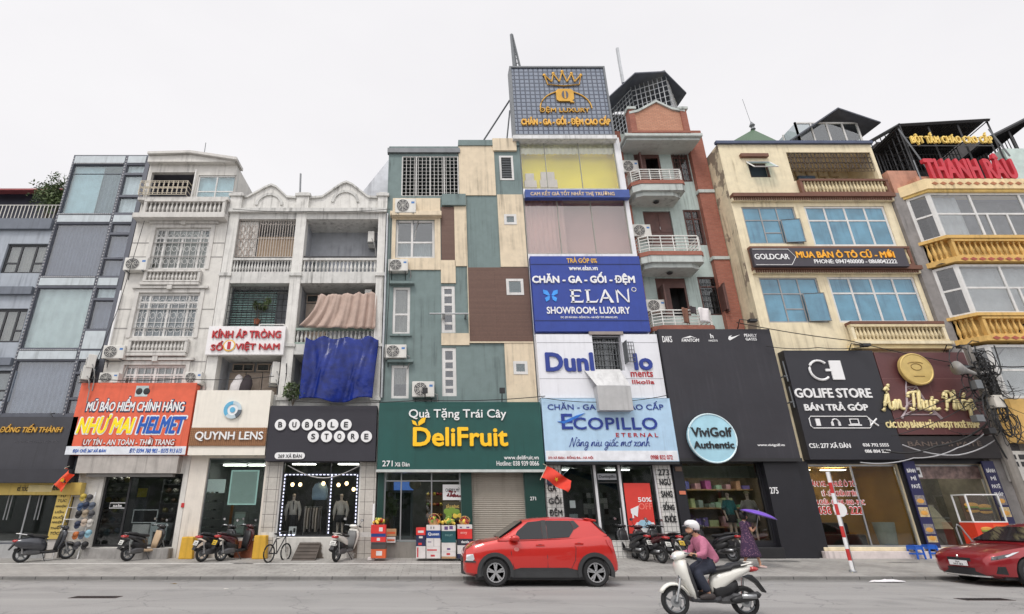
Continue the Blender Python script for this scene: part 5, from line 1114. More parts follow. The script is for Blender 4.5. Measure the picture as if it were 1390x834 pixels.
# white board behind the window and light blue board
WB=mat('white_board',sr(228,229,234),.45,var=.02,dirt=.15)
wr=(4.15,8.93,PZ(540.5,D2),PZ(454,D2)); s=thing('billboard','white billboard with blue and crimson lettering cut through by a barred window','billboard',(6.5,D2,wr[2]))
m=MB(); wall_open(m,wr[0],wr[1],wr[2],wr[3],D2,WB,[fd],.28)
for xx in wr[:2]:m.quad((xx,D2,wr[2]),(xx,20.48,wr[2]),(xx,20.48,wr[3]),(xx,D2,wr[3]),WB)
m.quad((wr[0],D2,wr[3]),(wr[1],D2,wr[3]),(wr[1],20.48,wr[3]),(wr[0],20.48,wr[3]),WB); m.build('board',s,fix=False)
NB=mat('navy_letter',sr(32,56,140),.4)
lettering(s,'Dunl',(PX(740,491,D2),fd[0]-.05,PZ(505,D2),PZ(479,D2)),D2,NB,.09,depth=.05); lettering(s,'lo',TX(860,885,480,503,D2),D2,NB,.09,depth=.05)
lettering(s,'ments',TX(856,886,504,512,D2),D2,REDL,.03,depth=.02); lettering(s,'llkolla',TX(858,888,516,521.5,D2),D2,REDL,.04,depth=.02)
m=MB()
for yy in (465,514):m.box(wr[0]+.02,wr[1]-.02,D2-.006,D2-.001,PZ(yy+.5,D2),PZ(yy,D2),mat('joint_grey',sr(150,150,155),.6));
m.build('panel_joint',s); s2=s
m=MB(); a,b,c,d=RC(812,858,524,557,19.75); t_=thing('awning_box','dented white sheet metal box hanging below the barred window','awning',((a+b)/2,20,c))
PLB=mat('plate_white',sr(180,180,180),.5,var=.06,dirt=.3); m.box(a,b,19.75,19.78,c,d,PLB); m.box(a,b,19.78,20.18,c,c+.03,PLB); m.box(a,a+.03,19.78,20.18,c+.03,d,PLB); m.box(b-.03,b,19.78,20.18,c+.03,d,PLB); m.build('box',t_)
m=MB(); m.add([(a,19.75,d+.01),(b,19.75,d+.01),(b-.15,20.19,d+.75),(a-.3,20.19,d+.75)],[(0,1,2,3)],mat('lid_white',sr(205,205,205),.5,dirt=.3)); m.build('lid',t_)
LBL=mat('light_blue_board',sr(178,208,232),.45,var=.05,dirt=.12)
pr=(4.15,8.98,PZ(626.5,DS),PZ(541,DS)); s=sign('shop_sign','light blue pillow shop board with navy capitals and a handwritten slogan',pr,LBL,DS)
m=MB(); m.box(pr[0]+.02,pr[1]-.02,DS-.004,DS-.001,pr[2]+.02,PZ(612,DS),mat('white_foot',sr(228,230,235),.5)); m.build('foot_strip',s)
lettering(s,'CHĂN - GA - GỐI CAO CẤP',TX(743,900,545,556.5),DS,NB,.012,depth=.02)
NBL=NB; a,b,c,d=TX(778,892,567,583.5); lettering(s,'COPILLO',(a,b,c,d),DS,NB,.045,spacing=1.05,depth=.03)
m=MB(); a,b,c,d=TX(762,777,562,583)
for z in (c,(c+d)/2-.05,d-.1):m.box(a,b,DS-.03,DS-.001,z,z+.1,NB)
m.box(a,a+.12,DS-.031,DS-.002,c,d,NB); m.prism([(a-.15,c+.28),(a+.1,c+.2),(b+.2,c+.42),(b+.5,c+.6),(b+.15,c+.5),(a+.1,c+.3)],'y',DS-.034,DS-.003,mat('bright_blue_wing',sr(40,110,200),.4)); m.build('emblem',s)
lettering(s,'ETERNAL',TX(836,893,588,593.5),DS,REDL,.02,spacing=1.5,depth=.02)
m=MB(); script(m,'Nâng niu giấc mơ xanh',PX(772,603,DS),PX(882,603,DS),PZ(606,DS),.16,DS-.012,NB,.013); m.build('slogan',s)
lettering(s,'273 XÃ ĐÀN - ĐỐNG ĐA - HÀ NỘI',TX(744,805,618.5,624),DS-.004,REDL,.03,depth=.008); lettering(s,'0988 832 072',TX(883,913,618,624),DS-.004,REDL,.04,depth=.008)
m=MB(); m.box(pr[0]-.0,pr[1],DS-.0,20.46,pr[2]-.1,pr[2]-.002,BLACK); m.build('trim',s)
# rooftop sign
D3=20.3; rr_=(PX(697,140,D3)-.06,PX(826,140,D3)+.05,PZ(183,D3),PZ(93,D3)); rr_=(PX(697,140,D3),PX(825,140,D3),PZ(183,D3),PZ(93,D3))
s=thing('roof_sign','rooftop sign of grey glass blocks with a gold crown, ring emblem and raised letters','roof sign',((rr_[0]+rr_[1])/2,D3,rr_[2]))
m=MB(); m.box(rr_[0],rr_[1],D3,D3+.5,rr_[2],rr_[3],tiles('glass_block',sr(146,154,168),sr(136,146,162),sr(84,90,104),.235,.235,0,.035,.25,.6,.12)); m.build('board',s)
m=MB(); e=.09
for q in ((rr_[0]-e,rr_[1]+e,rr_[3]+.002,rr_[3]+e),(rr_[0]-e,rr_[1]+e,rr_[2]-e,rr_[2]-.002),(rr_[0]-e,rr_[0]-.002,rr_[2]-.002,rr_[3]+.002),(rr_[1]+.002,rr_[1]+e,rr_[2]-.002,rr_[3]+.002)):m.box(q[0],q[1],D3-.06,D3+.52,q[2],q[3],GREYM)
m.build('frame',s); m=MB(); m.box(rr_[0]-.15,rr_[1]+.15,D3-.1,D3+.6,rr_[2]-.3,rr_[2]-.1,mat('white_ledge',sr(215,215,215),.6,dirt=.5)); m.build('ledge',s)
CG=mat('crown_gold',sr(200,155,70),.35,.5)
cx_=PX(764,110,D3); zc=PZ(116,D3); m=MB(); cw=.95; zt_=PZ(101,D3); n=4
pts=[]
for i in range(5):
 x=cx_-cw*.78+cw*1.56*i/4; pk=zt_+(.12 if i==2 else .0)-(.1 if i in (0,4) else 0); m.ball((x*1.0+(x-cx_)*.2,D3-.05,pk),.085,.05,.085,CG,8,5)
 pts.append((x+(x-cx_)*.2,pk))
 if i<4:pts.append((x+cw*.195,zc+.18))
low=[(cx_+cw*.8,zc),(cx_-cw*.8,zc)]
for i in range(len(pts)-1):m.tube([(pts[i][0],D3-.05,pts[i][1]),(pts[i+1][0],D3-.05,pts[i+1][1])],.035,CG,5)
m.tube([(pts[0][0],D3-.05,pts[0][1]),(cx_-cw*.8,D3-.05,zc),(cx_,D3-.05,zc-.08),(cx_+cw*.8,D3-.05,zc),(pts[-1][0],D3-.05,pts[-1][1])],.035,CG,5)
m.build('crown',s)
m=MB(); zr=PZ(148,D3); m.tube([(cx_+1.22*math.cos(t),D3-.03,zr+1.05*math.sin(t)) for t in [PI*q/22 for q in range(23)]],.035,CG,5); zq=PZ(131.5,D3)
m.prism([(cx_+x,zq+z) for x,z in ((-.3,.4),(.3,.4),(.42,.28),(.42,-.2),(.32,-.3),(.42,-.42),(.24,-.4),(.2,-.34),(-.3,-.34),(-.42,-.24),(-.42,.28))],'y',D3-.09,D3-.001,CG); m.build('emblem',s)
m=MB(); m.prism([(cx_+.16*math.cos(t),zq+.04+.25*math.sin(t)) for t in [2*PI*q/16 for q in range(16)]],'y',D3-.1,D3-.091,mat('emblem_dark',sr(90,90,100),.5)); m.box(cx_-.04,cx_+.04,D3-.104,D3-.1005,zq-.2,zq+.28,CG); m.build('emblem_core',s)
lettering(s,'ĐỆM LUXURY',TX(732,800,146,155,D3),D3,CG,.03,depth=.07); lettering(s,'CHĂN - GA - GỐI - ĐỆM CAO CẤP',TX(707,828,158.5,173,D3),D3,mat('amber_letter',sr(228,175,70),.4),.05,depth=.08)
# golf shop sign
VK=mat('black_fabric_sign',sr(52,51,57),.75,var=.07,scale=.9,bump=.6,bscale=1.8,dirt=.15,dcol=sr(78,77,82))
vr=(8.98,13.38,PZ(622,DS),PZ(447,DS)); s=sign('shop_sign','huge black fabric sign of a golf shop with small white makers marks along its top',vr,VK,DS)
lettering(s,'DAKS',TX(899,912,456.5,465),DS,LETW,.03,depth=.012); lettering(s,'FANTOM',TX(925,949,460,464.5),DS,LETW,.04,.2,depth=.012)
m=MB(); a=PX(925,458,DS); z=PZ(458.5,DS); m.prism([(a,z-.03),(a+.35,z+.07),(a+.62,z-.04),(a+.4,z+.02),(a+.3,z-.01)],'y',DS-.012,DS-.001,LETW)
a=PX(988,459,DS); m.prism([(a,z-.06),(a+.06,z-.12),(a+.5,z+.12),(a+.22,z+.03),(a+.1,z+.02),(a+.18,z+.1),(a+.05,z+.05)],'y',DS-.012,DS-.001,LETW); m.build('maker_mark',s)
lettering(s,'h',TX(964,968,453.5,459.5),DS,LETW,.05,depth=.012); lettering(s,'HAZZYS',TX(962,974,461.5,464),DS,LETW,.03,depth=.01)
lettering(s,'PEARLY',TX(1010,1027,453.5,457.5),DS,LETW,.04,depth=.012); lettering(s,'GATES',TX(1012,1027,458.8,462.6),DS,LETW,.04,depth=.012); lettering(s,'www.vivigolf.vn',TX(1028,1065,602.5,607),DS,LETW,.04,depth=.012)
m=MB(); m.box(vr[0],vr[1]+.03,DS-.03,20.46,vr[2]-.12,vr[2]-.002,BLACK); m.build('trim',s)
D4=19.82; cx_,cz_=PX(968,595,D4),PZ(594.5,D4); s=thing('round_sign','round pale blue golf shop sign hanging off the lower edge of the black fabric sign','round sign',(cx_,D4,cz_-.85))
m=MB(); m.lathe([(.86,0),(.86,-.16)],(cx_,D4+.2,cz_),mat('pale_blue_disc',sr(170,214,230),.4,var=.12,scale=.8),40,'y'); m.build('board',s); m=MB(); m.tube([(cx_+.865*math.cos(t),D4+.04,cz_+.865*math.sin(t)) for t in [2*PI*q/40 for q in range(40)]],.03,mat('disc_rim',sr(215,235,240),.4),5, True); m.build('rim',s)
lettering(s,'ViviGolf',TX(939,994,580,593,D4),D4+.04,BLACK,.06,depth=.03); lettering(s,'Authentic',TX(942,997,599,609,D4),D4+.04,BLACK,.06,depth=.03)
# phone shop sign
GK=mat('black_acrylic',sr(40,40,47),.45,var=.06,scale=1)
gr_=(13.72,17.18,PZ(624,DS),PZ(476,DS)); s=sign('shop_sign','black phone shop sign with a white ring and handset emblem above its words',gr_,GK,DS)
m=MB(); cx_,cz_=PX(1112,503,DS),PZ(503,DS)
m.tube([(cx_+.38*math.cos(t),DS-.03,cz_+.38*math.sin(t)) for t in [R(45)+R(270)*q/18 for q in range(19)]],.05,LETW,5); a,b,c,d=TX(1127,1143,490,516); m.box(a,b,DS-.05,DS-.001,c,d,LETW); m.box(a-.2,a+.12,DS-.052,DS-.002,(c+d)/2-.05,(c+d)/2+.05,LETW); m.build('emblem',s,bevel=.01)
lettering(s,'GOLIFE STORE',TX(1078,1182,527.5,540.5),DS,LETW,.06,depth=.04); lettering(s,'BÁN TRẢ GÓP',TX(1091,1177,546,558),DS,LETW,.05,depth=.04)
m=MB(); a,b,c,d=TX(1099,1181,565.5,581.5); m.tube([(a+.08,DS-.02,c),(b-.08,DS-.02,c),(b,DS-.02,c+.08),(b,DS-.02,d-.08),(b-.08,DS-.02,d),(a+.08,DS-.02,d),(a,DS-.02,d-.08),(a,DS-.02,c+.08)],.02,LETW,5, True)
zm=(c+d)/2; h=(d-c)*.3; x=a+.3; m.box(x-.08,x+.08,DS-.03,DS-.001,zm-h,zm+h,LETW); x=a+.95; m.tube([(x+.14*math.cos(t),DS-.02,zm-.05+.17*math.sin(t)) for t in [PI*q/8 for q in range(9)]],.025,LETW,5); m.box(x-.17,x-.09,DS-.03,DS-.001,zm-h,zm,LETW); m.box(x+.09,x+.17,DS-.03,DS-.001,zm-h,zm,LETW)
x=a+1.65; frame_bars(m,x-.17,x+.17,zm-h*.6,zm+h,DS-.03,.03,(),(),LETW,.02); m.box(x-.24,x+.24,DS-.03,DS-.001,zm-h,zm-h*.65,LETW); x=a+2.35
for sg in (1,-1):m.tube([(x-sg*.15,DS-.02,zm-h),(x+sg*.15,DS-.02,zm+h)],.03,LETW,5)
m.build('service_icons',s)
lettering(s,'CS1: 277 XÃ ĐÀN',TX(1098,1154,600.5,608.5),DS,LETW,.04,depth=.015); lettering(s,'036 792 5555',TX(1171,1206,602,606.5),DS,LETW,.05,depth=.015); lettering(s,'086 804 2222',TX(1174,1209,610.5,615),DS,LETW,.05,depth=.015)
# burgundy bakery sign
BUR=tiles('burgundy_panel',sr(104,62,62),sr(98,58,59),sr(124,84,82),1.75,1.05,0,.012,.5,.1,.35)
ar=(17.22,20.72,PZ(590,DS),PZ(478.5,DS)); s=sign('shop_sign','burgundy bakery sign with cream script lettering and a round gold plaque',ar,BUR,DS)
cx_,cz_=PX(1238,503,DS),PZ(503,DS); m=MB(); m.lathe([(.62,0),(.62,-.12),(.58,-.14),(.55,-.12)],(cx_,DS-.1,cz_),mat('plaque_gold',sr(205,178,110),.4,.2),36,'y'); o=m.build('plaque',s)
m=MB(); BK=mat('plaque_line',sr(150,120,65),.5); m.tube([(cx_+.2*math.cos(t),DS-.23,cz_+.08+.13*math.sin(t)) for t in [2*PI*q/14 for q in range(14)]],.015,BK,4, True); m.tube([(cx_+.28*math.cos(t),DS-.23,cz_+.2+.07*math.sin(t)) for t in [PI*q/8 for q in range(9)]],.014,BK,4); m.tube([(cx_-.2,DS-.23,cz_-.28),(cx_+.2,DS-.23,cz_-.28)],.014,BK,4); m.build('plaque_drawing',o)
TWR=mat('tower_grey',sr(165,150,155),.5); m=MB(); tx,tz=PX(1248,560,DS),PZ(565,DS)
for sg in (1,-1):m.tube([(tx+sg*.75,DS-.015,tz-.1),(tx+sg*.38,DS-.015,tz+.4),(tx+sg*.2,DS-.015,tz+1.1),(tx,DS-.015,tz+1.65)],[.06,.05,.03,.015],TWR,4)
for z,w_ in ((.05,.6),(.45,.38),(.8,.26),(1.1,.2)):m.tube([(tx-w_,DS-.015,tz+z),(tx+w_,DS-.015,tz+z)],.025,TWR,4)
for z0_,z1_,w0,w1_ in ((.45,.8,.38,.26),(.8,1.1,.26,.2),(.05,.45,.6,.38)):
 m.tube([(tx-w0,DS-.014,tz+z0_),(tx+w1_,DS-.014,tz+z1_)],.015,TWR,4); m.tube([(tx+w0,DS-.013,tz+z0_),(tx-w1_,DS-.013,tz+z1_)],.015,TWR,4)
m.build('tower_drawing',s)
CL=mat('cream_letter',sr(238,222,165),.4); m=MB(); script(m,'Ẩm Thực Pháp',PX(1196,552,DS),PX(1322,552,DS),PZ(557,DS),.36,DS-.05,CL,.055,.2); m.build('script_lettering',s,smooth=True)
lettering(s,'CÁC LOẠI BÁNH MẶN NGỌT PATÊ PHÁP',TX(1202,1329,570,583.5),DS,CL,.04,depth=.03)
m=MB(); m.box(17.2,21.5,DS+.05,20.35,PZ(622,DS),PZ(592,DS),mat('dark_board',sr(48,44,46),.6,dirt=.2)); m.build('lower_board',s); lettering(s,'BÁNH MÌ PATÊ',TX(1232,1332,598,606,DS+.05),DS+.05,mat('dim_letter',sr(105,92,85),.5),.03,depth=.01)
# gold car dealer sign
D5=20.08; cr_=(PX(1017,349,D5)-.02,PX(1228,349,D5),PZ(361.5,D5),PZ(337,D5)); cr_=(13.42,19.82,cr_[2],cr_[3])
s=sign('shop_sign','long dark car dealer sign with white boxed name and amber lettering across the balcony',cr_,mat('dark_violet_sign',sr(62,58,66),.5,var=.05),D5,20.24)
lettering(s,'GOLDCAR',TX(1024,1071,345,352.5,D5),D5,LETW,.035,depth=.02); m=MB(); a,b,c,d=cr_; x=PX(1077,349,D5)
m.tube([(a+.05,D5-.01,c+.06),(x-.15,D5-.01,c+.06),(x+.1,D5-.01,(c+d)/2),(x-.15,D5-.01,d-.06),(a+.05,D5-.01,d-.06)],.018,LETW,4); m.build('name_outline',s)
lettering(s,'MUA BÁN Ô TÔ CŨ - MỚI',TX(1080,1213,339,350.5,D5),D5,mat('amber',sr(245,175,45),.4),.05,depth=.025); lettering(s,'PHONE: 0947400000 - 0868042222',TX(1105,1217,352.5,358,D5),D5,LETW,.035,depth=.015)
# rooftop letters, right
D6=19.75; s=thing('roof_letters','big red raised rooftop letters along the terracotta parapet','sign',(PX(1310,240,D6),D6,PZ(246,D6)))
lettering(s,'THANH RÂU',TX(1252,1373,211,245.5,D6),D6,mat('roof_red',sr(196,50,64),.5),.055,spacing=1.06,depth=.14)
m=MB(); a,b=PX(1255,243,D6),PX(1376,243,D6)
for i in range(7):m.tube([(a+(b-a)*i/6,D6+.15,PZ(262,D6)),(a+(b-a)*i/6,D6+.15,PZ(215,D6))],.03,GREYM,4)
m.build('frame',s)
D7=20.6; s=thing('roof_letters','small pale yellow rooftop letters on a wire frame under the black pergola','sign',(PX(1290,192,D7),D7,PZ(200,D7)))
lettering(s,'BỘT TẮM CHÁO CAO CẤP',TX(1235,1345,181,198,D7),D7,mat('pale_yellow',sr(238,205,110),.4),.04,spacing=1.1,depth=.08)
m=MB(); a,b=PX(1233,193,D7),PX(1348,193,D7); m.tube([(a,D7+.05,PZ(197,D7)),(b,D7+.05,PZ(197,D7))],.03,GREYM,4); m.tube([(a,D7+.05,PZ(186,D7)),(b,D7+.05,PZ(186,D7))],.03,GREYM,4); m.tube([(a-.2,D7+.02,PZ(175,D7)),(a+.5,D7+.02,PZ(238,D7))],.04,GREYM,4); m.tube([(b+.1,D7+.02,PZ(175,D7)),(b+.5,D7+.02,PZ(212,D7))],.04,GREYM,4); m.build('frame',s)
# ------------------------------------------------------------------ air conditioners
AC_M=mat('ac_white',sr(214,212,206),.5,var=.04,dirt=.35); AC_D=mat('ac_grille',(.06,.06,.065),.6)
ac=thing('air_conditioner','','air conditioner',(0,0,0),0,'air conditioner units hung on the facades')
m=MB(); m.box(-.4,.4,-.3,0,0,.56,AC_M); m.build('casing',ac,bevel=.02)
m=MB(); m.lathe([(.24,0),(.24,-.012)],(-.1,-.302,.28),AC_D,20,'y')
for r_ in (.06,.12,.18,.235):m.tube([(-.1+r_*math.cos(t),-.32,.28+r_*math.sin(t)) for t in [2*PI*q/18 for q in range(18)]],.008,AC_M,4, True)
for q in range(4):t=PI*q/4; m.tube([(-.1-.235*math.cos(t),-.323,.28-.235*math.sin(t)),(-.1+.235*math.cos(t),-.323,.28+.235*math.sin(t))],.008,AC_M,4)
m.build('fan_grille',ac)
m=MB()
for x in (-.3,.28):m.box(x,x+.03,-.34,.05,-.04,-.003,GREYM); m.box(x,x+.03,.02,.05,-.3,-.04,GREYM)
m.build('bracket',ac)
m=MB(); m.tube([(.4,-.1,.15),(.5,-.1,.12),(.52,0,-.1),(.42,.08,-.4),(.35,.1,-.9)],.022,mat('grey_hose',sr(150,150,148),.7),5); m.build('hose',ac)
m=MB(); m.box(.22,.34,-.304,-.3005,.36,.44,mat('ac_sticker',sr(70,120,180),.4)); m.build('sticker',ac)
acs=[(168,200,350,367,Y0,'air conditioner left of the upper barred window of the grey white house'),(139,169,469,487,Y0,'air conditioner above its neighbours at the top left corner of the orange banner'),
(134,161,506,520,Y0-.05,'air conditioner resting on the orange banner beside two sideways units'),(250,274,505,521.5,Y0,'air conditioner at the top right corner of the orange banner'),
(536,565,270,289,Y0,'air conditioner under the rooftop grille of the panel house'),(527,554,352,368,Y0,'air conditioner on the teal corner just below the wide white window'),
(522,552,468,486,Y0,'weathered unit beside the blue tarpaulin on the teal wall'),(559,590,518,539,Y0,'air conditioner standing on the top edge of the green fruit sign'),
(844,867,218,234,21.7,'air conditioner beside the topmost mint balcony'),(858,884,305,321,21.7,'air conditioner beside the middle mint balcony'),(877,904,407,423,21.7,'air conditioner beside the lowest mint balcony with clothes drying')]
for i,(xl,xr,yt,yb,D,lb) in enumerate(acs):
 o=ac if i==0 else copy_tree(ac)
 a,b,c,d=RC(xl,xr,yt,yb,D-.3); o.location=((a+b)/2,D-.02,c); k=(b-a)/.82; o.scale=(k,1,(d-c)/.56); o['label']='white '+lb
for i,(x,y,z,rz,lb) in enumerate(((PX(128,489,20.2),20.3,PZ(502,20.2),R(-55),'air conditioner turned sideways, upper of two beside the orange banner'),(PX(121,507,20.2),20.28,PZ(518,20.2),R(-55),'air conditioner turned sideways, lower of two beside the orange banner'),
(-2.5,21.3,PZ(322),R(-90),'air conditioner hung on the side wall inside the top open loggia'),(-2.5,21.2,PZ(405),R(-90),'air conditioner half hidden behind the draped tan curtain'),
(PX(379,495,20.9),20.95,PZ(512,20.9),R(-70),'air conditioner in the lower loggia by the cream sign, upper of two'),(PX(377,512,20.9),20.95,PZ(523,20.9),R(-70),'air conditioner in the lower loggia by the cream sign, lower of two'))):
 o=copy_tree(ac); o.location=(x,y,z); o.rotation_euler=(0,0,rz); o['label']='white '+lb; o.scale=(.95,.95,.95)
# ------------------------------------------------------------------ tarp, curtain, washing
def cloth(name,label,cat,f,nu,nv,mt,group=None):
 m=MB(); m.add([f(u/nu,v/nv) for v in range(nv+1) for u in range(nu+1)],[(v*(nu+1)+u,v*(nu+1)+u+1,(v+1)*(nu+1)+u+1,(v+1)*(nu+1)+u) for v in range(nv) for u in range(nu)],mt)
 p=m.v[0]; o=m.build(name, None,p, True,fix=False); s_=o.modifiers.new('thickness','SOLIDIFY'); s_.thickness=.012; return tag(o,label,cat,group)
ta,tb,tc_,td=PX(413,500),PX(513,500),PZ(545.5),PZ(459)
rnd=random.Random(11); ph=[rnd.uniform(0,6) for _ in range(12)]
def ftarp(u,v):
 sag=.14*math.sin(u*PI*3.3+.5)**2*(1-v)-.05*v*math.sin(u*7+1); x=ta+(tb-ta)*(u*(1-.04*v)+.01*v)-.06*v
 y=20.3-.10*v-.13*math.sin(PI*u)*math.sin(PI*min(1,v*.85))+.09*math.sin(u*13+1.6*math.sin(v*2.3+ph[0])+v*1.3)*(.4+.8*v)+.05*math.sin(u*27+3*math.sin(v*1.7+ph[4])+ph[2])*(1-.4*v)+.02*math.sin(v*9+u*3+ph[1])*math.sin(u*5+ph[5])+.015*math.sin(u*49+v*4+2*math.sin(u*13+v*5))
 return (x,y,td-sag-(td-tc_-.0)*v+.06*math.sin(u*9)*v)
cloth('tarpaulin','shiny deep blue tarpaulin tied across the lower loggia over the charcoal sign','tarpaulin',ftarp,90,60,mat('blue_tarp',sr(12,36,115),.28,var=.3,scale=3,bump=1.0,bscale=5,spec=.4))
ca_,cb_=PX(430,420),PX(511,420); zt_=PZ(397); zb_=PZ(446)
def fcur(u,v):
 x=ca_+(cb_-ca_)*u-(.55*v*v*(1-u)**2); top=zt_-.12*(1-u)+.04*math.sin(u*30)
 z=top+(zb_-.05-top)*v+(.0 if u>.25 else .15*v*(.25-u)); return (x,20.52-.25*v*(1-u)+(.045+.03*v)*math.sin(u*46+2.2*math.sin(u*7)+v*(1.5-u)*3)+.02*math.sin(u*97+v*3)-.1*v,z)
cloth('curtain','dusty tan curtain draped over the balustrade above the blue tarpaulin','curtain',fcur,90,14,mat('tan_cloth',sr(176,154,142),.9,var=.1,sheen=.2))
BY3=21.7-1.15
for nm,lb,xl,xr,yt,yb,mt in (('towel','brown towel hung over the lowest mint balcony rail',926,934,419,440,mat('brown_cloth',sr(120,85,70),.9)),('towel','white cloth hung over the lowest mint balcony rail',948,962,419,438,mat('white_cloth',sr(220,215,215),.9)),('shirt','small dark garment drying on the lowest mint balcony rail',936,944,417,427,mat('dark_cloth',(.05,.04,.045),.9))):
 a,b,c,d=RC(xl,xr,yt,yb,BY3)
 cloth(nm,lb,'laundry', lambda u,v:(a+(b-a)*u,BY3-.05-.03*math.sin(u*9+v*2),d-(d-c)*v+.03*math.sin(u*5)),12,8,mt)
plant('potted_plant','leafy potted plant standing behind the black cage of the louvred window','plant',(PX(348,441,20.85),20.85,PZ(441,20.85)),1.15,(.3,.2,.4),260,.09,8,.13,.012)
plant('creeper','bushy green creeper hanging over the edge of the charcoal sign','plant',(PX(397,552,20.3),20.3,PZ(551,20.3)),.85,(.4,.22,.36),620,.07,9, None,.02)
# loggia odds and ends
def cloth_bundle(name,lb,px_,py,D,mt,s_=1.0):
 m=MB(); x,z=PX(px_,py,D),PZ(py,D); m.loft([sec_z(z+h*s_,x+.04*math.sin(h*7),.22*s_*w_,.16*s_*w_,12,2,D) for h,w_ in ((-.35,.7),(-.2,1),(0,1.05),(.15,.8),(.3,.5),(.36,.15))],mt); return tag(m.build(name, None,(x,D,z-.35), True),lb,'laundry')
cloth_bundle('hung_shirt','white shirt hanging in the lower loggia above the cream sign',322,522,20.95,mat('white_cloth',(0,0,0)),1.1); cloth_bundle('hung_jacket','dark jacket hanging next to the white shirt in the lower loggia',334,522,20.95,mat('dark_cloth',(0,0,0)),1.1)
# roof antennas and poles
def pole(name,lb,pts,r,mt=GREYM,cat='antenna',extra=None):
 m=MB(); m.tube(pts,r,mt,5)
 if extra:extra(m)
 return tag(m.build(name, None,pts[0]),lb,cat)
pole('antenna','thin dark antenna mast standing between the two arched gables',[(PX(408,270,21),21,PZ(285,21)),(PX(408,236,21),21,PZ(236,21))],.045)
m=MB(); p0,p1=Vector(rx(700,100,21.2)),Vector(rx(694,47,21.2)); m.tube([p0-Vector((0,0,4)),p0,p1],[.13,.13,.08],GREYM,4); m.tube([p0+Vector((.3,0,-4)),p0+Vector((.3,0,0)),p1+Vector((.04,0,0))],.06,GREYM,4)
for i in range(9):q=p0.lerp(p1,i/9); m.tube([q,q+Vector((.3*(1-i/9),0,.15))],.03,GREYM,4)
tag(m.build('lattice_mast', None,p0),'dark leaning lattice mast rising left of the rooftop sign','mast')
pole('roof_pole','pale steel pole rising right of the rooftop sign',[rx(846,113,22),rx(841,85,22),rx(838,66,22)],.09,STEEL,'pole')
m=MB(); m.tube([rx(657,190,21.5),rx(692,136,21)],.05,GREYM,4); m.tube([rx(688,190,21.5),rx(692,150,21)],.035,GREYM,4); tag(m.build('roof_stay', None,rx(657,190,21.5)),'dark diagonal steel stays bracing the rooftop sign','stay')
pole('antenna','thin whip antenna above the grey white house roof',[(PX(277,213,22),22,PZ(225,22)),(PX(279,196,22),22,PZ(194,22))],.02)
# ------------------------------------------------------------------ helpers for vehicles and bodies
def bake(o):
 dg=bpy.context.evaluated_depsgraph_get(); me=bpy.data.meshes.new_from_object(o.evaluated_get(dg)); me.name=o.name; o.modifiers.clear(); old=o.data; o.data=me; bpy.data.meshes.remove(old); return o
def cut(o,cutters):
 cs=[]
 for mb_ in cutters:
  c=mb_.build('cutter'); cs.append(c); b=o.modifiers.new('cut','BOOLEAN'); b.operation='DIFFERENCE'; b.solver='EXACT'; b.object=c
 bake(o)
 for c in cs:me=c.data; bpy.data.objects.remove(c); bpy.data.meshes.remove(me)
 return o
def sharpen(o,deg=35):
 bm=bmesh.new(); bm.from_mesh(o.data)
 for e in bm.edges:e.smooth=len(e.link_faces)==2 and e.calc_face_angle(0)<R(deg)
 for f in bm.faces:f.smooth= True
 bm.to_mesh(o.data); bm.free(); return o
def skin(name,nodes,edges,mt,parent=None,sub=2,loc=None,rz=0):
 """one continuous tapered surface grown round a skeleton: nodes {key: (position, radius or (rx, ry))}, first node is the root"""
 keys=list(nodes); me=bpy.data.meshes.new(name); me.from_pydata([nodes[k][0] for k in keys],[(keys.index(a),keys.index(b)) for a,b in edges],[])
 o=bpy.data.objects.new(name,me); COL.objects.link(o); o.modifiers.new('skin','SKIN')
 for i,k in enumerate(keys):
  r=nodes[k][1]; d=me.skin_vertices[0].data[i]; d.radius=r if isinstance(r,tuple) else (r,r); d.use_root=i==0
 s_=o.modifiers.new('sub','SUBSURF'); s_.levels=sub; s_.render_levels=sub; bake(o)
 o.data.materials.clear(); o.data.materials.append(mt); o.data.polygons.foreach_set('use_smooth',[True]*len(o.data.polygons)); o.data.polygons.foreach_set('material_index',[0]*len(o.data.polygons)); o.data.update()
 if parent:o.parent=parent; OFF[o.name]=OFF.get(parent.name,Vector())
 else:OFF[o.name]=Vector()
 return o
def chain(*ks): return list(zip(ks[:-1],ks[1:]))
def lerp_tab(tab,x,i):
 for a,b in zip(tab[:-1],tab[1:]):
  if a[0]<=x<=b[0]:t=(x-a[0])/(b[0]-a[0]); return a[i]+(b[i]-a[i])*t
 return tab[0][i] if x<tab[0][0] else tab[-1][i]
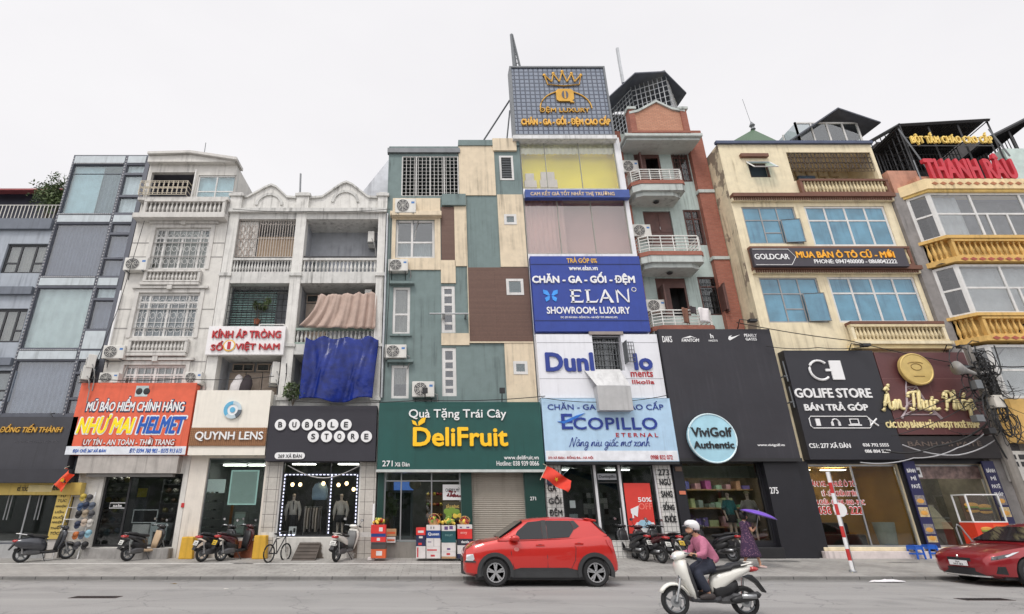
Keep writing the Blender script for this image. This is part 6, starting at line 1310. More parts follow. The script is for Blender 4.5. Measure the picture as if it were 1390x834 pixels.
# ------------------------------------------------------------------ cars
TYRE=mat('tyre',(.02,.02,.021),.85,bump=.2); RIM=mat('alloy',(.62,.63,.65),.25,.85,var=.03); CLAD=mat('cladding',(.035,.036,.038),.6)
CARGL=mat('car_glass',(.012,.014,.016),.05,spec=.5,var=.02,coat=.15); HLAMP=mat('headlamp',(.7,.72,.74),.1,.3,coat=1); TLAMP=mat('taillamp',(.45,.02,.02),.15,coat=1)
def wheel(parent,x,y,z,r,w_,side,spokes=5,rim=RIM):
 m=MB(); s_=side; pr=[(r*.66,-w_*.45),(r*.9,-w_*.5),(r,-w_*.36),(r,w_*.36),(r*.9,w_*.5),(r*.66,w_*.45)]
 m.lathe(pr+[(r*.60,0),pr[0]],(x,y,z),TYRE,32,'y', False); t=m.build('wheel',parent,smooth=False); sharpen(t,40)
 m=MB(); yo=y+s_*w_*.46
 m.lathe([(r*.70,0),(r*.70,s_*.012),(r*.62,s_*.014),(r*.6,-s_*.06)],(x,yo,z),rim,32,'y', False)
 m2=MB(); m2.lathe([(r*.6,0),(.001,0)],(x,yo-s_*.05,z),CLAD,24,'y')
 for k in range(spokes):
  for d_ in (-.16,.16):
   a=PI/2+2*PI*k/spokes; c,sn=math.cos(a+d_*.4),math.sin(a+d_*.4); c2,s2=math.cos(a+d_),math.sin(a+d_); tx,tz=-math.sin(a)*r*.07,math.cos(a)*r*.07
   P= lambda q,cc,ss,g:(x+cc*r*q+tx*g,z+ss*r*q+tz*g)
   m.prism([P(.12,c,sn,-1),P(.64,c2,s2,-.9),P(.64,c2,s2,.9),P(.12,c,sn,1)],'y',yo-s_*.03,yo+s_*.006-d_*.004,rim)
 m.lathe([(r*.16,0),(r*.14,s_*.02),(.001,s_*.022)],(x,yo-s_*.01,z),rim,14,'y'); m.build('rim',t); m2.build('brake_disc',t)
 return t
def car(name,label,paint,L,st,cab,hwf,wheels,wr,group='parked cars'):
 t=thing(name,label,'car',(0,0,0),0,group)
 def ring(x,hw,z0,zb,cr):
  q=[(.80,z0),(.955,z0+.10*(zb-z0)),(1.0,z0+.45*(zb-z0)),(.99,z0+.72*(zb-z0)),(.955,zb-.09*(zb-z0)),(.89,zb)]
  pts=[(x,-hw*a,z) for a,z in q]+[(x,-hw*.5,zb+cr*.75),(x,0,zb+cr),(x,hw*.5,zb+cr*.75)]+[(x,hw*a,z) for a,z in q[::-1]]
  return pts
 xs=sorted({*[s_[0] for s_ in st],*[L*i/36 for i in range(1,36)]}); m=MB()
 m.loft([ring(x,*[lerp_tab(st,x,i) for i in range(1,5)]) for x in xs],paint); body=m.build('body',t)
 cs=[]
 for x in wheels:
  c=MB(); c.lathe([(wr*1.16,-2),(wr*1.16,2)],(x,0,wr),CLAD,32,'y'); cs.append(c)
 cut(body,cs); sharpen(body,32)
 if not body.data.materials:body.data.materials.append(paint)
 m=MB(); m.box(.3,L-.3,-.78,.78,.16,.7,BLACK); m.build('underbody',t)
 def cring(x,zb,zr):
  h0,h1=hwf(zb),hwf(zr); e=min(.06,max(0.004,(zr-zb)*.3))
  return [(x,-h0,zb),(x,-(h0+(h1-h0)*.55)-.008,zb+(zr-zb)*.55),(x,-h1-.0,zr-e),(x,-h1+.07,zr-e*.15),(x,-h1*.5,zr+e*.35),(x,0,zr+e*.5),(x,h1*.5,zr+e*.35),(x,h1-.07,zr-e*.15),(x,h1,zr-e),(x,(h0+(h1-h0)*.55)+.008,zb+(zr-zb)*.55),(x,h0,zb)]
 xs=sorted({*[c[0] for c in cab],*[cab[0][0]+(cab[-1][0]-cab[0][0])*i/24 for i in range(25)]}); m=MB(); m.loft([cring(x,lerp_tab(cab,x,1),lerp_tab(cab,x,2)) for x in xs],paint); c=m.build('cabin',t); sharpen(c,40)
 for x in wheels:
  for s_ in (-1,1):wheel(t,x,s_*(lerp_tab(st,x,1)-.11),wr,wr,.21,s_)
 return t
def sidepanel(parent,name,pts,yf,mt,off=.006,th=.012,sides=(-1,1),each=False):
 """a panel lying on the body side: pts (x, z); yf(x, z) is the half width there"""
 bm=bmesh.new(); bm.faces.new([bm.verts.new((x,0,z)) for x,z in pts]); bmesh.ops.triangulate(bm,faces=bm.faces)
 for _ in range(3):
  ed=[e for e in bm.edges if e.calc_length()>.045]
  if not ed: break
  bmesh.ops.subdivide_edges(bm,edges=ed,cuts=1); bmesh.ops.triangulate(bm,faces=bm.faces)
 bm.verts.index_update(); V=[tuple(v.co) for v in bm.verts]; FS=[tuple(v.index for v in f.verts) for f in bm.faces]; bd=[tuple(v.index for v in e.verts) for e in bm.edges if e.is_boundary]; bm.free(); n=len(V)
 for s_ in sides:
  m=MB(); A=[(x,s_*(yf(x,z)+off),z) for x,_,z in V]+[(x,s_*(yf(x,z)-.015),z) for x,_,z in V]
  m.add(A,FS+[(i,j,n+j,n+i) for i,j in bd],mt); m.build(name,parent)
RED=mat('red_car_paint',sr(196,40,34),.3,.15,var=.03,coat=1,scale=1); WINE=mat('dark_red_car_paint',sr(150,30,38),.28,.35,var=.03,coat=1,scale=1)
# small red crossover in profile
st=[(0,.66,.34,.74,.02),(.06,.76,.27,.84,.03),(.25,.82,.23,.96,.05),(.5,.845,.21,1.02,.06),(.9,.85,.21,1.09,.05),(1.5,.85,.21,1.10,.03),(2.5,.85,.21,1.13,.02),(3.2,.852,.21,1.17,.02),(3.6,.845,.23,1.2,.02),(3.80,.825,.27,1.17,.02),(3.88,.80,.30,1.08,.01),(3.94,.77,.33,.78,0),(3.98,.70,.36,.60,0)]
cab=[(.88,1.07,1.085),(1.62,1.08,1.55),(1.9,1.09,1.595),(2.4,1.11,1.625),(2.9,1.13,1.62),(3.40,1.16,1.575),(3.45,1.17,1.54),(3.76,1.19,1.225)]
hwf= lambda z:.79-.40*(z-1.1)
c1=car('parked_car','bright red small crossover car with black cladding parked along the kerb',RED,3.97,st,cab,hwf,(.80,3.36),.33)
def bodyw(x,z):
 hw,z0,zb=(lerp_tab(st,x,i) for i in (1,2,3)); t=(z-z0)/(zb-z0); T=[(0,.80),(.10,.955),(.45,1.0),(.72,.99),(.91,.955),(1,.89),(1.5,.8)]
 return hw*lerp_tab(T,min(max(t,0),1.4),1)
sidepanel(c1,'front_window',[(1.30,1.105),(1.42,1.30),(1.72,1.52),(2.06,1.555),(2.06,1.12)], lambda x,z:hwf(z)+.012,CARGL)
sidepanel(c1,'rear_window',[(2.20,1.125),(2.20,1.56),(2.84,1.555),(2.92,1.35),(2.76,1.16)], lambda x,z:hwf(z)+.012,CARGL)
sidepanel(c1,'pillar_trim',[(2.065,1.12),(2.065,1.565),(2.195,1.57),(2.195,1.125)], lambda x,z:hwf(z)+.012,CLAD,.004)
sidepanel(c1,'quarter_trim',[(2.85,1.555),(2.93,1.34),(3.07,1.42),(2.95,1.56)], lambda x,z:hwf(z)+.012,CLAD,.004)
def slope(parent,name,p0,p1,w0,w1,mt,off=.012):
 d=Vector((p1[0]-p0[0],0,p1[1]-p0[1])).normalized(); n=Vector((-d.z,0,d.x)); n=n if n.z>0 else -n; m=MB(); A=[Vector((p0[0],-w0,p0[1])),Vector((p0[0],w0,p0[1])),Vector((p1[0],w1,p1[1])),Vector((p1[0],-w1,p1[1]))]
 A=[a+n*off for a in A]; B=[a-n*(off+.01) for a in A]; m.add(A+B,[(0,1,2,3),(0,4,5,1),(1,5,6,2),(2,6,7,3),(3,7,4,0)],mt); return m.build(name,parent)
slope(c1,'windscreen',(.95,1.13),(1.58,1.525),.72,.58,CARGL,.035); slope(c1,'rear_screen',(3.74,1.25),(3.48,1.52),.68,.58,CARGL,.03)
def door_line(parent,pts,yf,mt=CLAD):
 for s_ in (-1,1):
  m=MB(); m.tube([(x,s_*(yf(x,z)+.002),z) for x,z in pts],.008,mt,4); m.build('door_seam',parent)
door_line(c1,[(1.28,1.08),(1.22,.8),(1.27,.45),(1.35,.38)],bodyw); door_line(c1,[(2.13,1.11),(2.15,.7),(2.14,.38)],bodyw); door_line(c1,[(2.78,1.14),(2.90,.9),(2.86,.62),(2.72,.38)],bodyw)
sidepanel(c1,'sill_cladding',[(1.16,.215),(1.20,.38),(1.45,.44),(2.65,.44),(2.92,.38),(2.96,.215)], lambda x,z:bodyw(x,max(z,.36)),CLAD,.016)
for xw in (.80,3.36):
 ang=[R(-14)+R(208)*i/16 for i in range(17)]; po=[(xw+.47*math.cos(a),.33+.47*math.sin(a)) for a in ang]; pi_=[(xw+.375*math.cos(a),.33+.375*math.sin(a)) for a in ang]
 for s_ in (-1,1):
  m=MB(); n=17; yo= lambda x,z:s_*(lerp_tab(st,xw,1)+.022)
  A=[(x,yo(x,z),z) for x,z in po]; B=[(x,yo(x,z),z) for x,z in pi_]; A2=[(x,s_*(lerp_tab(st,xw,1)-.08),z) for x,z in po]; B2=[(x,s_*(lerp_tab(st,xw,1)-.16),z) for x,z in pi_]
  m.add(A+B+A2+B2,[(i,i+1,n+i+1,n+i) for i in range(n-1)]+[(i,2*n+i,2*n+i+1,i+1) for i in range(n-1)]+[(n+i,n+i+1,3*n+i+1,3*n+i) for i in range(n-1)],CLAD); m.build('wheel_arch',c1)
def nose(parent,name,x0_,x1_,zlo,zhi,ww,mt,stt,off=.012):
 """panel wrapping round the nose or tail between two heights"""
 m=MB(); ys=[-ww+2*ww*i/10 for i in range(11)]; A=[]
 for z in (zlo,zhi):
  for y in ys:A.append((x0_+(x1_-x0_)*(abs(y)/ww)**2.2,y,z))
 sg=-1 if x1_>x0_ else 1
 A=[(a[0]+sg*off,a[1],a[2]) for a in A]; B=[(a[0]-sg*.12,a[1]*.97,a[2]) for a in A]
 m.add(A+B,[(i,i+1,12+i,11+i) for i in range(10)]+[(i,22+i,23+i,i+1) for i in range(10)]+[(11+i,12+i,34+i,33+i) for i in range(10)]+[(0,11,33,22),(10,32,43,21)],mt); return m.build(name,parent,fix=True)
nose(c1,'front_bumper',-.03,.40,.25,.52,.845,CLAD,st); nose(c1,'grille',-.035,.05,.56,.66,.6,BLACK,st); nose(c1,'rear_bumper',4.0,3.70,.30,.60,.83,CLAD,st)
sidepanel(c1,'headlight',[(.05,.60),(.07,.74),(.24,.76),(.27,.64),(.22,.60)],bodyw,HLAMP,.02); sidepanel(c1,'tail_light',[(3.72,1.02),(3.70,1.10),(3.80,1.10),(3.86,.98),(3.89,.80),(3.83,.80)],bodyw,TLAMP,.02); sidepanel(c1,'lamp_housing',[(.02,.56),(.02,.60),(.30,.60),(.30,.56)],bodyw,CLAD,.018)
for s_ in (-1,1):
 m=MB(); m.loft([sec_y(s_*(.80+e),1.30+e*.15,1.135,.12*q,.075*q,12) for e,q in ((0,.5),(.05,.95),(.14,1),(.2,.85),(.22,.4))],RED); o=m.build('mirror',c1,smooth=True); m=MB(); m.box(1.29,1.36,s_*.74 if s_>0 else -.84,.84 if s_>0 else s_*.74,1.06,1.10,CLAD); m.build('mirror_foot',o)
 for xh,zh in ((1.98,.965),(2.99,1.0)):
  m=MB(); m.box(xh-.11,xh+.11,s_*bodyw(xh,zh)-.02,s_*bodyw(xh,zh)+.02,zh-.018,zh+.018,RED); m.ball((xh,s_*bodyw(xh,zh)-s_*.0,zh-.01),.085,.004,.04,CLAD,10,5); m.build('door_handle',c1)
m=MB(); m.loft([[(3.25,y,1.585),(3.25,y,1.60)]+[] for y in (-.5,.5)],RED) if False else m.prism([(3.24,1.60),(3.32,1.625),(3.58,1.575),(3.56,1.53),(3.42,1.54)],'y',-.56,.56,RED); m.build('spoiler',c1,bevel=.012)
m=MB(); m.add([(1.34,-(bodyw(1.34,.85)+.003),.83)]+[(1.36+.07*math.cos(a),-(bodyw(1.34,.85)+.003),.87+.05*math.sin(a)) for a in [2*PI*q/10 for q in range(10)]],[tuple(range(1,11))],mat('sticker_white',sr(215,130,125),.4)); m.build('door_sticker',c1)
c1.location=(PX(630,765,14.75),15.55,0); c1.scale=(.97,.97,.97)
# dark red saloon cut by the right edge
st2=[(0,.60,.32,.60,.03),(.06,.74,.24,.67,.04),(.2,.84,.19,.74,.05),(.5,.885,.17,.82,.06),(.9,.9,.16,.88,.06),(1.35,.9,.16,.93,.05),(2.5,.9,.16,.95,.02),(3.6,.9,.16,.98,.02),(4.2,.87,.2,1.0,.02),(4.5,.8,.25,.95,.02),(4.64,.7,.35,.75,0)]
cab2=[(1.25,.93,.945),(2.0,.94,1.33),(2.3,.94,1.41),(2.8,.95,1.44),(3.3,.96,1.38),(4.1,.98,1.03)]
hwf2= lambda z:.82-.45*(z-.95)
c2=car('parked_car','dark red saloon car parked nose to the frame edge beside the blue stools',WINE,4.64,st2,cab2,hwf2,(.92,3.62),.325)
st,=(st2,)
slope(c2,'windscreen',(1.33,1.0),(1.97,1.325),.74,.60,CARGL,.035)
sidepanel(c2,'side_window',[(1.62,.98),(2.05,1.28),(2.4,1.37),(2.85,1.395),(2.85,1.0)], lambda x,z:hwf2(z)+.012,CARGL); sidepanel(c2,'rear_window',[(2.93,1.0),(2.93,1.395),(3.3,1.34),(3.7,1.15),(3.6,1.02)], lambda x,z:hwf2(z)+.012,CARGL)
door_line(c2,[(1.62,.95),(1.58,.6),(1.66,.25)],bodyw); door_line(c2,[(2.88,.96),(2.88,.6),(2.86,.25)],bodyw)
nose(c2,'grille',-.012,.14,.545,.625,.70,BLACK,st2,.016); nose(c2,'lower_grille',-.02,.12,.235,.40,.66,BLACK,st2,.02); nose(c2,'bumper_trim',-.022,.10,.20,.235,.64,CHROME,st2,.024)
sidepanel(c2,'headlight',[(.10,.60),(.14,.68),(.42,.735),(.62,.765),(.60,.725),(.40,.665)],bodyw,mat('smoked_lamp',(.04,.04,.045),.1,coat=1),.016); sidepanel(c2,'daytime_lamp',[(.38,.70),(.62,.775),(.78,.80),(.60,.735),(.42,.675)],bodyw,HLAMP,.02); sidepanel(c2,'bumper_vent',[(.12,.30),(.16,.46),(.30,.46),(.34,.28)],bodyw,BLACK,.016)
m=MB(); m.box(-.05,-.03,-.24,.24,.44,.56,LETW); o=m.build('number_plate',c2)
for i,t_ in enumerate(('30A','367.83')):
 m=MB(); v_,f_=text_raw(t_); xs_=[p[0] for p in v_]; w_=max(xs_)-min(xs_); zz=.505-i*.052; wd=.12 if i==0 else .26
 m.add([(-.0515-.002*(p[2]>0),wd/2-(p[0]-min(xs_))/w_*wd,zz+p[1]*.055) for p in v_],f_,BLACK); m.build('plate_lettering',o,fix=False)
m=MB(); m.lathe([(.035,0),(.03,-.008),(.001,-.01)],(-.02,0,.655),CHROME,14,'x'); m.build('emblem',c2)
for s_ in (-1,1):
 m=MB(); m.loft([sec_y(s_*(.84+e),1.68,1.0,.11*q,.07*q,12) for e,q in ((0,.5),(.05,.95),(.14,1),(.2,.8))],WINE); m.build('mirror',c2,smooth=True)
c2.location=(PX(1277,765,16.0)-.02,15.4,0); c2.rotation_euler=(0,0,R(2))
# ------------------------------------------------------------------ scooters
def scooter(name,label,paint,seatm=BLACK,plate=None,panel=None,style='step',r=.25,stand=True):
 """front wheel at x = -.63, rear wheel at x = +.63, travels towards -x"""
 panel=panel or BLACK; t=thing(name,label,'scooter',(0,0,0),0,'parked scooters')
 def wh(x,w_):
  m=MB(); m.lathe([(r*.74,-w_*.4),(r*.9,-w_*.5),(r,-w_*.22),(r,w_*.22),(r*.9,w_*.5),(r*.74,w_*.4),(r*.70,0),(r*.74,-w_*.4)],(x,0,r),TYRE,26,'y', False); o=m.build('wheel',t); sharpen(o,40); m=MB()
  m.tube([(x+r*.73*math.cos(a),0,r+r*.73*math.sin(a)) for a in [2*PI*q/24 for q in range(24)]],.024,GREYM,6, True)
  for k in range(5):
   a=2*PI*k/5+.3; m.tube([(x,0,r),(x+r*.4*math.cos(a+.12),0,r+r*.4*math.sin(a+.12)),(x+r*.72*math.cos(a),0,r+r*.72*math.sin(a))],[.025,.016,.02],GREYM,5)
  m.lathe([(.05,-.06),(.05,.06)],(x,0,r),GREYM,10,'y'); m.lathe([(.1,0),(.1,.008)],(x,-.05,r),STEEL,16,'y'); m.build('rim',o)
 wh(-.63,.09); wh(.63,.11)
 m=MB()
 for s_ in (-1,1):m.tube([(-.63,s_*.075,r),(-.55,s_*.07,r+.22),(-.50,s_*.05,.62)],.022,STEEL,6)
 m.tube([(-.50,0,.6),(-.40,0,.92)],.03,GREYM,6); m.build('fork',t)
 m=MB(); ang=[R(20)+R(130)*i/10 for i in range(11)]
 m.loft([[(-.63+rr*math.cos(a),y,r+rr*math.sin(a)) for rr,y in ((r+.015,-.075),(r+.045,-.05),(r+.06,0),(r+.045,.05),(r+.015,.075),(r+.02,0))] for a in ang],paint); m.build('front_fender',t,smooth=True)
 sh=[(.30,-.30,.035,.14),(.42,-.335,.05,.17),(.58,-.40,.07,.20),(.72,-.44,.085,.215),(.84,-.45,.09,.20),(.92,-.43,.085,.15),(.95,-.42,.06,.10)]
 m=MB(); m.loft([sec_z(z,xc,hx,hy,16,2.6) for z,xc,hx,hy in sh],paint); m.build('leg_shield',t,smooth=True)
 m=MB(); m.loft([sec_z(z,xc,hx,hy,12,2.6) for z,xc,hx,hy in ((.3,-.25,.04,.13),(.5,-.29,.05,.16),(.7,-.345,.05,.18),(.88,-.37,.05,.14))],panel); m.build('inner_panel',t,smooth=True)
 m=MB(); m.loft([sec_x(x,zc,hz,hy,14,2.4) for x,zc,hz,hy in ((-.56,.985,.02,.05),(-.53,.985,.06,.12),(-.46,1.0,.075,.16),(-.37,1.02,.06,.15),(-.30,1.03,.03,.09))],paint); hd_=m.build('head_cowl',t,smooth=True)
 m=MB(); m.loft([sec_x(x,.975,hz,hy,12,2.2) for x,hz,hy in ((-.575,.025,.06),(-.55,.045,.10),(-.52,.05,.11))],HLAMP); m.build('headlight',t,smooth=True)
 m=MB(); m.tube([(-.30,-.34,1.02),(-.37,-.2,1.045),(-.41,0,1.04),(-.37,.2,1.045),(-.30,.34,1.02)],.014,GREYM,6)
 for s_ in (-1,1):m.tube([(-.29,s_*.35,1.02),(-.345,s_*.24,1.04)],.021,RUBBER,8); m.tube([(-.35,s_*.33,1.05),(-.40,s_*.24,1.055)],.008,STEEL,5)
 hb_=m.build('handlebar',t)
 for s_ in (-1,1):
  m=MB(); m.tube([(-.36,s_*.23,1.05),(-.38,s_*.28,1.14),(-.36,s_*.31,1.2)],.007,BLACK,5); m.loft([sec_x(x,1.235,.045*q,.062*q,12,2.4,s_*.33) for x,q in ((-.385,.6),(-.375,1),(-.355,1),(-.352,.9))],BLACK); m.add([(-.351,s_*.33+.055*math.cos(a),1.235+.04*math.sin(a)) for a in [2*PI*q/12 for q in range(12)]],[tuple(range(12))],CHROME); m.build('mirror',t)
 m=MB(); m.loft([sec_x(x,zc,hz,hy,12,3.2) for x,zc,hz,hy in ((-.34,.30,.06,.12),(-.2,.275,.045,.15),(.05,.275,.045,.15),(.16,.30,.06,.13))],panel); m.build('footboard',t,smooth=True)
 m=MB(); m.loft([sec_x(x,zc,hz,hy,12,2.6) for x,zc,hz,hy in ((.06,.40,.12,.11),(.18,.42,.14,.125),(.36,.46,.13,.12),(.52,.52,.08,.09))],BLACK); m.build('under_cover',t,smooth=True)
 tl=[(.04,.48,.10,.08),(.10,.52,.17,.11),(.25,.59,.16,.135),(.45,.68,.11,.14),(.65,.745,.075,.12),(.80,.79,.05,.085),(.88,.82,.025,.05)]
 if style=='round':tl=[(.0,.45,.12,.09),(.10,.50,.22,.15),(.3,.54,.23,.2),(.5,.57,.2,.215),(.7,.58,.17,.19),(.86,.60,.11,.12),(.93,.61,.04,.05)]
 m=MB(); m.loft([sec_x(x,zc,hz,hy,14,2.5) for x,zc,hz,hy in tl],paint); m.build('tail_body',t,smooth=True)
 m=MB(); m.loft([sec_x(x,zc,hz,hy,14,2.6) for x,zc,hz,hy in ((.0,.73,.02,.08),(.06,.745,.05,.12),(.25,.765,.055,.135),(.42,.79,.05,.135),(.48,.83,.05,.13),(.68,.855,.045,.11),(.78,.86,.02,.06))],seatm); m.build('seat',t,smooth=True)
 m=MB(); m.tube([(.62,-.12,.84),(.82,-.11,.88),(.90,0,.885),(.82,.11,.88),(.62,.12,.84)],.014,paint if style!='round' else CHROME,6); m.build('grab_rail',t)
 m=MB(); xt=.93 if style!='round' else .925; m.loft([sec_x(x,.775 if style!='round' else .66,hz,hy,12,2.6) for x,hz,hy in ((.80,.05,.12),(.90,.045,.10),(.955,.03,.07),(.965,.015,.05))],TLAMP); m.build('tail_light',t,smooth=True)
 m=MB(); m.prism([(.68,.64),(.82,.68),(.92,.58),(1.03,.40),(1.0,.385),(.89,.53),(.78,.60)],'y',-.07,.07,BLACK); m.build('mudguard',t,bevel=.01)
 if plate:
  m=MB(); P=[(.925,-.1,.66),(.925,.1,.66),(.985,.1,.53),(.985,-.1,.53)]; m.add(P+[(p[0]-.012,p[1],p[2]) for p in P],[(0,1,2,3),(7,6,5,4),(0,4,5,1),(1,5,6,2),(2,6,7,3),(3,7,4,0)],plate); o=m.build('number_plate',t)
  m=MB()
  for row,segs in ((.25,((-.06,-.035),(-.025,-.005),(.01,.055))),(.62,((-.075,-.05),(-.04,-.015),(-.005,.02),(.03,.05),(.06,.078)))):
   for a,b in segs:
    f= lambda y,q:(.925+.06*q+.002,y,.66-.13*q); m.add([f(a,row),f(b,row),f(b,row+.22),f(a,row+.22)],[(0,1,2,3)],BLACK)
  m.build('plate_marks',o,fix=False)
 m=MB(); m.loft([sec_x(x,zc,hz,hy,10,3,.02) for x,zc,hz,hy in ((.10,.30,.08,.08),(.25,.31,.11,.11),(.45,.30,.10,.10),(.62,.28,.07,.08),(.7,.27,.04,.05))],mat('engine_grey',(.14,.14,.145),.5,.5)); m.build('engine',t)
 m=MB(); m.loft([sec_x(x,zc,hz,.045,10,2.4,-.15) for x,zc,hz in ((.32,.28,.03),(.42,.29,.06),(.70,.34,.068),(.82,.37,.055),(.85,.375,.02))],BLACK); m.box(.5,.76,-.203,-.196,.31,.38,STEEL); m.build('exhaust',t,smooth=True)
 m=MB(); m.tube([(.1,.1,.28),(.02,.26,.02)] if stand else [(.1,.1,.28),(.3,.12,.24)],.014,BLACK,5); m.tube([(.64,.09,.27),(.72,.1,.62)],.022,STEEL,6); m.build('stand',t)
 return t
def put(o,px_,py,head,lean=0,road=False,s_=1.0):
 x,d=road_at(px_,py) if road else walk_at(px_,py); f=Vector((math.cos(R(head)),math.sin(R(head)))); x+=f.x*.63; d+=f.y*.63
 o.location=(x,d,gz(d)+.003); o.rotation_euler=(R(lean),math.atan(WALKS)*f.y if not road else 0,R(head+180)); o.scale=(s_,s_,s_)
PB=mat('black_scooter_paint',(.02,.02,.023),.2,var=.05,coat=.7); PWN=mat('maroon_scooter_paint',(.07,.012,.016),.2,coat=.7); PWH=mat('cream_white_paint',sr(232,230,222),.25,var=.02,coat=.7); PGR=mat('charcoal_scooter_paint',sr(72,74,80),.25,.3,coat=.6)
WPL=mat('white_plate',sr(215,215,210),.5,var=.02); YPL=mat('yellow_plate',sr(220,185,60),.5,var=.02); TAN=mat('tan_panel',sr(190,165,135),.5)
s=scooter('scooter','rounded charcoal scooter parked before the salon glass doors',PGR,BLACK, None,BLACK,'round'); put(s,27,764,44,-4)
s=scooter('scooter','black scooter with tan inner panel parked by the step of the cap shop',PB,BLACK,WPL,TAN); put(s,172,762,60,-4)
s=scooter('scooter','black scooter with white plate, nearer the yellow block of the pair by the lens shop',PB,BLACK,WPL); put(s,273,763,60,-4)
s=scooter('scooter','maroon and black scooter with yellow plate, in the pair by the lens shop',PWN,BLACK,YPL); put(s,299,762,57,-4)
s=scooter('scooter','white scooter with black seat parked by the tiled pillar of the clothes shop',PWH,BLACK,WPL,mat('grey_panel',(.15,.15,.15),.5)); put(s,456,763,70,-4)
s=scooter('scooter','black scooter with white plate, nearest the red car in the row of scooters',PB,BLACK,WPL); put(s,874,762,110,-4)
s=scooter('scooter','maroon tailed black scooter, middle of the row by the tiled pillar',PWN,BLACK,WPL); put(s,899,765,110,-4)
s=scooter('scooter','black scooter with yellow plate at the end of the row by the tiled pillar',PB,BLACK,YPL); put(s,918,763,108,-4)
s=scooter('scooter','black scooter half hidden behind the rider in pink, facing the golf window',PB,BLACK, None); put(s,944,760,95,-4)
s=scooter('scooter','black scooter with white plate just beside the walker with the umbrella',PB,BLACK,WPL); put(s,996,763,128,-4)
rid=scooter('scooter','cream white scooter being ridden along the road',PWH,BLACK, None,mat('dark_grey_panel',(.05,.05,.055),.5),stand=False); rid['group']='moving scooters'; del rid['group']
D_R=10.55; rid.location=(PX(961,800,D_R),D_R,0); rid.scale=(.96,.96,.96)
# ------------------------------------------------------------------ the rider
SKIN=mat('skin',sr(198,150,122),.55,var=.05); PINK=mat('pink_jacket',sr(186,112,138),.8,var=.14,scale=8,bump=.9,bscale=11); NAVYP=mat('navy_trousers',sr(48,52,66),.85,var=.2,scale=8,bump=.9,bscale=10); SHOE=mat('dark_shoe',sr(62,56,56),.7)
rx_=D_R; loc=rid.location
def head_nodes(c,f,pre=''):
 """head facing f (unit vector, horizontal): skull, brow, nose, chin"""
 c=Vector(c); f=Vector(f)
 return {pre+'skull':(tuple(c-f*.02+Vector((0,0,.035))),(.088,.098)),pre+'face':(tuple(c+f*.035),(.066,.07)),pre+'chin':(tuple(c+f*.05-Vector((0,0,.085))),(.042,.04)),pre+'nose':(tuple(c+f*.105-Vector((0,0,.012))),.013)}
HX=Vector((-.135,0,1.46)); fwd=(-1,0,0)
bn={'pelvis':((.125,0,.86),(.10,.12)),'waist':((.10,0,1.0),(.095,.12)),'chest':((.03,0,1.18),(.11,.16)),'necklow':((-.045,0,1.31),(.06,.065)),'neck':((-.085,0,1.37),.05)}
bn.update(head_nodes(HX,fwd))
be=chain('pelvis','waist','chest','necklow','neck','skull','face','nose')+[('face','chin')]
for s_,k in ((-1,'r'),(1,'l')):
 bn.update({k+'sh':((-.02,s_*.17,1.26),.058),k+'el':((-.10,s_*.27,1.03),.042),k+'wr':((-.27,s_*.30,1.02),.028),k+'palm':((-.315,s_*.295,1.045),(.026,.036)),
   k+'hip':((.08,s_*.09,.84),.085),k+'kn':((-.21,s_*.13,.72),.058),k+'an':((-.06,s_*.15,.38),.036),k+'heel':((-.03,s_*.15,.335),.036),k+'toe':((-.21,s_*.16,.325),.03)})
 be+=[('chest',k+'sh')]+chain(k+'sh',k+'el',k+'wr',k+'palm')+[('pelvis',k+'hip')]+chain(k+'hip',k+'kn',k+'an',k+'heel',k+'toe')
 for i,(dy,ln) in enumerate(((-.033,.9),(-.011,1),(.011,.96),(.033,.8))):
  a,b,c=(-.345,s_*.295+dy,1.055),(-.345-.018*ln,s_*.295+dy,1.035),(-.338,s_*.295+dy,1.008)
  bn.update({f'{k}f{i}a':(a,.0095),f'{k}f{i}b':(b,.009),f'{k}f{i}c':(c,.008)}); be+=chain(k+'palm',f'{k}f{i}a',f'{k}f{i}b',f'{k}f{i}c')
 bn.update({k+'tha':((-.30,s_*.255,1.03),.0105),k+'thb':((-.325,s_*.245,1.012),.009)}); be+=chain(k+'palm',k+'tha',k+'thb')
rp=skin('person',bn,be,SKIN); rp.location=loc; rp.scale=rid.scale
tag(rp,'rider in a pink jacket, navy trousers and white helmet on the cream scooter','person')
jn={'chest':((.035,0,1.17),(.135,.185)),'waist':((.115,0,1.0),(.135,.165)),'hem':((.15,0,.84),(.19,.21)),'collar':((-.055,0,1.325),(.078,.085))}; je=chain('chest','waist','hem')+[('chest','collar')]
for s_,k in ((-1,'r'),(1,'l')):jn.update({k+'sh':((-.015,s_*.18,1.25),.08),k+'el':((-.10,s_*.275,1.03),.068),k+'wr':((-.255,s_*.30,1.02),.042)}); je+=[('chest',k+'sh')]+chain(k+'sh',k+'el',k+'wr')
skin('jacket',jn,je,PINK,rp)
tn={'pelvis':((.15,0,.88),(.17,.18))}; te=[]
for s_,k in ((-1,'r'),(1,'l')):tn.update({k+'hip':((.05,s_*.1,.85),.115),k+'kn':((-.215,s_*.135,.73),.10),k+'kl':((-.16,s_*.14,.60),.092),k+'an':((-.065,s_*.15,.40),.068)}); te+=[('pelvis',k+'hip')]+chain(k+'hip',k+'kn',k+'kl',k+'an')
skin('trousers',tn,te,NAVYP,rp)
for s_ in (-1,1):
 m=MB(); m.loft([sec_x(x,zc,hz,hy,12,2.6,s_*.152) for x,zc,hz,hy in ((.03,.34,.035,.035),(0,.345,.05,.045),(-.08,.345,.055,.05),(-.17,.33,.04,.05),(-.235,.322,.025,.035))],SHOE); m.build('shoe',rp,smooth=True)
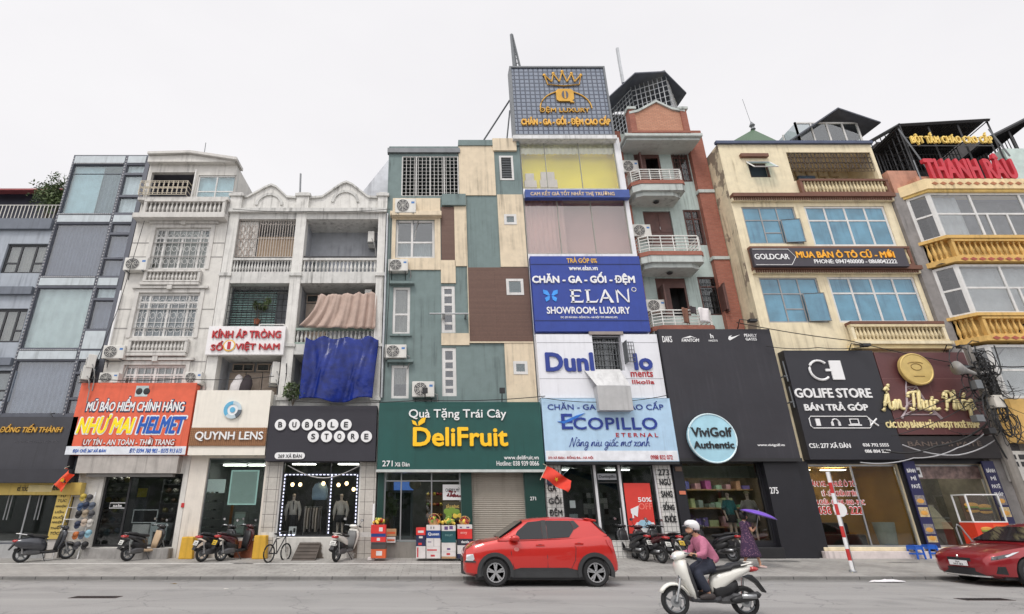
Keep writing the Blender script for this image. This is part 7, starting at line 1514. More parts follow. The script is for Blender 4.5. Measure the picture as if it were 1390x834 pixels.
m=MB(); m.loft([sec_z(z,HX.x+o_,a,b,18,2.1) for z,o_,a,b in ((1.435,.065,.085,.104),(1.475,.06,.10,.114),(1.505,.035,.132,.12),(1.55,.025,.13,.117),(1.59,.025,.102,.094),(1.615,.025,.05,.045))],mat('helmet_white',sr(226,224,226),.3,var=.03,coat=.5)); hm=m.build('helmet',rp,smooth=True)
m=MB(); m.loft([[(HX.x-.075-.06*q,y*(1-.3*q),1.522-.015*q) for y in (-.1,-.05,0,.05,.1)]+[(HX.x-.075-.06*q,y*(1-.3*q),1.512-.015*q) for y in (.1,.05,0,-.05,-.1)] for q in (0,1)],mat('visor_grey',(.09,.09,.1),.3)); m.build('visor',hm)
m=MB()
for s_ in (-1,1):m.tube([(HX.x+.01,s_*.098,1.47),(HX.x-.0,s_*.085,1.40),(HX.x-.055,s_*.02,1.355)],.008,BLACK,5)
m.build('chin_strap',hm)
m=MB()
for s_ in (-1,1):m.ball((HX.x-.092,s_*.032,1.468),.008,.014,.007,mat('eye_dark',(.03,.02,.02),.2),8,5);
m.build('eyes',rp); m=MB(); m.ball((HX.x-.098,0,1.405),.007,.024,.006,mat('lips',sr(160,90,85),.5),8,5); m.build('mouth',rp)
m=MB(); m.loft([sec_z(z,HX.x+.055,a,b,12,2.1) for z,a,b in ((1.38,.03,.05),(1.42,.055,.085),(1.46,.07,.095))],mat('black_hair',(.015,.013,.012),.5)); m.build('hair',rp,smooth=True)
# ------------------------------------------------------------------ the walker with the umbrella, going right, seen from behind and the side
wx,wd=walk_at(1022,771)
DRS= None
m_,n_,l_=nodes_of('floral_dress'); bs=n_['Principled BSDF']; vo=n_.new('ShaderNodeTexVoronoi'); vo.inputs['Scale'].default_value=26; l_.new(coords(n_,l_),vo.inputs['Vector'])
cr_=n_.new('ShaderNodeValToRGB'); cr_.color_ramp.interpolation='CONSTANT'; e=cr_.color_ramp.elements; e[0].color=(*sr(150,110,130),1); e[1].position=.28; e[1].color=(*sr(66,46,74),1); l_.new(vo.outputs['Distance'],cr_.inputs[0]); l_.new(cr_.outputs[0],bs.inputs['Base Color']); bs.inputs['Roughness'].default_value=.9; DRESS=m_
f=Vector((1,0,0))
bn={'pelvis':((0,0,.86),(.12,.13)),'waist':((.0,0,1.0),(.095,.115)),'chest':((.01,0,1.18),(.10,.14)),'necklow':((.015,0,1.31),(.055,.06)),'neck':((.025,0,1.36),.045)}
bn.update(head_nodes((.04,0,1.455),(1,0,0)))
be=chain('pelvis','waist','chest','necklow','neck','skull','face','nose')+[('face','chin')]
L_={'r':(-1,(.16,-.07,.45),(.22,-.07,.1),(.19,-.07,.05),(.36,-.08,.035)),'l':(1,(-.02,.07,.44),(-.20,.07,.14),(-.24,.07,.09),(-.12,.07,.03))}
for k,(s_,kn,an,he_,to) in L_.items():
 bn.update({k+'hip':((0,s_*.085,.82),.08),k+'kn':(kn,.052),k+'an':(an,.034),k+'heel':(he_,.03),k+'toe':(to,.026)}); be+=[('pelvis',k+'hip')]+chain(k+'hip',k+'kn',k+'an',k+'heel',k+'toe')
A_L={'r':(-1,(.06,-.21,1.02),(.20,-.16,1.10),(.235,-.15,1.125)),'l':(1,(.05,.2,1.0),(.2,.14,1.04),(.235,.13,1.06))}
for k,(s_,el,wr,pa) in A_L.items():
 bn.update({k+'sh':((.01,s_*.16,1.26),.052),k+'el':(el,.038),k+'wr':(wr,.026),k+'palm':(pa,.03)}); be+=[('chest',k+'sh')]+chain(k+'sh',k+'el',k+'wr',k+'palm')
 for i in range(4):p=Vector(pa); bn.update({f'{k}f{i}a':(tuple(p+Vector((.035,0,.03-.02*i))),.009),f'{k}f{i}b':(tuple(p+Vector((.045,.03,.03-.02*i))),.008)}); be+=chain(k+'palm',f'{k}f{i}a',f'{k}f{i}b')
 bn.update({k+'th':(tuple(Vector(pa)+Vector((.01,.03,.035))),.01)}); be+=[(k+'palm',k+'th')]
wp=skin('person',bn,be,SKIN); wp.location=(wx,wd,gz(wd)); wp.rotation_euler=(0,0,R(8)); tag(wp,'walker in a dark floral dress striding past the golf shop under a violet umbrella','person')
m=MB(); nn=24; secs=[]
for z,xc,a,b in ((1.325,.015,.075,.10),(1.27,.01,.115,.185),(1.15,.01,.135,.175),(1.0,.0,.12,.145),(.88,.0,.16,.18),(.62,.0,.225,.20),(.36,.01,.30,.22),(.30,.01,.31,.22)):
 secs.append([(xc+a*(1+(.05*math.sin(j*2.1) if z<.9 else 0))*math.cos(2*PI*j/nn),b*(1+(.05*math.cos(j*1.7) if z<.9 else 0))*math.sin(2*PI*j/nn),z) for j in range(nn)])
m.loft(secs,DRESS); m.build('dress',wp,smooth=True)
for k,(s_,el,wr,pa) in A_L.items():
 m=MB(); q=Vector((.01,s_*.15,1.27)); m.tube([q,q.lerp(Vector(el),.5)],[.075,.062],DRESS,10); m.build('sleeve',wp)
m=MB(); m.loft([sec_z(z,.01-.01*i,a,b,14,2.1) for i,(z,a,b) in enumerate(((1.36,.05,.07),(1.42,.085,.09),(1.5,.105,.1),(1.56,.085,.085),(1.585,.03,.03)))],mat('black_hair',(.015,.013,.012),.5)); m.build('hair',wp,smooth=True)
for k,(s_,kn,an,he_,to) in L_.items():
 m=MB(); a,b=Vector(he_),Vector(to); m.loft([[(p.x,p.y+y,p.z+z) for y,z in ((-.04,-.03),(.04,-.03),(.04,.012),(-.04,.012))] for p in (a-(b-a)*.15,a.lerp(b,.5),b+(b-a)*.12)],mat('pale_sandal',sr(215,190,185),.6)); m.build('sandal',wp)
m=MB(); m.tube([(.02,-.19,1.24),(-.06,-.1,1.3),(.0,.14,1.28)],.012,mat('bag_strap',sr(190,175,160),.7),5); m.build('bag_strap',wp)
ut=thing('umbrella','violet umbrella held low over the walker in the floral dress','umbrella',(wx+.24,wd-.14,gz(wd)+1.0))
UM=mat('violet_cloth',sr(112,70,190),.6,var=.06,sheen=.2); ax=Vector((.28,-.12,1)).normalized(); u=ax.cross(Vector((0,1,0))).normalized(); v=ax.cross(u); base=Vector((wx+.245,wd-.14,gz(wd)+1.02)); top=base+ax*.62
m=MB(); n=8; rings=[]
for q,h in ((.03,0),(.2,-.015),(.38,-.055),(.52,-.12)):rings.append([top+ax*h+(u*math.cos(2*PI*j/32)+v*math.sin(2*PI*j/32))*q*(1 if q<.1 else 1-.035*abs(math.sin(PI*j/4))) for j in range(32)])
m.loft(rings,UM, False); o=m.build('canopy',ut,smooth=True,fix=False); o.modifiers.new('thickness','SOLIDIFY').thickness=.004
m=MB(); m.tube([base-ax*.08,top+ax*.05],.008,STEEL,6); m.build('shaft',ut); m=MB()
for j in range(8):a=2*PI*j/8; m.tube([top-ax*.01,top-ax*.13+(u*math.cos(a)+v*math.sin(a))*.5],.004,STEEL,4)
m.build('ribs',ut); m=MB(); m.tube([base-ax*.12,base-ax*.0],.015,BLACK,8); m.build('handle',ut)
# ------------------------------------------------------------------ street furniture and goods on the pavement
def at_walk(px_,py):x,d=walk_at(px_,py); return x,d,gz(d)
x,d,z=at_walk(1158,777); t=thing('barrier_post','tall red and white banded steel post standing on the pavement edge','post',(x,d,z))
zt=PZ(641,d); m=MB(); RDB=mat('post_red',sr(196,52,50),.5,dirt=.2); n=9; h=(zt-z)/n
for i in range(n):m.lathe([(.048,0),(.048,h)],(x,d,z+i*h),LETW if i%2==0 else RDB,14)
m.lathe([(.10,0),(.10,.03),(.06,.07)],(x,d,z),STEEL,14); m.build('pole',t,fix=False)
m=MB(); m.tube([(x+.1,d+.08,z),(x+.1,d+.08,zt+.02)],.035,STEEL,8); m.build('support_pole',t)
m=MB(); zc=PZ(692,d); disc_y(m,x+.1,d+.02,zc,.2,LETW,.015,24); o=m.build('round_plate',t)
BPL=mat('blue_plastic',sr(30,92,190),.35,var=.03)
def stool(lb,px_,py,rz):
 x,d,z=at_walk(px_,py); t=thing('plastic_stool',lb,'stool',(x,d,z),0,'blue plastic stools'); m=MB(); m.box(x-.15,x+.15,d-.15,d+.15,z+.40,z+.43,BPL); m.build('seat',t,bevel=.015)
 for sx in (-1,1):
  for sy in (-1,1):
   m=MB(); m.prism([(x+sx*.17,z),(x+sx*.13,z),(x+sx*.095,z+.40),(x+sx*.145,z+.40)],'y',d+sy*.15-.02,d+sy*.15+.02,BPL); m.build('leg',t)
 m=MB()
 for e in (-1,1):m.box(x-.145,x+.145,d+e*.147-.01,d+e*.147+.01,z+.29,z+.40,BPL); m.box(x+e*.145-.01,x+e*.145+.01,d-.135,d+.135,z+.29,z+.40,BPL)
 m.build('apron',t); m=MB()
 for e in (-1,1):m.box(x-.155,x+.155,d+e*.15-.012,d+e*.15+.012,z+.14,z+.19,BPL); m.box(x+e*.155-.012,x+e*.155+.012,d-.138,d+.138,z+.14,z+.19,BPL)
 m.build('stretcher',t); t.rotation_euler=(0,0,rz); return t
stool('blue plastic stool at the bakery front, farther from the red saloon',1246,759,.15); stool('blue plastic stool at the bakery front, next to the red saloon',1266,758,-.1)
# cartons
def carton(lb,rect,y,dep,mt,marks=(),cat='box',grp='fruit cartons stacked outside the fruit shop',name='carton'):
 a,b,c,d=rect; t=thing(name,lb,cat,((a+b)/2,y+dep/2,c),0,grp); m=MB(); m.box(a,b,y,y+dep,c,d,mt); m.build('box',t,bevel=.006)
 for mk in marks:
  if mk[0]=='text':lettering(t,mk[1],(a+(b-a)*mk[2],a+(b-a)*mk[3],c+(d-c)*mk[4],c+(d-c)*mk[5]),y-.001,mk[6],.04,depth=.003,name='print')
  else:
   m=MB(); m.box(a+(b-a)*mk[1],a+(b-a)*mk[2],y-.003,y-.0005,c+(d-c)*mk[3],c+(d-c)*mk[4],mk[5]); m.build('print_band',t)
 return t
CW=mat('carton_white',sr(212,206,204),.7,dirt=.15); CNV=mat('carton_navy',sr(32,36,72),.6); CRD=mat('carton_red',sr(212,52,48),.6); CBL=mat('carton_blue',sr(30,62,125),.6); CTL=mat('carton_teal',sr(28,78,84),.6); CBK=mat('carton_black',sr(40,40,52),.6); CBR=mat('carton_kraft',sr(176,140,105),.8); COR=mat('carton_orange',sr(205,92,50),.6); CPU=mat('carton_purple',sr(95,70,120),.6); CRD2=mat('print_red',sr(190,60,65),.6)
dD=19.55; zb=gz(19.7)
def cz(a,b,yt,yb):r=RC(a,b,yt,yb,dD); return (r[0],r[1],max(r[2],zb),r[3])
K= lambda v:640+v/6.418
def stack(xa,xb,tab):
 for lb,yt,yb,mt,mk in tab:r=cz(xa,xb,K(yt)+.1,K(yb)); carton(lb,r,dD,.42,mt,mk)
stack(564.8,577.6,(('white carton at the foot of the stack nearest the glass shopfront',652,760,CW,(('band',.1,.25,.1,.9,CRD2),)),('navy carton in the middle of the stack nearest the glass shopfront',556,652,CNV,(('band',.3,.7,.72,.9,CW),('band',.25,.6,.1,.3,CRD))),('red carton on the stack nearest the glass shopfront',490,556,CRD,(('band',.2,.8,.3,.6,CW),))))
stack(578.8,597.8,(('white carton with a red sketch at the foot of the tallest stack',704,760,CW,(('band',.3,.6,.3,.6,CRD2),)),('white carton with a red stripe second from the ground in the tallest stack',655,704,CW,(('band',.05,.75,.25,.5,CRD2),)),('plain white double carton mid way up the tallest stack',583,655,CW,(('band',.52,.54,.0,1,CBK),('band',.1,.35,.5,.6,CPU))),('blue carton with white script in the tallest stack',516,583,CBL,(('text','Queen',.12,.9,.3,.75,LETW),)),('white carton under the big fruit basket',467,516,CW,(('band',.3,.36,.3,.7,CBK),('band',.5,.56,.3,.7,CBK)))))
stack(599.4,618.6,(('kraft and white carton at the foot of the stack under the yellow fruit',700,760,CW,(('band',0,1,.0,.3,CBR),('band',.35,.6,.5,.8,CRD2))),('white carton with purple oval under the teal one',622,700,CW,(('band',.38,.62,.2,.4,CPU),)),('dark teal carton with faint lettering',520,622,CTL,(('text','FRUIT',.25,.8,.55,.72,mat('pale_teal',sr(120,160,160),.6)),)),('white carton with purple flowers under the yellow fruit',470,520,CW,(('band',.2,.45,.2,.8,CPU),('band',.55,.8,.3,.9,CPU)))))
stack(621,641,(('navy and white carton at the foot of the stack by the roller shutter',720,760,CNV,(('band',.2,.8,.3,.7,CW),)),('white carton with small oval in the stack by the roller shutter',645,720,CW,(('band',.4,.62,.45,.65,CPU),)),('black carton with white lettering in the stack by the roller shutter',588,645,CBK,(('text','dazzle',.25,.8,.35,.75,LETW),)),('bright red carton in the stack by the roller shutter',502,588,CRD,(('text','envy',.2,.65,.4,.7,mat('pale_pink',sr(240,170,160),.5)),)),('white carton under the small fruit basket',464,502,CW,(('band',.15,.3,.2,.5,CPU),('band',.6,.8,.2,.5,CPU)))))
FRU=[mat('fruit_yellow',sr(225,195,80),.4),mat('fruit_orange',sr(220,130,50),.4),mat('fruit_green',sr(120,150,60),.4),mat('fruit_red',sr(150,40,40),.35)]
def fruit_heap(lb,pxc,yt,yb,w_,basket,cols,seed):
 rnd=random.Random(seed); D=dD+.2; x=PX(pxc,(yt+yb)/2,D); z0_,z1_=PZ(yb,D),PZ(yt,D); t=thing('fruit_basket' if basket else 'fruit_pile',lb,'fruit',(x,D,z0_),0,'fruit baskets on the carton stacks'); h=z1_-z0_
 m=MB()
 if basket:m.lathe([(w_*.8,0),(w_,h*.4),(w_*1.03,h*.42),(w_*.95,h*.42),(w_*.75,.02)],(x,D,z0_),mat('wicker',sr(190,150,100),.8,var=.25,scale=20),16); m.build('basket',t)
 m=MB()
 for i in range(26):
  a=rnd.uniform(0,2*PI); q=rnd.random()**.5; zz=z0_+h*(.25+.5*(1-q))+rnd.uniform(-.02,.04); m.ball((x+w_*.85*q*math.cos(a),D+w_*.8*q*math.sin(a),zz),*([rnd.uniform(.045,.065)]*3),rnd.choice(cols),8,5)
 m.build('fruit',t,smooth=True); tag(t.children[-1],kind='stuff')
 if basket:m=MB(); m.tube([(x+w_*math.cos(a),D-.05,z0_+h*.4+h*.6*math.sin(a)) for a in [PI*q/12 for q in range(13)]],.014,MATS['wicker'],6); m.build('handle',t)
fruit_heap('large wicker fruit basket on the tallest carton stack',589.5,697.5,712.6,.2, True,[FRU[0],FRU[1],FRU[3],FRU[2]],1); fruit_heap('heap of yellow fruit topping the teal carton stack',608.5,701,713.2,.25, False,[FRU[0],FRU[0],FRU[2]],2); fruit_heap('small wicker fruit basket on the stack by the roller shutter',630.5,701,712.4,.18, True,[FRU[1],FRU[0],FRU[3]],3)
K2= lambda v:620+v/5.2125
for lb,yt,yb,mt,mk in (('orange and white fruit carton lowest by the white tiled pillar',655,720,COR,(('band',.35,.75,.3,.8,CW),)),('smoky clear crate by the white tiled pillar',605,655,mat('dark_crate',sr(75,70,68),.4),(('band',.05,.95,.7,.8,CBK),)),('blue lidded red fruit carton by the white tiled pillar',545,605,CRD,(('band',0,1,.62,1,CBL),('band',.4,.62,.15,.5,CW))),('red carton with round mark highest by the white tiled pillar',482,545,CRD,(('band',.55,.8,.25,.7,CW),))):
 a,b,c,d=RC(503.5,523.5,K2(yt)+.1,K2(yb),dD); carton(lb,(a,b,max(c,zb),d),dD,.4,mt,mk)
fruit_heap('mixed fruit in a green tray on the stack by the white tiled pillar',514,701,712,.22, False,[FRU[0],FRU[2],FRU[3]],4)
for lb,xa,xb,yt,yb,mt in (('kraft fruit crate low inside the fruit shop door',524,538,718,728,CBR),('pale fruit crate stacked inside the fruit shop door',524.5,537,729,737,CW)):
 a,b,c,d=RC(xa,xb,yt,yb,20.36); carton(lb,(a,b,c,d),20.3,.08+.02,mt,(('band',.1,.9,.3,.6,COR),))
x,d,z=at_walk(505,761); t=thing('pvc_post','white plastic pole set in a pale foot before the fruit cartons','post',(x,d,z)); m=MB(); m.tube([(x,d,z),(x,d,PZ(684,d))],.04,LETW,10); m.build('pole',t); m=MB(); m.box(x-.14,x+.1,d-.1,d+.12,z,z+.1,CW); m.build('foot',t,bevel=.02)
# yellow concrete blocks, ramp, litter, drains
YC=mat('yellow_block',sr(214,168,60),.8,var=.08,dirt=.4)
for lb,xa,xb,yt,yb in (('yellow painted block left of the parked scooters by the lens shop',244,261,729,753),('yellow painted block under the cream pilaster beside the bicycle',343,360,727,753)):
 a,b,c,d=RC(xa,xb,yt,yb,20.05); m=MB(); m.prism([(a,gz(20)),(b+.05,gz(20)),(b,d),(a+.02,d)],'y',20.05,20.44,YC); tag(m.build('yellow_block', None,(a,20.2,gz(20)),bevel=.03),lb,'block')
m=MB(); a,b,c,d=RC(399,431,736,757,20.0); RP=mat('ramp_brown',sr(82,74,68),.7,.2,var=.15,dirt=.4)
m.add([(a,19.7,gz(19.7)),(b,19.7,gz(19.7)),(b+.05,20.26,.78),(a+.12,20.26,.78),(a,19.85,gz(19.8)),(b,19.85,gz(19.8)),(b+.05,20.27,.70),(a+.12,20.27,.70)],[(0,1,2,3),(4,7,6,5),(0,3,7,4),(1,5,6,2),(3,2,6,7)],RP)
for i in range(5):t_=.12+i*.19; p,q=Vector((a,19.7,gz(19.7))).lerp(Vector((a+.12,20.26,.78)),t_),Vector((b,19.7,gz(19.7))).lerp(Vector((b+.05,20.26,.78)),t_); m.tube([p+Vector((.03,-.006,.006)),q+Vector((-.03,-.006,.006))],.014,RP,4)
tag(m.build('ramp', None,(a,19.8,gz(19.8)),fix=False),'brown metal ramp leaning on the plinth of the clothes shop','ramp')
x,d=road_at(1205,791); rnd=random.Random(4); m=MB(); PL=mat('plastic_bag_white',sr(228,226,228),.5,var=.05)
m.loft([[(x+(i/9-.5)*.95,d+.14*math.sin(i)*.2+(.02+.09*math.sin(PI*(i+.3)/9.6))*math.cos(a)*rnd.uniform(.7,1.2),.006+(.012+.03*math.sin(PI*(i+.3)/9.6))*(1+math.sin(a))*rnd.uniform(.5,1)) for a in [2*PI*q/9 for q in range(9)]] for i in range(10)],PL); tag(m.build('plastic_bag', None,(x,d,0), True),'flattened white plastic bag lying in the gutter before the bakery','litter')
rnd=random.Random(8)
PLC=mat('paper_litter',sr(215,212,205),.8); LFB=mat('fallen_leaf',sr(120,100,60),.9)
for k,(px_,py,lb) in enumerate(((307,800,'small pale scrap of paper on the road before the lens shop'),(402,775,'tiny paper scrap on the pavement before the clothes shop'),(235,793,'brown leaf litter near the kerb before the cap shop'))):
 x,d=(road_at if py>787 else walk_at)(px_,py); z=0.003 if py>787 else gz(d)+.004; m=MB(); pts=[(x+.09*math.cos(a)*rnd.uniform(.5,1.2),d+.06*math.sin(a)*rnd.uniform(.5,1.2),z+rnd.uniform(0,.02)) for a in [2*PI*q/7 for q in range(7)]]; m.add(pts,[tuple(range(7))],LFB if k==2 else PLC); tag(m.build('litter', None,(x,d,z)),lb,'litter')
for px_,py,lb in ((130,811,'rusty slotted drain cover set in the road before the salon'),(1336,814,'worn drain cover in the road beside the red saloon')):
 x,d=road_at(px_,py); t=thing('drain_cover',lb,'drain cover',(x,d,0)); m=MB(); IRR=mat('drain_iron',sr(72,60,58),.8,.3,var=.2,scale=9); m.box(x-.5,x+.5,d-.16,d+.16,-.01,.006,IRR)
 for i in range(11):m.box(x-.45+i*.085,x-.41+i*.085,d-.12,d+.12,.0061,.012,BLACK)
 m.build('grate',t)
m=MB(); x,d,z=at_walk(1078,756); m.tube([(x-.1,20.38,z),(x-.16,20.36,z+.4),(x-.12,20.38,z+.75),(x-.1,20.37,z+.82)],.05,mat('pale_hose',sr(205,205,170),.6),8); tag(m.build('pipe', None,(x,20.4,z)),'pale curved drain pipe at the corner of the phone shop step','pipe')
# bicycle
x,d,z=at_walk(364,764); bt=thing('bicycle','small black bicycle leaning between the yellow block and the tiled pillar','bicycle',(x,d,z),0); BKM=mat('bike_black',(.03,.03,.033),.4)
h=Vector((math.cos(R(66)),math.sin(R(66)),0)); A=Vector((x,d,z+.27)); B=A+h*.86; s0=A+h*.3+Vector((0,0,.42)); hd=B-h*.08+Vector((0,0,.5)); bb=A+h*.38-Vector((0,0,.02)); nrm=h.cross(Vector((0,0,1)))
for c in (A,B):
 m=MB(); m.tube([c+h*.26*math.cos(a)+Vector((0,0,.26*math.sin(a))) for a in [2*PI*q/26 for q in range(26)]],.026,TYRE,6, True); w_=m.build('wheel',bt); m=MB()
 for q in range(10):a=2*PI*q/10; m.tube([c,c+h*.25*math.cos(a)+Vector((0,0,.25*math.sin(a)))],.003,STEEL,3)
 m.build('spokes',w_)
m=MB(); m.tube([A,s0,hd,bb,A],.024,BKM,6); m.tube([bb,s0],.016,BKM,6); m.tube([B,hd,hd+Vector((0,0,.12))],.015,BKM,6); m.build('frame',bt)
m=MB(); m.tube([s0,s0+Vector((0,0,.14))],.012,STEEL,6); m.ball(s0+Vector((0,0,.16)),.1,.06,.03,BLACK,10,5); m.build('saddle',bt); m=MB(); q=hd+Vector((0,0,.13)); m.tube([q-nrm*.28-h*.08,q-nrm*.1,q+nrm*.1,q+nrm*.28-h*.08],.013,BLACK,6); m.build('handlebar',bt)
# cap rack with its caps
t=thing('cap_rack','white wire rack of caps and helmets on the wall by the cap shop','rack',(-12.55,20.2,gz(20.2))); m=MB(); a,b=-12.86,-12.02; zr0,zr1=PZ(755,20.2),PZ(668,20.2)
for xx in (a,b):m.tube([(xx,20.1,gz(20.1)),(xx,20.36,zr1)],.016,LETW,5)
for i in range(5):t_=.22+i*.18; m.tube([(a,20.1+.26*t_,gz(20.1)+(zr1-gz(20.1))*t_),(b,20.1+.26*t_,gz(20.1)+(zr1-gz(20.1))*t_)],.012,LETW,5)
m.build('frame',t)
m=MB(); m.tube([(a+.05,20.0,gz(20)),(a-.12,19.75,gz(19.75))],.014,LETW,5); m.build('prop',t)
CAPC={'yellow':sr(180,158,70),'charcoal':sr(70,70,74),'denim blue':sr(58,78,108),'navy':sr(40,48,70),'black':sr(36,36,38),'khaki':sr(150,135,115),'slate':sr(82,90,104),'beige':sr(176,160,145),'white':sr(185,180,174),'orange':sr(180,105,58),'pale blue':sr(130,170,185)}
zz=10.2
caps=[(114.5,674,'yellow'),(123,675,'charcoal'),(111,686.5,'denim blue'),(118.5,685,'navy'),(126.5,685.5,'slate'),(108.5,697,'black'),(117.5,696,'khaki'),(125.5,697,'charcoal'),(107,711,'navy'),(116,708,'beige'),(124,708.5,'white'),(104.5,725.5,'orange'),(112.5,725,'slate'),(121.5,723,'pale blue'),(106,739,'charcoal'),(116.5,739,'black')]
cnt={}
for px_,py,col in caps:
 k=(zr1-PZ(py,20.2))/(zr1-zr0); yy=20.3-.22*k; xx=PX(px_,py,yy); zz=PZ(py,yy); mt=mat('cap_'+col,CAPC[col],.7,var=.1)
 row='topmost row' if py<680 else 'second row' if py<690 else 'third row' if py<700 else 'fourth row' if py<715 else 'fifth row' if py<730 else 'lowest row'
 t=thing('cap',f'{col} cap in the {row} of the cap rack','cap',(xx,yy,zz),0,'caps on the rack')
 m=MB(); m.loft([[(xx+r_*math.cos(a),yy-.0-dy,zz+r_*.92*math.sin(a)) for a in [2*PI*q/14 for q in range(14)]] for r_,dy in ((.10,0),(.105,.05),(.092,.10),(.06,.135),(.02,.148))],mt); m.build('crown',t,smooth=True); m=MB(); m.prism([(xx+.1*math.cos(a),zz-.05+.12*math.sin(a)) for a in [PI+PI*q/10 for q in range(11)]],'y',yy-.10,yy-.085,mt); m.build('brim',t)
# flags
FLR=mat('flag_red',sr(214,58,38),.7,var=.08); FLY=mat('flag_star',sr(245,205,50),.6)
def flag(lb,p0,dirx,dirz,L,H,seed,mt):
 rnd=random.Random(seed); t=thing('flag',lb,'flag',p0); p0=Vector(p0); dx=Vector((dirx,-.15,dirz)).normalized(); dn=Vector((dirz*-1 if dirx>0 else dirz,0,-abs(dirx))).normalized(); dn=Vector((dx.z,0,-dx.x)) if dirx>0 else Vector((-dx.z,0,dx.x))
 dn=dn if dn.z<0 else -dn
 f_= lambda u,v:p0+dx*L*u+dn*H*v+Vector((.02*math.sin(v*5+u*4),.11*math.sin(u*9+v*3)*(u+.15)-.03*u,-.08*u*u+.03*math.sin(u*8)))
 m=MB(); nu,nv=16,10; m.add([f_(i/nu,j/nv) for j in range(nv+1) for i in range(nu+1)],[(j*(nu+1)+i,j*(nu+1)+i+1,(j+1)*(nu+1)+i+1,(j+1)*(nu+1)+i) for j in range(nv) for i in range(nu)],mt); m.build('cloth',t,smooth=True,fix=False)
 m=MB(); pts=[f_(.5+(.17 if q%2==0 else .07)*math.sin(2*PI*q/10)*(H/L),.5-(.17 if q%2==0 else .07)*math.cos(2*PI*q/10))+Vector((0,-.012,0)) for q in range(10)]; m.add(pts+[f_(.5,.5)+Vector((0,-.014,0))],[(q,(q+1)%10,10) for q in range(10)],FLY); m.build('star',t,fix=False)
 m=MB(); m.tube([p0+Vector((-.05*(1 if dirx>0 else -1),.3,.1)),p0-dn*.02,p0+dn*(H+.1)],.012,mat('flag_pole',sr(200,190,170),.6),5); m.build('pole',t)
flag('orange red flag with yellow star flying beside the yellow vertical panel',(PX(88,636,19.9),19.9,PZ(636,19.9)),1,-.45,.48,.62,3,mat('flag_orange',sr(228,84,52),.7))
flag('red flag with yellow star slung across the mattress shop window',(PX(742,634,19.8),19.8,PZ(633,19.8)),1,-.55,.95,.44,5,FLR)
# bakery front: display counter, red burger case, blue banners
BNV=mat('banner_navy',sr(38,38,82),.5)
for lb,xa,xb,words,D in (('tall navy banner of bread pictures nearest the phone shop',17.2,17.62,('BÁNH','MÌ','PATÊ'),20.3),('tall navy banner of bread pictures nearest the concrete pier',20.08,20.5,('BÁNH','MÌ','PATÊ','PHÁP'),20.3)):
 t=thing('banner',lb,'banner',((xa+xb)/2,D,.6)); z0_,z1_=(.6,3.5); m=MB(); m.box(xa,xb,D,D+.05,z0_,z1_,BNV); m.build('board',t)
 for i,w_ in enumerate(words):lettering(t,w_,(xa+.06 if len(w_)>2 else xa+.12,xb-.06 if len(w_)>2 else xb-.12,3.1-i*.27,3.26-i*.27),D,LETW,.02,depth=.005)
 for i,zz in enumerate((2.0,1.6,1.05,.78)):
  m=MB(); m.box(xa+.04,xb-.04,D-.006,D-.001,zz,zz+.32 if i<3 else zz+.2,mat('photo_cream' if i%2 else 'photo_grey',sr(190,170,130) if i%2 else sr(130,125,128),.5,var=.3,scale=14)); m.ball(((xa+xb)/2,D-.006,zz+.13),.13,.004,.08,mat('bun_brown',sr(205,150,70),.5,var=.2),12,6); m.build('picture',t)
def burger(m,x,y,z,s_):
 m.ball((x,y,z),.16*s_,.012,.05*s_,mat('bun_brown',sr(205,150,70),.5),14,6); m.ball((x,y-.002,z-.05*s_),.165*s_,.012,.03*s_,mat('lettuce',sr(120,140,50),.5),12,5); m.ball((x,y-.003,z-.085*s_),.155*s_,.012,.03*s_,mat('patty',sr(90,55,40),.6),12,5); m.ball((x,y-.001,z-.125*s_),.155*s_,.012,.04*s_,mat('bun_brown',(0,0,0)),12,5)
t=thing('burger_case','red bakery stand with a framed glass case and burger pictures','food stand',(19.2,20.0,.6)); xa,xb,D=18.72,19.9,19.95; m=MB(); RC_=mat('stand_red',sr(220,66,40),.45,var=.05); m.box(xa,xb,D,20.5,.62,1.42,RC_); m.build('counter',t)
m=MB()
for xx in (xa,xb-.04):
 for yy in (D,20.46):m.box(xx,xx+.04,yy,yy+.04,1.421,2.35,LETW)
for zz in (1.421,2.31):m.box(xa+.04,xb-.04,D,D+.04,zz,zz+.04,LETW); m.box(xa,xa+.04,D+.04,20.46,zz,zz+.04,LETW)
m.build('case_frame',t); m=MB(); m.box(xa+.02,xb-.02,D+.015,D+.02,1.46,2.31,glass('case_glass',(.85,.88,.88),.03)); m.build('case_glass',t)
m=MB(); m.box(xa+.1,xb-.1,20.3,20.32,1.5,2.3,mat('case_back',sr(90,70,55),.6)); burger(m,xa+.42,20.28,2.0,1.6); burger(m,xa+.88,20.28,1.95,1.5); m.box(xa+.05,xb-.05,D+.1,20.46,1.43,1.46,STEEL); m.build('display',t)
m=MB(); burger(m,xa+.35,D-.012,1.22,1.3); m.box(xa+.25,xa+.48,D-.012,D-.002,.74,.92,LETW); m.box(xa+.62,xb-.12,D-.008,D-.002,.72,1.36,mat('stand_orange',sr(232,92,50),.5)); m.build('picture',t)
t=thing('display_counter','cream bakery display counter behind a bent steel rail','counter',(18.0,20.7,.6)); m=MB(); m.box(17.72,18.6,20.75,21.3,.62,1.2,mat('counter_steel',sr(120,125,130),.35,.5)); m.build('base',t)
m=MB(); m.add([(17.7,20.7,1.2),(18.62,20.7,1.2),(18.55,21.2,2.0),(17.75,21.2,2.0)],[(0,1,2,3)],mat('counter_cream',sr(225,222,200),.3)); m.box(17.7,18.62,21.21,21.3,1.2,2.02,CW); m.box(17.72,18.6,20.69,20.72,1.55,1.58,STEEL); m.build('hood',t)
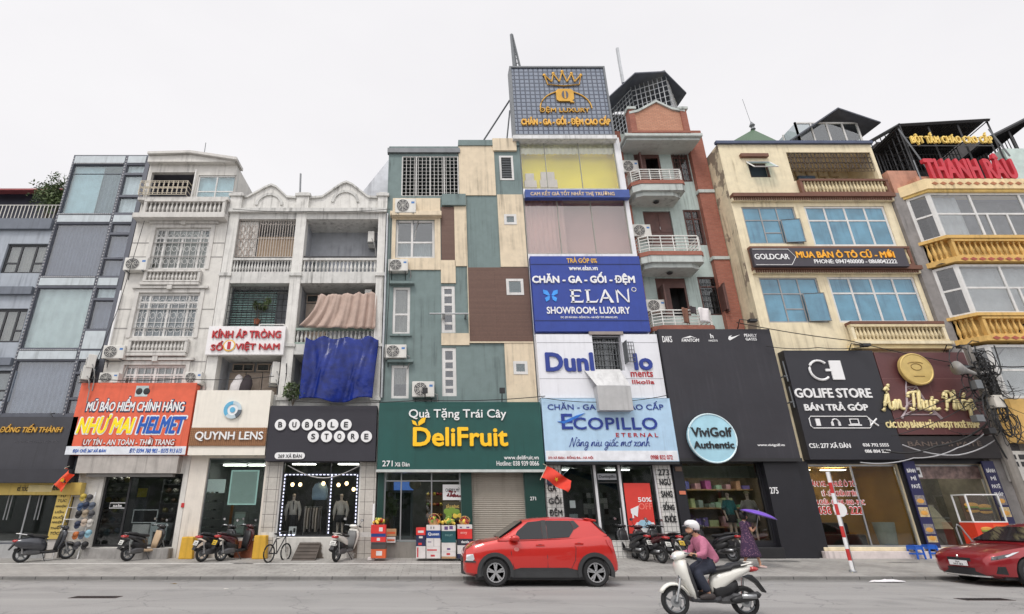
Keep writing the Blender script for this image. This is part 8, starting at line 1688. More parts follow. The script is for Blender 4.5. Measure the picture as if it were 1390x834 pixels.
t=tag((lambda m:(m.tube([(18.0,19.85,gz(19.9)),(18.0,19.9,1.25),(18.08,19.92,1.36),(18.2,19.95,1.3),(18.6,20.0,.62)],.025,STEEL,8),m.build('rail', None,(18,19.9,.3)))[1])(MB()),'bent steel handrail standing before the cream bakery counter','rail')
t=thing('price_board','blurred overhead menu board across the top of the bakery opening','board',(18.8,20.6,3.0)); m=MB(); m.box(17.6,20.2,20.58,20.62,2.9,3.35,mat('menu_print',sr(120,100,95),.5,var=.5,scale=5)); m.build('board',t); m=MB(); m.box(17.7,18.0,20.565,20.578,2.95,3.3,LETW); m.box(17.76,17.94,20.56,20.564,3.05,3.2,BLACK); m.build('badge',t)
# phone shop inside: pale bin, sofa, orange letters glow
m=MB(); m.lathe([(.26,0),(.33,.75),(.33,.8),(.28,.8)],(16.4,21.0,.62),mat('pale_bin',sr(175,190,195),.5),20); tag(m.build('bin', None,(16.4,21,.62)),'pale round bin behind the phone shop glass','bin')
t=thing('sofa','dark low sofa behind the phone shop glass','sofa',(15.0,21.6,.62)); m=MB(); m.box(14.0,15.9,21.3,22.1,.62,1.0,BLACK); m.build('seat',t,bevel=.05); m=MB(); m.box(14.0,15.9,22.1,22.35,.62,1.4,BLACK); m.build('backrest',t,bevel=.05)
# golf shop inside
def mannequin(lb,x,y,z,rz,skinm,parts,s_=1.0,grp='mannequins in the shop windows'):
 n_={'pelvis':((0,0,.92),(.12,.10)),'waist':((0,0,1.05),(.09,.08)),'chest':((0,0,1.25),(.13,.10)),'neck':((0,0,1.45),.04),'skull':((0,0,1.62),(.075,.085)),'face':((0,-.035,1.58),.06),'nose':((0,-.1,1.6),.012)}
 e_=chain('pelvis','waist','chest','neck','skull','face','nose')
 for q,k in ((-1,'r'),(1,'l')):
  n_.update({k+'sh':((q*.17,0,1.36),.05),k+'el':((q*.25,.02,1.1),.036),k+'wr':((q*.24,-.06,.88),.024),k+'ha':((q*.235,-.08,.80),(.02,.03)),k+'hip':((q*.08,0,.86),.08),k+'kn':((q*.09,-.02,.48),.05),k+'an':((q*.1,0,.08),.032),k+'to':((q*.11,-.14,.03),.03)})
  e_+=[('chest',k+'sh')]+chain(k+'sh',k+'el',k+'wr',k+'ha')+[('pelvis',k+'hip')]+chain(k+'hip',k+'kn',k+'an',k+'to')
  for i in range(4):n_[f'{k}f{i}']=((q*.235,-.065-.014*i,.72),.008); e_.append((k+'ha',f'{k}f{i}'))
  n_[k+'th']=((q*.22,-.115,.78),.008); e_.append((k+'ha',k+'th'))
 o=skin('mannequin',n_,e_,skinm); tag(o,lb,'mannequin',grp); o.location=(x,y,z); o.rotation_euler=(0,0,rz); o.scale=(s_,)*3
 for nm,rows,mt in parts:
  m=MB(); m.loft([sec_z(zz,0,a,b,18,2.2) for zz,a,b in rows],mt); m.build(nm,o,smooth=True)
  if nm in ('top','blouse'):
   m=MB()
   for q in (-1,1):m.tube([(q*.14,0,1.38),(q*.22,.01,1.2),(q*.25,.02,1.08)]+([(q*.245,-.06,.9)] if nm=='blouse' else []),[.075,.07,.065]+([.045] if nm=='blouse' else []),mt,10)
   m.build('sleeves',o,smooth=True)
 return o
TOP=[(1.42,.07,.07),(1.38,.17,.11),(1.25,.165,.125),(1.05,.13,.11),(.92,.15,.125)]; SKR=[(1.0,.12,.10),(.9,.15,.13),(.66,.21,.17)]; PAN=[(1.0,.12,.10),(.85,.17,.13),(.12,.2,.12)]
MS=mat('mannequin_skin',sr(222,205,190),.45); MG=mat('mannequin_grey',sr(150,148,146),.4)
px_m,yg=PX(992,690,21.0),21.0
mannequin('mannequin in a teal polo and dark skirt in the golf shop window',PX(990,690,21),21.0,PZ(737,21),.2,MS,(('top',TOP,mat('teal_polo',sr(45,130,135),.8)),('skirt',SKR,BLACK)),1.02)
mannequin('grey clad mannequin with a pale cap in the golf shop window',PX(1018,690,21),21.05,PZ(737,21),-.2,MS,(('top',TOP,MG),('skirt',SKR,mat('grey_skirt',sr(120,118,116),.8)),('cap',[(1.64,.10,.12),(1.69,.09,.1),(1.73,.03,.03)],mat('pale_cap',sr(205,200,165),.7))),1.02)
t=thing('clothes_shelf','bright clothes shelving along the back of the golf shop','shelf',(11,23.2,.6)); m=MB()
for zz in (1.2,1.9,2.6):m.box(9.4,13,22.9,23.5,zz,zz+.05,mat('shelf_wood',sr(170,140,105),.6))
m.build('boards',t); m=MB(); rnd=random.Random(3)
for zz in (1.25,1.95,2.65):
 xx=9.5
 while xx<12.8:w_=rnd.uniform(.15,.4); m.box(xx,xx+w_,23.0,23.4,zz,zz+rnd.uniform(.08,.4),mat(f'goods_{rnd.randrange(9)}',tuple(rnd.uniform(.12,.65) for _ in range(3)),.8)); xx+=w_+rnd.uniform(.05,.25)
m.build('goods',t); tag(t.children[-1],kind='stuff')
# clothes shop: bulbs, LED outline, mannequins, rail of clothes
lc=MB(); LEDM=glow('led_white',(.75,.78,1.0),1.3); a,b,c,d=bub; yl=Y0+.03; zt=PZ(644.5); xm=a+(b-a)*.64
def dashes(p,q,n):
 p,q=Vector(p),Vector(q)
 for i in range(n):u,v=p.lerp(q,i/n),p.lerp(q,(i+.55)/n); lc.tube([u,v],.018,LEDM,4)
dashes((a+.1,yl,zt),(b-.08,yl,zt),19); dashes((a+.1,yl,zt),(a+.1,yl,c+.05),17); dashes((xm,yl,zt),(xm,yl,c+.05),17); dashes((a+.1,yl,c+.06),(a+.7,yl,c+.06),4); dashes((b-.08,yl,zt),(b-.08,yl,c+.05),17)
t=thing('led_string','dashed white LED strip outlining the clothes shop window','light strip',((a+b)/2,yl,c)); lc.build('strip',t); tag(t.children[-1],kind='stuff')
BUL=glow('warm_bulb',(1,.72,.38),6)
for i,(px_,py,lb) in enumerate(((397,658,'first of the two close set glowing bulbs over the suited mannequin'),(407.5,658,'second of the two close set glowing bulbs over the suited mannequin'),(439,656.5,'glowing bulb above the pale blue shirt'),(459.5,658.5,'glowing bulb just above the skirted mannequin'),(470.5,656.5,'highest glowing bulb near the right pillar of the clothes shop'),(480,664.5,'lowest glowing bulb near the right pillar of the clothes shop'))):
 x,z=PX(px_,py,21.3),PZ(py,21.3); t=thing('light_bulb',lb,'bulb',(x,21.3,z),0,'bulbs in the clothes shop'); m=MB(); m.ball((x,21.3,z),.07,.07,.075,BUL,12,8); m.build('globe',t,smooth=True); m=MB(); m.tube([(x,21.3,z+.07),(x,21.3,z+.14)],.03,BLACK,6); m.tube([(x,21.3,z+.14),(x,21.3,3.55)],.006,BLACK,4); m.build('cord',t)
mannequin('mannequin in a pale blouse with black bow and dark trousers in the clothes shop',PX(398,690,21.3),21.3,.75,.25,MS,(('blouse',TOP,mat('cream_blouse',sr(226,220,212),.8)),('trousers',PAN,BLACK),('bow',[(1.40,.03,.12),(1.32,.05,.135),(1.1,.02,.132)],BLACK)))
mannequin('mannequin in a pale jumper and short black skirt in the clothes shop',PX(463,690,21.3),21.3,.75,-.15,MS,(('blouse',TOP,mat('pale_jumper',sr(228,220,210),.9)),('skirt',SKR,BLACK)))
t=thing('garment','pale blue shirt with dark trousers displayed in the middle of the clothes shop','clothes',(PX(433,675,21.5),21.5,1.6)); x=PX(434,675,21.5); m=MB(); m.loft([sec_z(z,x,a_,.1,14,2.4,21.5) for z,a_ in ((2.2,.27),(2.3,.3),(2.6,.3),(2.75,.22),(2.82,.08))],mat('blue_shirt',sr(165,195,222),.8)); m.build('shirt',t,smooth=True); m=MB(); m.loft([sec_z(z,x,a_,.1,14,2.6,21.52) for z,a_ in ((1.1,.33),(1.8,.3),(2.19,.24))],BLACK); m.build('trousers',t)
t=thing('clothes_rail','low rail of grey and beige garments in the clothes shop','clothes rail',(PX(423,700,21.2),21.2,.75)); x0_,x1_=PX(413,700,21.2),PX(436,700,21.2); m=MB(); m.tube([(x0_,21.2,.75),(x0_,21.2,1.95),(x1_,21.2,1.95),(x1_,21.2,.75)],.015,STEEL,6); m.build('frame',t)
for i in range(6):m=MB(); xx=x0_+.06+(x1_-x0_-.12)*i/5; m.loft([sec_z(z,xx,.035,w_,8,2.4,21.2) for z,w_ in ((1.1+.1*(i%2),.2),(1.6,.22),(1.85,.16),(1.92,.04))],mat(f'rail_cloth_{i % 3}',(sr(170,160,152),sr(205,190,176),sr(120,114,112))[i%3],.9)); m.build('garment',t)
m=MB(); m.tube([(PX(391+(489-391)*i/14,630,20.35),20.35,PZ(632+17*math.sin(PI*i/14),20.35)) for i in range(15)],.018,mat('white_cable',sr(190,188,185),.6),5); tag(m.build('cable', None,(-4,20.35,3.2)),'pale cable sagging across the top of the clothes shop window','cable')
t=thing('picture_card','small black and white card low in the corner of the clothes shop window','card',(PX(398,722,20.62),20.62,.75)); m=MB(); a_,b_,c_,d_=RC(392,402,715,727,20.62); m.box(a_,b_,20.62,20.64,c_,d_,LETW); m.build('card',t); m=MB(); m.box(a_+.04,b_-.14,20.612,20.619,c_+.04,c_+.16,BLACK); m.box(a_+.16,b_-.03,20.612,20.619,c_+.1,d_-.05,BLACK); m.build('print',t)
# lens shop
t=thing('lightbox','large softly lit pale panel hanging inside the lens shop window','light panel',(PX(332,662,21.2),21.2,PZ(685,21.2))); a_,b_,c_,d_=RC(313,348,640,684,21.2)
m=MB(); m.box(a_,b_,21.2,21.26,c_,d_,glow('panel_glow',(.62,.74,.72),.42)); m.build('panel',t); m=MB(); frame_bars(m,a_-.04,b_+.04,c_-.04,d_+.04,21.19,.04,(),(),glow('panel_edge',(.7,.95,.92),.8),.05); m.build('edge',t)
t=thing('cabinet','pale drawer cabinet low inside the lens shop','cabinet',(PX(324,712,21.4),21.4,.6)); a_,b_,c_,d_=RC(317,332,695,726,21.4); m=MB(); m.box(a_,b_,21.4,21.8,c_,d_,CW); m.build('body',t)
for i in range(3):m=MB(); m.box(a_+.03,b_-.03,21.385,21.399,c_+.06+i*(d_-c_)/3.1,c_+(i+.8)*(d_-c_)/3.1,LETW); m.build('drawer',t)
t=thing('glasses_shelf','glass shelves of spectacles along the side of the lens shop','shelf',(-8.3,21.5,1.2)); m=MB()
for zz in (1.2,1.5,1.8,2.1,2.4):m.box(-8.6,-7.9,21.2,21.6,zz,zz+.02,STEEL); [m.box(-8.55+i*.16,-8.45+i*.16,21.25,21.3,zz+.03,zz+.08,(BLACK,LETW,CHROME)[i%3]) for i in range(4)]
m.build('shelves',t); m=MB(); m.box(-8.62,-7.88,21.62,21.66,2.45,2.95,glow('lit_box',(.8,.85,.85),.6)); m.build('lit_box',t)
m=MB(); m.box(-7.55,-7.47,21.6,21.68,.6,2.4,mat('orange_wood',sr(175,105,55),.5)); tag(m.build('wooden_post', None,(-7.5,21.6,.6)),'orange wooden post inside the lens shop','post')
# cap shop inside: shelves of helmets, counter
rnd=random.Random(21); HC=[mat(f'helmet_tone_{i}',c,.3) for i,c in enumerate((sr(60,62,66),sr(120,118,115),sr(40,44,50),sr(90,70,60),sr(150,148,140),sr(52,70,90),sr(130,120,70)))]
for k,(xa,xb,yy,lb) in enumerate(((-12.4,-11.4,21.5,'dark shelf crowded with helmets nearest the cap rack'),(-10.6,-9.2,22.4,'dark shelf crowded with helmets deep in the cap shop'))):
 t=thing('helmet_shelf',lb,'shelf',((xa+xb)/2,yy,.6)); m=MB(); m.box(xa-.03,xa,yy,yy+.4,.6,3.0,GREYM); m.box(xb,xb+.03,yy,yy+.4,.6,3.0,GREYM)
 for i in range(6):m.box(xa,xb,yy,yy+.4,1.0+i*.36,1.02+i*.36,GREYM)
 m.build('rack',t); m=MB()
 for i in range(6):
  xx=xa+.16
  while xx<xb-.1:m.ball((xx,yy+.16,1.13+i*.36),.125,.13,.11,rnd.choice(HC),10,6); xx+=.29
 m.build('helmets',t,smooth=True); tag(t.children[-1],kind='stuff')
t=thing('shop_counter','white counter with a clear case behind the scooter in the cap shop','counter',(-10.2,20.95,.6)); m=MB(); m.box(-10.75,-10.15,20.9,21.3,.62,1.35,CW); m.box(-10.1,-9.5,20.9,21.3,.62,1.4,mat('counter_grey',sr(200,205,206),.5)); m.box(-9.98,-9.62,20.89,20.899,.7,1.1,BLACK); m.build('base',t); m=MB(); frame_bars(m,-10.85,-9.95,1.4,1.85,20.95,.025,(),(),LETW,.02); m.build('case',t)
m=MB(); m.box(-11.2,-10.75,21.6,21.64,.7,2.7,mat('dim_screen',sr(70,70,74),.4)); m.box(-11.15,-10.8,21.58,21.599,2.3,2.62,mat('yellow_notice',sr(170,155,50),.6)); tag(m.build('display_board', None,(-11,21.6,.7)),'grey display board with a yellow notice inside the cap shop','board')
t=thing('window_sticker','small white outlined sticker on the cap shop glass','sticker',(PX(161,687,20.6),20.64,PZ(690,20.6))); m=MB(); a_,b_,c_,d_=RC(149,170,683,690,20.64); m.tube([(a_,20.64,c_),(b_,20.64,c_),(b_,20.64,d_),(a_,20.64,d_)],.012,LETW,4, True); m.build('outline',t); lettering(t,'sale',(a_+.12,b_-.12,c_+.04,d_-.04),20.645,LETW,.02,depth=.003)
m=MB(); m.box(PX(246,686,20.47),PX(250,686,20.47),20.46,20.49,PZ(689,20.47),PZ(683,20.47),mat('alarm_red',sr(190,50,50),.5)); tag(m.build('alarm_box', None,(-9.2,20.47,2)),'tiny red alarm box on the pier of the cap shop','box')
# salon inside
m=MB()
for xx in (-15.2,-15.08,-14.1,-13.98):m.tube([(xx,Y0+.02,1.5),(xx,Y0+.02,2.4)],.02,STEEL,6)
t=thing('glass_doors','dark salon glass doors with long steel pull handles','door',(-14.6,Y0,.75)); m.build('handles',t); m=MB(); frame_bars(m,-16.19,-13.36,.76,3.14,Y0+.08,.06,(.18,.6),(),STEEL,.05); m.build('frame',t); m=MB(); m.box(-16.15,-13.4,Y0+.1,Y0+.107,.78,3.1,glass('salon_glass',(.5,.58,.55),.05)); m.build('pane',t)
m=MB(); m.box(-17.2,-13.3,Y0-.2,Y0-.03,.2,.72,mat('salon_plinth',sr(165,165,165),.6,dirt=.3)); m.box(-13.3,-12.88,Y0-.16,Y0-.03,.2,.95,mat('salon_marble',sr(200,195,190),.4,dirt=.3)); tag(m.build('plinth', None,(-15,20.3,.2)),'pale plinth under the salon glass doors','plinth')
# fruit shop inside
t=thing('poster','white cherry poster on the fruit shop glass','poster',(PX(616,668,20.56),20.55,PZ(680,20.56))); a_,b_,c_,d_=RC(601,627,658,679,20.56); m=MB(); m.box(a_,b_,20.55,20.57,c_,d_,LETW); m.build('sheet',t); lettering(t,'CHERRY MỸ',(a_+.1,b_-.08,d_-.25,d_-.1),20.55,BLACK,.03,depth=.003); m=MB(); rnd=random.Random(5)
for i in range(30):m.ball((a_+.36+rnd.gauss(0,.13),20.545,c_+.12+abs(rnd.gauss(0,.07))),.035,.006,.035,mat('cherry_dark',sr(110,30,38),.3),8,4)
m.build('picture',t)
t=thing('poster','dark fruit poster with green melons on the fruit shop glass','poster',(PX(614,695,20.56),20.55,PZ(708,20.56))); a_,b_,c_,d_=RC(601,627,681,706,20.56); m=MB(); m.box(a_,b_,20.55,20.57,c_,d_,mat('poster_dark',sr(58,55,40),.5)); m.build('sheet',t); lettering(t,'SẦU RIÊNG',(a_+.12,b_-.1,d_-.22,d_-.08),20.55,mat('poster_gold',sr(210,180,100),.5),.03,depth=.003); m=MB()
for dx,dz,r_,k in ((.15,.28,.12,2),(.33,.32,.14,2),(.5,.26,.12,2),(.45,.14,.1,0),(.6,.15,.09,0),(.22,.14,.12,2)):m.ball((a_+dx,20.545,c_+dz),r_,.005,r_*.9,FRU[k],12,5)
m.build('picture',t)
t=thing('drinks_fridge','upright fridge with a lit blue header inside the fruit shop','fridge',(PX(548,690,21.6),21.6,.75)); a_,b_=PX(534,690,21.6),PX(560,690,21.6); m=MB(); m.box(a_,b_,21.6,22.2,.75,2.55,mat('fridge_grey',sr(110,118,124),.4)); m.build('body',t); m=MB(); m.box(a_,b_,21.55,22.2,2.56,2.85,glow('fridge_header',(.12,.25,.7),.8)); m.build('header',t); m=MB(); m.box(a_+.08,b_-.08,21.59,21.599,.95,2.45,GL_DARK); m.build('door',t)
t=thing('fruit_shelf','stepped shelf of packed fruit deep in the fruit shop','shelf',(0.6,22.4,.75)); m=MB()
for i in range(4):m.box(-.2,1.4,22.2+i*.2,22.4+i*.2,.75,1.2+i*.4,mat('shelf_brown',sr(100,80,60),.7))
m.build('steps',t); m=MB(); rnd=random.Random(9)
for i in range(4):
 for j in range(12):m.ball((-.12+j*.13,22.28+i*.2,1.26+i*.4),.065,.065,.065,rnd.choice(FRU),8,5)
m.build('fruit',t,smooth=True); tag(t.children[-1],kind='stuff')
m=MB(); m.tube([(-.6,21.2,2.9),(-.6,21.2,3.4)],.01,BLACK,4); m.ball((-.6,21.2,2.75),.22,.22,.2,mat('lantern_pale',sr(190,180,160),.7),12,8); tag(m.build('lantern', None,(-.6,21.2,2.9), True),'pale round lantern hanging inside the fruit shop','lantern')
plant('potted_plant','dark leafy plant low behind the fruit shop glass','plant',(PX(530,715,21.0),21.0,.76),1.5,(.3,.25,.5),350,.11,12,.15,.02)
# mattress shop inside: red poster, grey tiled display, blue roof arch
t=thing('poster','tall red half price poster standing in the mattress shop window','poster',(7.5,20.53,.95)); a_,b_,c_,d_=7.0,7.95,.95,PZ(656,20.5); RPO=mat('poster_red',sr(214,62,52),.5,var=.04); m=MB(); m.box(a_,b_,20.53,20.545,c_,d_,RPO); m.build('sheet',t)
lettering(t,'50%',(7.45,7.93,2.1,2.26),20.53,LETW,.05,depth=.004); lettering(t,'OFF',(7.45,7.93,1.85,2.06),20.53,mat('poster_pink',sr(235,130,115),.5),.0,depth=.004); m=MB(); m.prism([(7.14,1.86),(7.14,1.72),(7.36,1.6),(7.44,1.98)],'y',20.515,20.529,LETW); m.box(7.17,7.23,20.516,20.528,1.56,1.71,LETW); m.build('megaphone',t)
m=MB(); m.prism([(7.2,1.02),(7.95,1.02),(7.95,1.3),(7.9,1.42),(7.3,1.42),(7.2,1.3)],'y',20.515,20.529,LETW); m.prism([(7.3+.0,1.24),(7.85,1.24),(7.8,1.44),(7.7,1.5),(7.45,1.5),(7.34,1.4)],'y',20.505,20.514,mat('pillow_blue',sr(165,205,225),.5)); m.build('pillow_picture',t)
m=MB(); rnd=random.Random(6)
for i in range(6):
 for j in range(6):m.box(6.0+i*.16,6.15+i*.16,22.5,22.55,1.3+j*.2,1.49+j*.2,(BLACK,CW,mat('grey_square',sr(130,130,132),.6))[rnd.randrange(3)])
tag(m.build('sample_board', None,(6.4,22.5,1.3)),'checkered black and white sample board deep in the mattress shop','board')
m=MB(); m.prism([(4.5,2.4),(5.5,3.2),(8.0,2.3),(8.0,2.5),(5.5,3.4),(4.5,2.6)],'y',22.0,22.1,mat('arch_blue',sr(60,84,120),.6)); tag(m.build('roof_arch', None,(6,22,2.4)),'blue gabled trim hung across the inside of the mattress shop','trim')
t=thing('mattress_stack','stack of rolled pale mattresses inside the mattress shop','mattresses',(5.2,22.2,.4));
for i in range(4):m=MB(); m.box(4.5,6.0,21.8,22.8,.4+i*.27,.65+i*.27,mat('mattress_pale',sr(165,165,168),.8)); m.build('mattress',t,bevel=.06)
t=thing('door_sign','small shop name plate over the mattress shop door','sign',(6.45,20.55,PZ(637,20.6))); m=MB(); m.box(6.1,6.8,20.57,20.59,2.86,3.08,mat('pale_plate',sr(150,152,156),.5)); m.build('plate',t); lettering(t,'Dunlopillo',(6.15,6.75,2.9,3.03),20.57,BLACK,.03,depth=.004)
for lb,xa,za,w_,h_,mt in (('small orange house number plate on the black pier',8.92,2.35,.22,.12,mat('plate_orange',sr(210,120,90),.5)),('small brown notice high on the black pier',8.9,3.15,.24,.16,mat('plate_brown',sr(110,85,70),.5)),):
 m=MB(); m.box(xa,xa+w_,20.37,20.39,za,za+h_,mt); tag(m.build('wall_plate', None,(xa,20.38,za)),lb,'plate')
m=MB(); m.box(4.2,4.7,20.36,20.385,2.68,2.95,mat('plate_navy',sr(45,50,80),.5)); [m.box(4.24,4.62-.06*i,20.352,20.359,2.73+i*.06,2.755+i*.06,mat('grey_letter',(0,0,0))) for i in range(3)]; tag(m.build('wall_plate', None,(4.2,20.37,2.7)),'navy notice plate on the white tiled pillar behind the flag','plate')
m=MB(); m.box(4.95,5.25,20.6,20.61,1.15,1.7,LETW); m.box(5.0,5.2,20.594,20.599,1.9,2.15,LETW); tag(m.build('paper_notice', None,(5,20.6,1.2)),'white paper notices taped inside the mattress shop glass','notice')
# upstairs showroom goods
for lb,xa,xb,yt,yb in (('white box stack nearer the edge of the yellow showroom window',712,728,236,255),('tall pale box stack in the yellow showroom window',733,756,234,255)):
 a_,b_,c_,d_=RC(xa,xb,yt,yb,20.9); t=thing('box_stack',lb,'boxes',((a_+b_)/2,20.9,c_))
 for i in range(2):m=MB(); m.box(a_+.06*i,b_-.1*i,20.88,21.2,c_+(d_-c_)*i/2+.004,c_+(d_-c_)*(i+1)/2,CW); m.build('box',t)
# ------------------------------------------------------------------ cables, boxes and lamp at the right, with their pole
up=19.45; xpole=PX(1338,540,up); t=thing('utility_pole','concrete utility pole loaded with tangled black cables by the bay house','utility pole',(xpole,up,gz(up)))
m=MB(); zt_=PZ(470,up); m.tube([(xpole,up,0),(xpole,up,zt_)],[.17,.12],mat('pole_concrete',sr(135,130,124),.9,dirt=.5),10); m.build('pole',t)
m=MB(); m.box(xpole-.5,xpole+.5,up-.06,up+.06,PZ(500,up),PZ(497,up),GREYM); m.box(xpole-.4,xpole+.4,up-.07,up+.07,PZ(545,up),PZ(542,up),GREYM); m.build('cross_arm',t)
rnd=random.Random(31); CAB=mat('cable_black',(.016,.016,.017),.6); m=MB()
for i in range(46):
 c=Vector((xpole+rnd.gauss(.0,.28),up-.2+rnd.gauss(0,.1),rnd.uniform(PZ(590,up),PZ(482,up)))); rr1,rr2=rnd.uniform(.15,.55),rnd.uniform(.2,.8); a0=rnd.uniform(0,6); tl=rnd.uniform(-.5,.5)
 m.tube([c+Vector((rr1*math.cos(a0+q*.5)+tl*.1*q,.05*math.sin(q),rr2*math.sin(a0+q*.5))) for q in range(rnd.randint(6,13))],rnd.uniform(.012,.03),CAB,4)
for i in range(26):
 a=Vector((xpole+rnd.uniform(-.5,.4),up-.15-rnd.random()*.25,rnd.uniform(PZ(575,up),PZ(490,up)))); b=Vector((xpole+rnd.choice((-1,1))*rnd.uniform(.4,2.2),up+rnd.uniform(-.1,.3),a.z+rnd.uniform(-1.0,.35))); sg=rnd.uniform(.1,.5)
 m.tube([a.lerp(b,q/10)-Vector((0,0,sg*4*(q/10)*(1-q/10))) for q in range(11)],rnd.uniform(.007,.013),CAB,4)
m.build('cable_coils',t); tag(t.children[-1],kind='stuff')
for px_,py,w_,h_,mt,nm in ((1355,545,.42,.55,mat('meter_white',sr(205,200,190),.6,dirt=.3),'meter_box'),(1330,568,.35,.3,GREYM,'junction_box'),(1328,522,.3,.4,GREYM,'junction_box'),(1346,585,.3,.25,BLACK,'junction_box')):
 m=MB(); x,z=PX(px_,py,up-.35),PZ(py,up-.35); w_*=.8; h_*=.8; m.box(x-w_/2,x+w_/2,up-.4,up-.15,z-h_/2,z+h_/2,mt); m.build(nm,t,bevel=.015)
m=MB(); x,z=PX(1316,505,up-.3),PZ(505,up-.3); m.loft([[(x+dx_,up-.3+r_*math.cos(a),z-dx_*.35+r_*math.sin(a)) for a in [2*PI*q/16 for q in range(16)]] for dx_,r_ in ((-.42,.26),(-.38,.24),(-.1,.1),(.15,.07),(.2,.05))],mat('horn_grey',sr(150,148,145),.5)); o=m.build('loudspeaker',t,smooth=True)
BOX=mat('meter_cabinet',sr(205,202,196),.5,dirt=.3)
m=MB(); x,z=PX(1380,632,20.2),PZ(632,20.2); m.box(x-.35,x+.6,20.1,20.35,z-.55,z+.5,BOX); o2=thing('meter_cabinet','white electric meter cabinet on the concrete wall under the cables','meter cabinet',(x,20.2,z-.5)); m.build('body',o2,bevel=.01); m=MB()
for i in range(2):
 for j in range(2):m.box(x-.25+i*.34,x-.02+i*.34,20.085,20.099,z-.05+j*.25,z+.12+j*.25,BLACK)
m.build('meter_window',o2)
def wire(lb,pts,r,mt,sag=0,name='overhead_cable'):
 P=[Vector(p) for p in pts]; out=[]
 for i in range(len(P)-1):
  for k in range(10):t_=k/10; q=P[i].lerp(P[i+1],t_); q.z-=sag*4*t_*(1-t_); out.append(q)
 out.append(P[-1]); m=MB(); m.tube(out,r,mt,5); tag(m.build(name, None,P[0]),lb,'cable')
WC=mat('cable_pale',sr(175,175,178),.6)
def pw(px_,py,D=19.6): return (PX(px_,py,D),D,PZ(py,D))
wire('pale cable swooping low under the burgundy sign towards the pole',[pw(1225,604),pw(1300,618),pw(1360,590)],.022,WC,.12); wire('pale cable crossing the lower edge of the burgundy sign',[pw(1168,628),pw(1240,622),pw(1300,608),pw(1345,580)],.02,WC,.1); wire('thin dark cable running from the pole past the bay windows',[pw(1318,492,19.3),pw(1400,497,19.3)],.025,CAB,.1); wire('thin dark cable slanting across the cream script sign',[pw(1195,575),pw(1335,515)],.014,CAB,.15); wire('thick dark cable bundle under the burgundy sign',[pw(1200,612),pw(1270,606),pw(1340,575)],.035,CAB,.15)
wire('second dark cable slanting over the burgundy sign',[pw(1210,592),pw(1335,535)],.014,CAB,.2); wire('dark cable drooping from the pole to the meter cabinet',[pw(1345,585,19.4),pw(1395,660,19.4)],.03,CAB,.3)
for lb,a,b in (('thin dark cable strung across the top of the orange banner',(121,514),(372,511)),('dark cable strung along the tops of the charcoal and green signs',(400,545),(740,538)),('dark wires looping over the cream and black phone signs',(1040,470),(1180,470))):
 wire(lb,[pw(*a,19.95),pw((a[0]+b[0])/2,(a[1]+b[1])/2+2,19.95),pw(*b,19.95)],.016,CAB,.08)
for lb,pts,r_ in (('dark cable running along the balconies of the cream house to the pole',((1000,438),(1150,462),(1335,500)),.018),('dark cable strung below the eaves of the twin loggia house',((316,284),(420,287),(530,284)),.012),('dark wire drooping down the teal edge of the panel house',((531,290),(528,400),(520,540)),.014),('dark wire sagging over the top of the light blue board',((735,540),(820,546),(905,537)),.014),('pair of dark wires crossing the bay windows into the cable tangle',((1390,440),(1365,470),(1335,500)),.022),('dark wire hanging down the side of the glass tower',((196,300),(160,420),(118,520)),.013)):
 wire(lb,[pw(*p_,20.0) for p_ in pts],r_,CAB,.06)
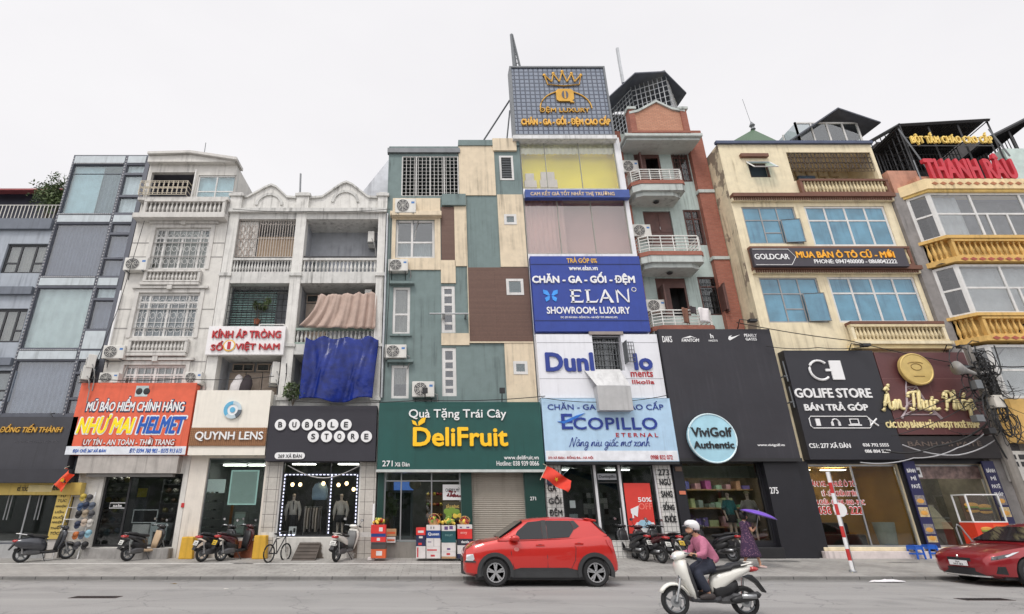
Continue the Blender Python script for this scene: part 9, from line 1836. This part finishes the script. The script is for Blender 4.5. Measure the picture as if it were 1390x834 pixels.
# lamp arms over the signs and metal bits on walls
for lb,px_,py in (('black spotlight arm over the edge of the golf sign',1008,437),('black spotlight arm above the phone sign',1160,470),('black spotlight arm over the far end of the burgundy sign',1290,472)):
 x,z=PX(px_,py,19.9),PZ(py,19.9); m=MB(); m.tube([(x,20.4,z-.25),(x-.1,19.9,z+.1),(x+.2,19.75,z)],.02,BLACK,5); m.box(x+.15,x+.45,19.65,19.85,z-.06,z+.04,BLACK); tag(m.build('spotlight', None,(x,20,z)),lb,'lamp')
m=MB(); x,z=PX(1065,510,20.3),PZ(512,20.3)
for dz in (0,-1.0):m.tube([(x-.1,20.45,z+dz),(x-.1,20.2,z+dz),(x+.25,20.2,z+dz)],.03,GREYM,4); m.tube([(x,20.2,z+dz+.6),(x+.02,20.2,z+dz-.2)],.03,GREYM,4)
tag(m.build('wall_bracket', None,(x,20.3,z)),'grey iron bracket in the gap between the golf and phone signs','bracket')
m=MB(); x,z=PX(385,505,20.2),PZ(505,20.2); m.tube([(x,20.5,z+.35),(x+.1,20.1,z+.3),(x+.15,20.1,z-.1),(x,20.45,z-.8)],.018,BLACK,4); m.tube([(x,20.5,z),(x+.15,20.1,z-.1)],.018,BLACK,4); tag(m.build('wall_bracket', None,(x,20.4,z)),'black iron wall bracket by the cream sign end on the loggia column','bracket')
for lb,px_,y0_,y1_,D in (('white downpipe on the tower edge beside the grey white house',156,395,470,20.4),('grey downpipe on the column between the loggias and the panel house',522,290,540,20.42)):
 xx=PX(px_,(y0_+y1_)/2,D); m=MB(); m.tube([(xx,D,PZ(y1_,D)),(xx,D,PZ(y0_,D))],.045,LETW if 'white downpipe' in lb else STEEL,8); tag(m.build('downpipe', None,(xx,D,PZ(y1_,D))),lb,'downpipe')
# trees across the street: seen only in the window reflections
m=MB(); rnd=random.Random(77)
for k in range(9):
 cx_=-34+k*8.6; m.tube([(cx_,-17,0),(cx_+.3,-17,3.5),(cx_,-17,6)],[.3,.22,.12],BARK,6)
 for i in range(700):
  a=Vector((rnd.gauss(0,1),rnd.gauss(0,1),rnd.gauss(0,1))).normalized(); b=a.cross(Vector((rnd.gauss(0,1),rnd.gauss(0,1),1))).normalized(); p=Vector((cx_+rnd.gauss(0,2.2),-17+rnd.gauss(0,1.4),6+rnd.gauss(0,1.8))); m.add([p-a*.5,p+b*.35,p+a*.5,p-b*.35],[(0,1,2,3)],LEAF)
for k in range(12):a_=-66+k*11; m.box(a_,a_+10.4,-32,-24,0,9+3.5*rnd.random(),mat(f'far_wall_{k % 3}',(.28+.08*(k%3),)*3,.9))
tag(m.build('far_trees', None,(0,-17,0),fix=False),kind='stuff')
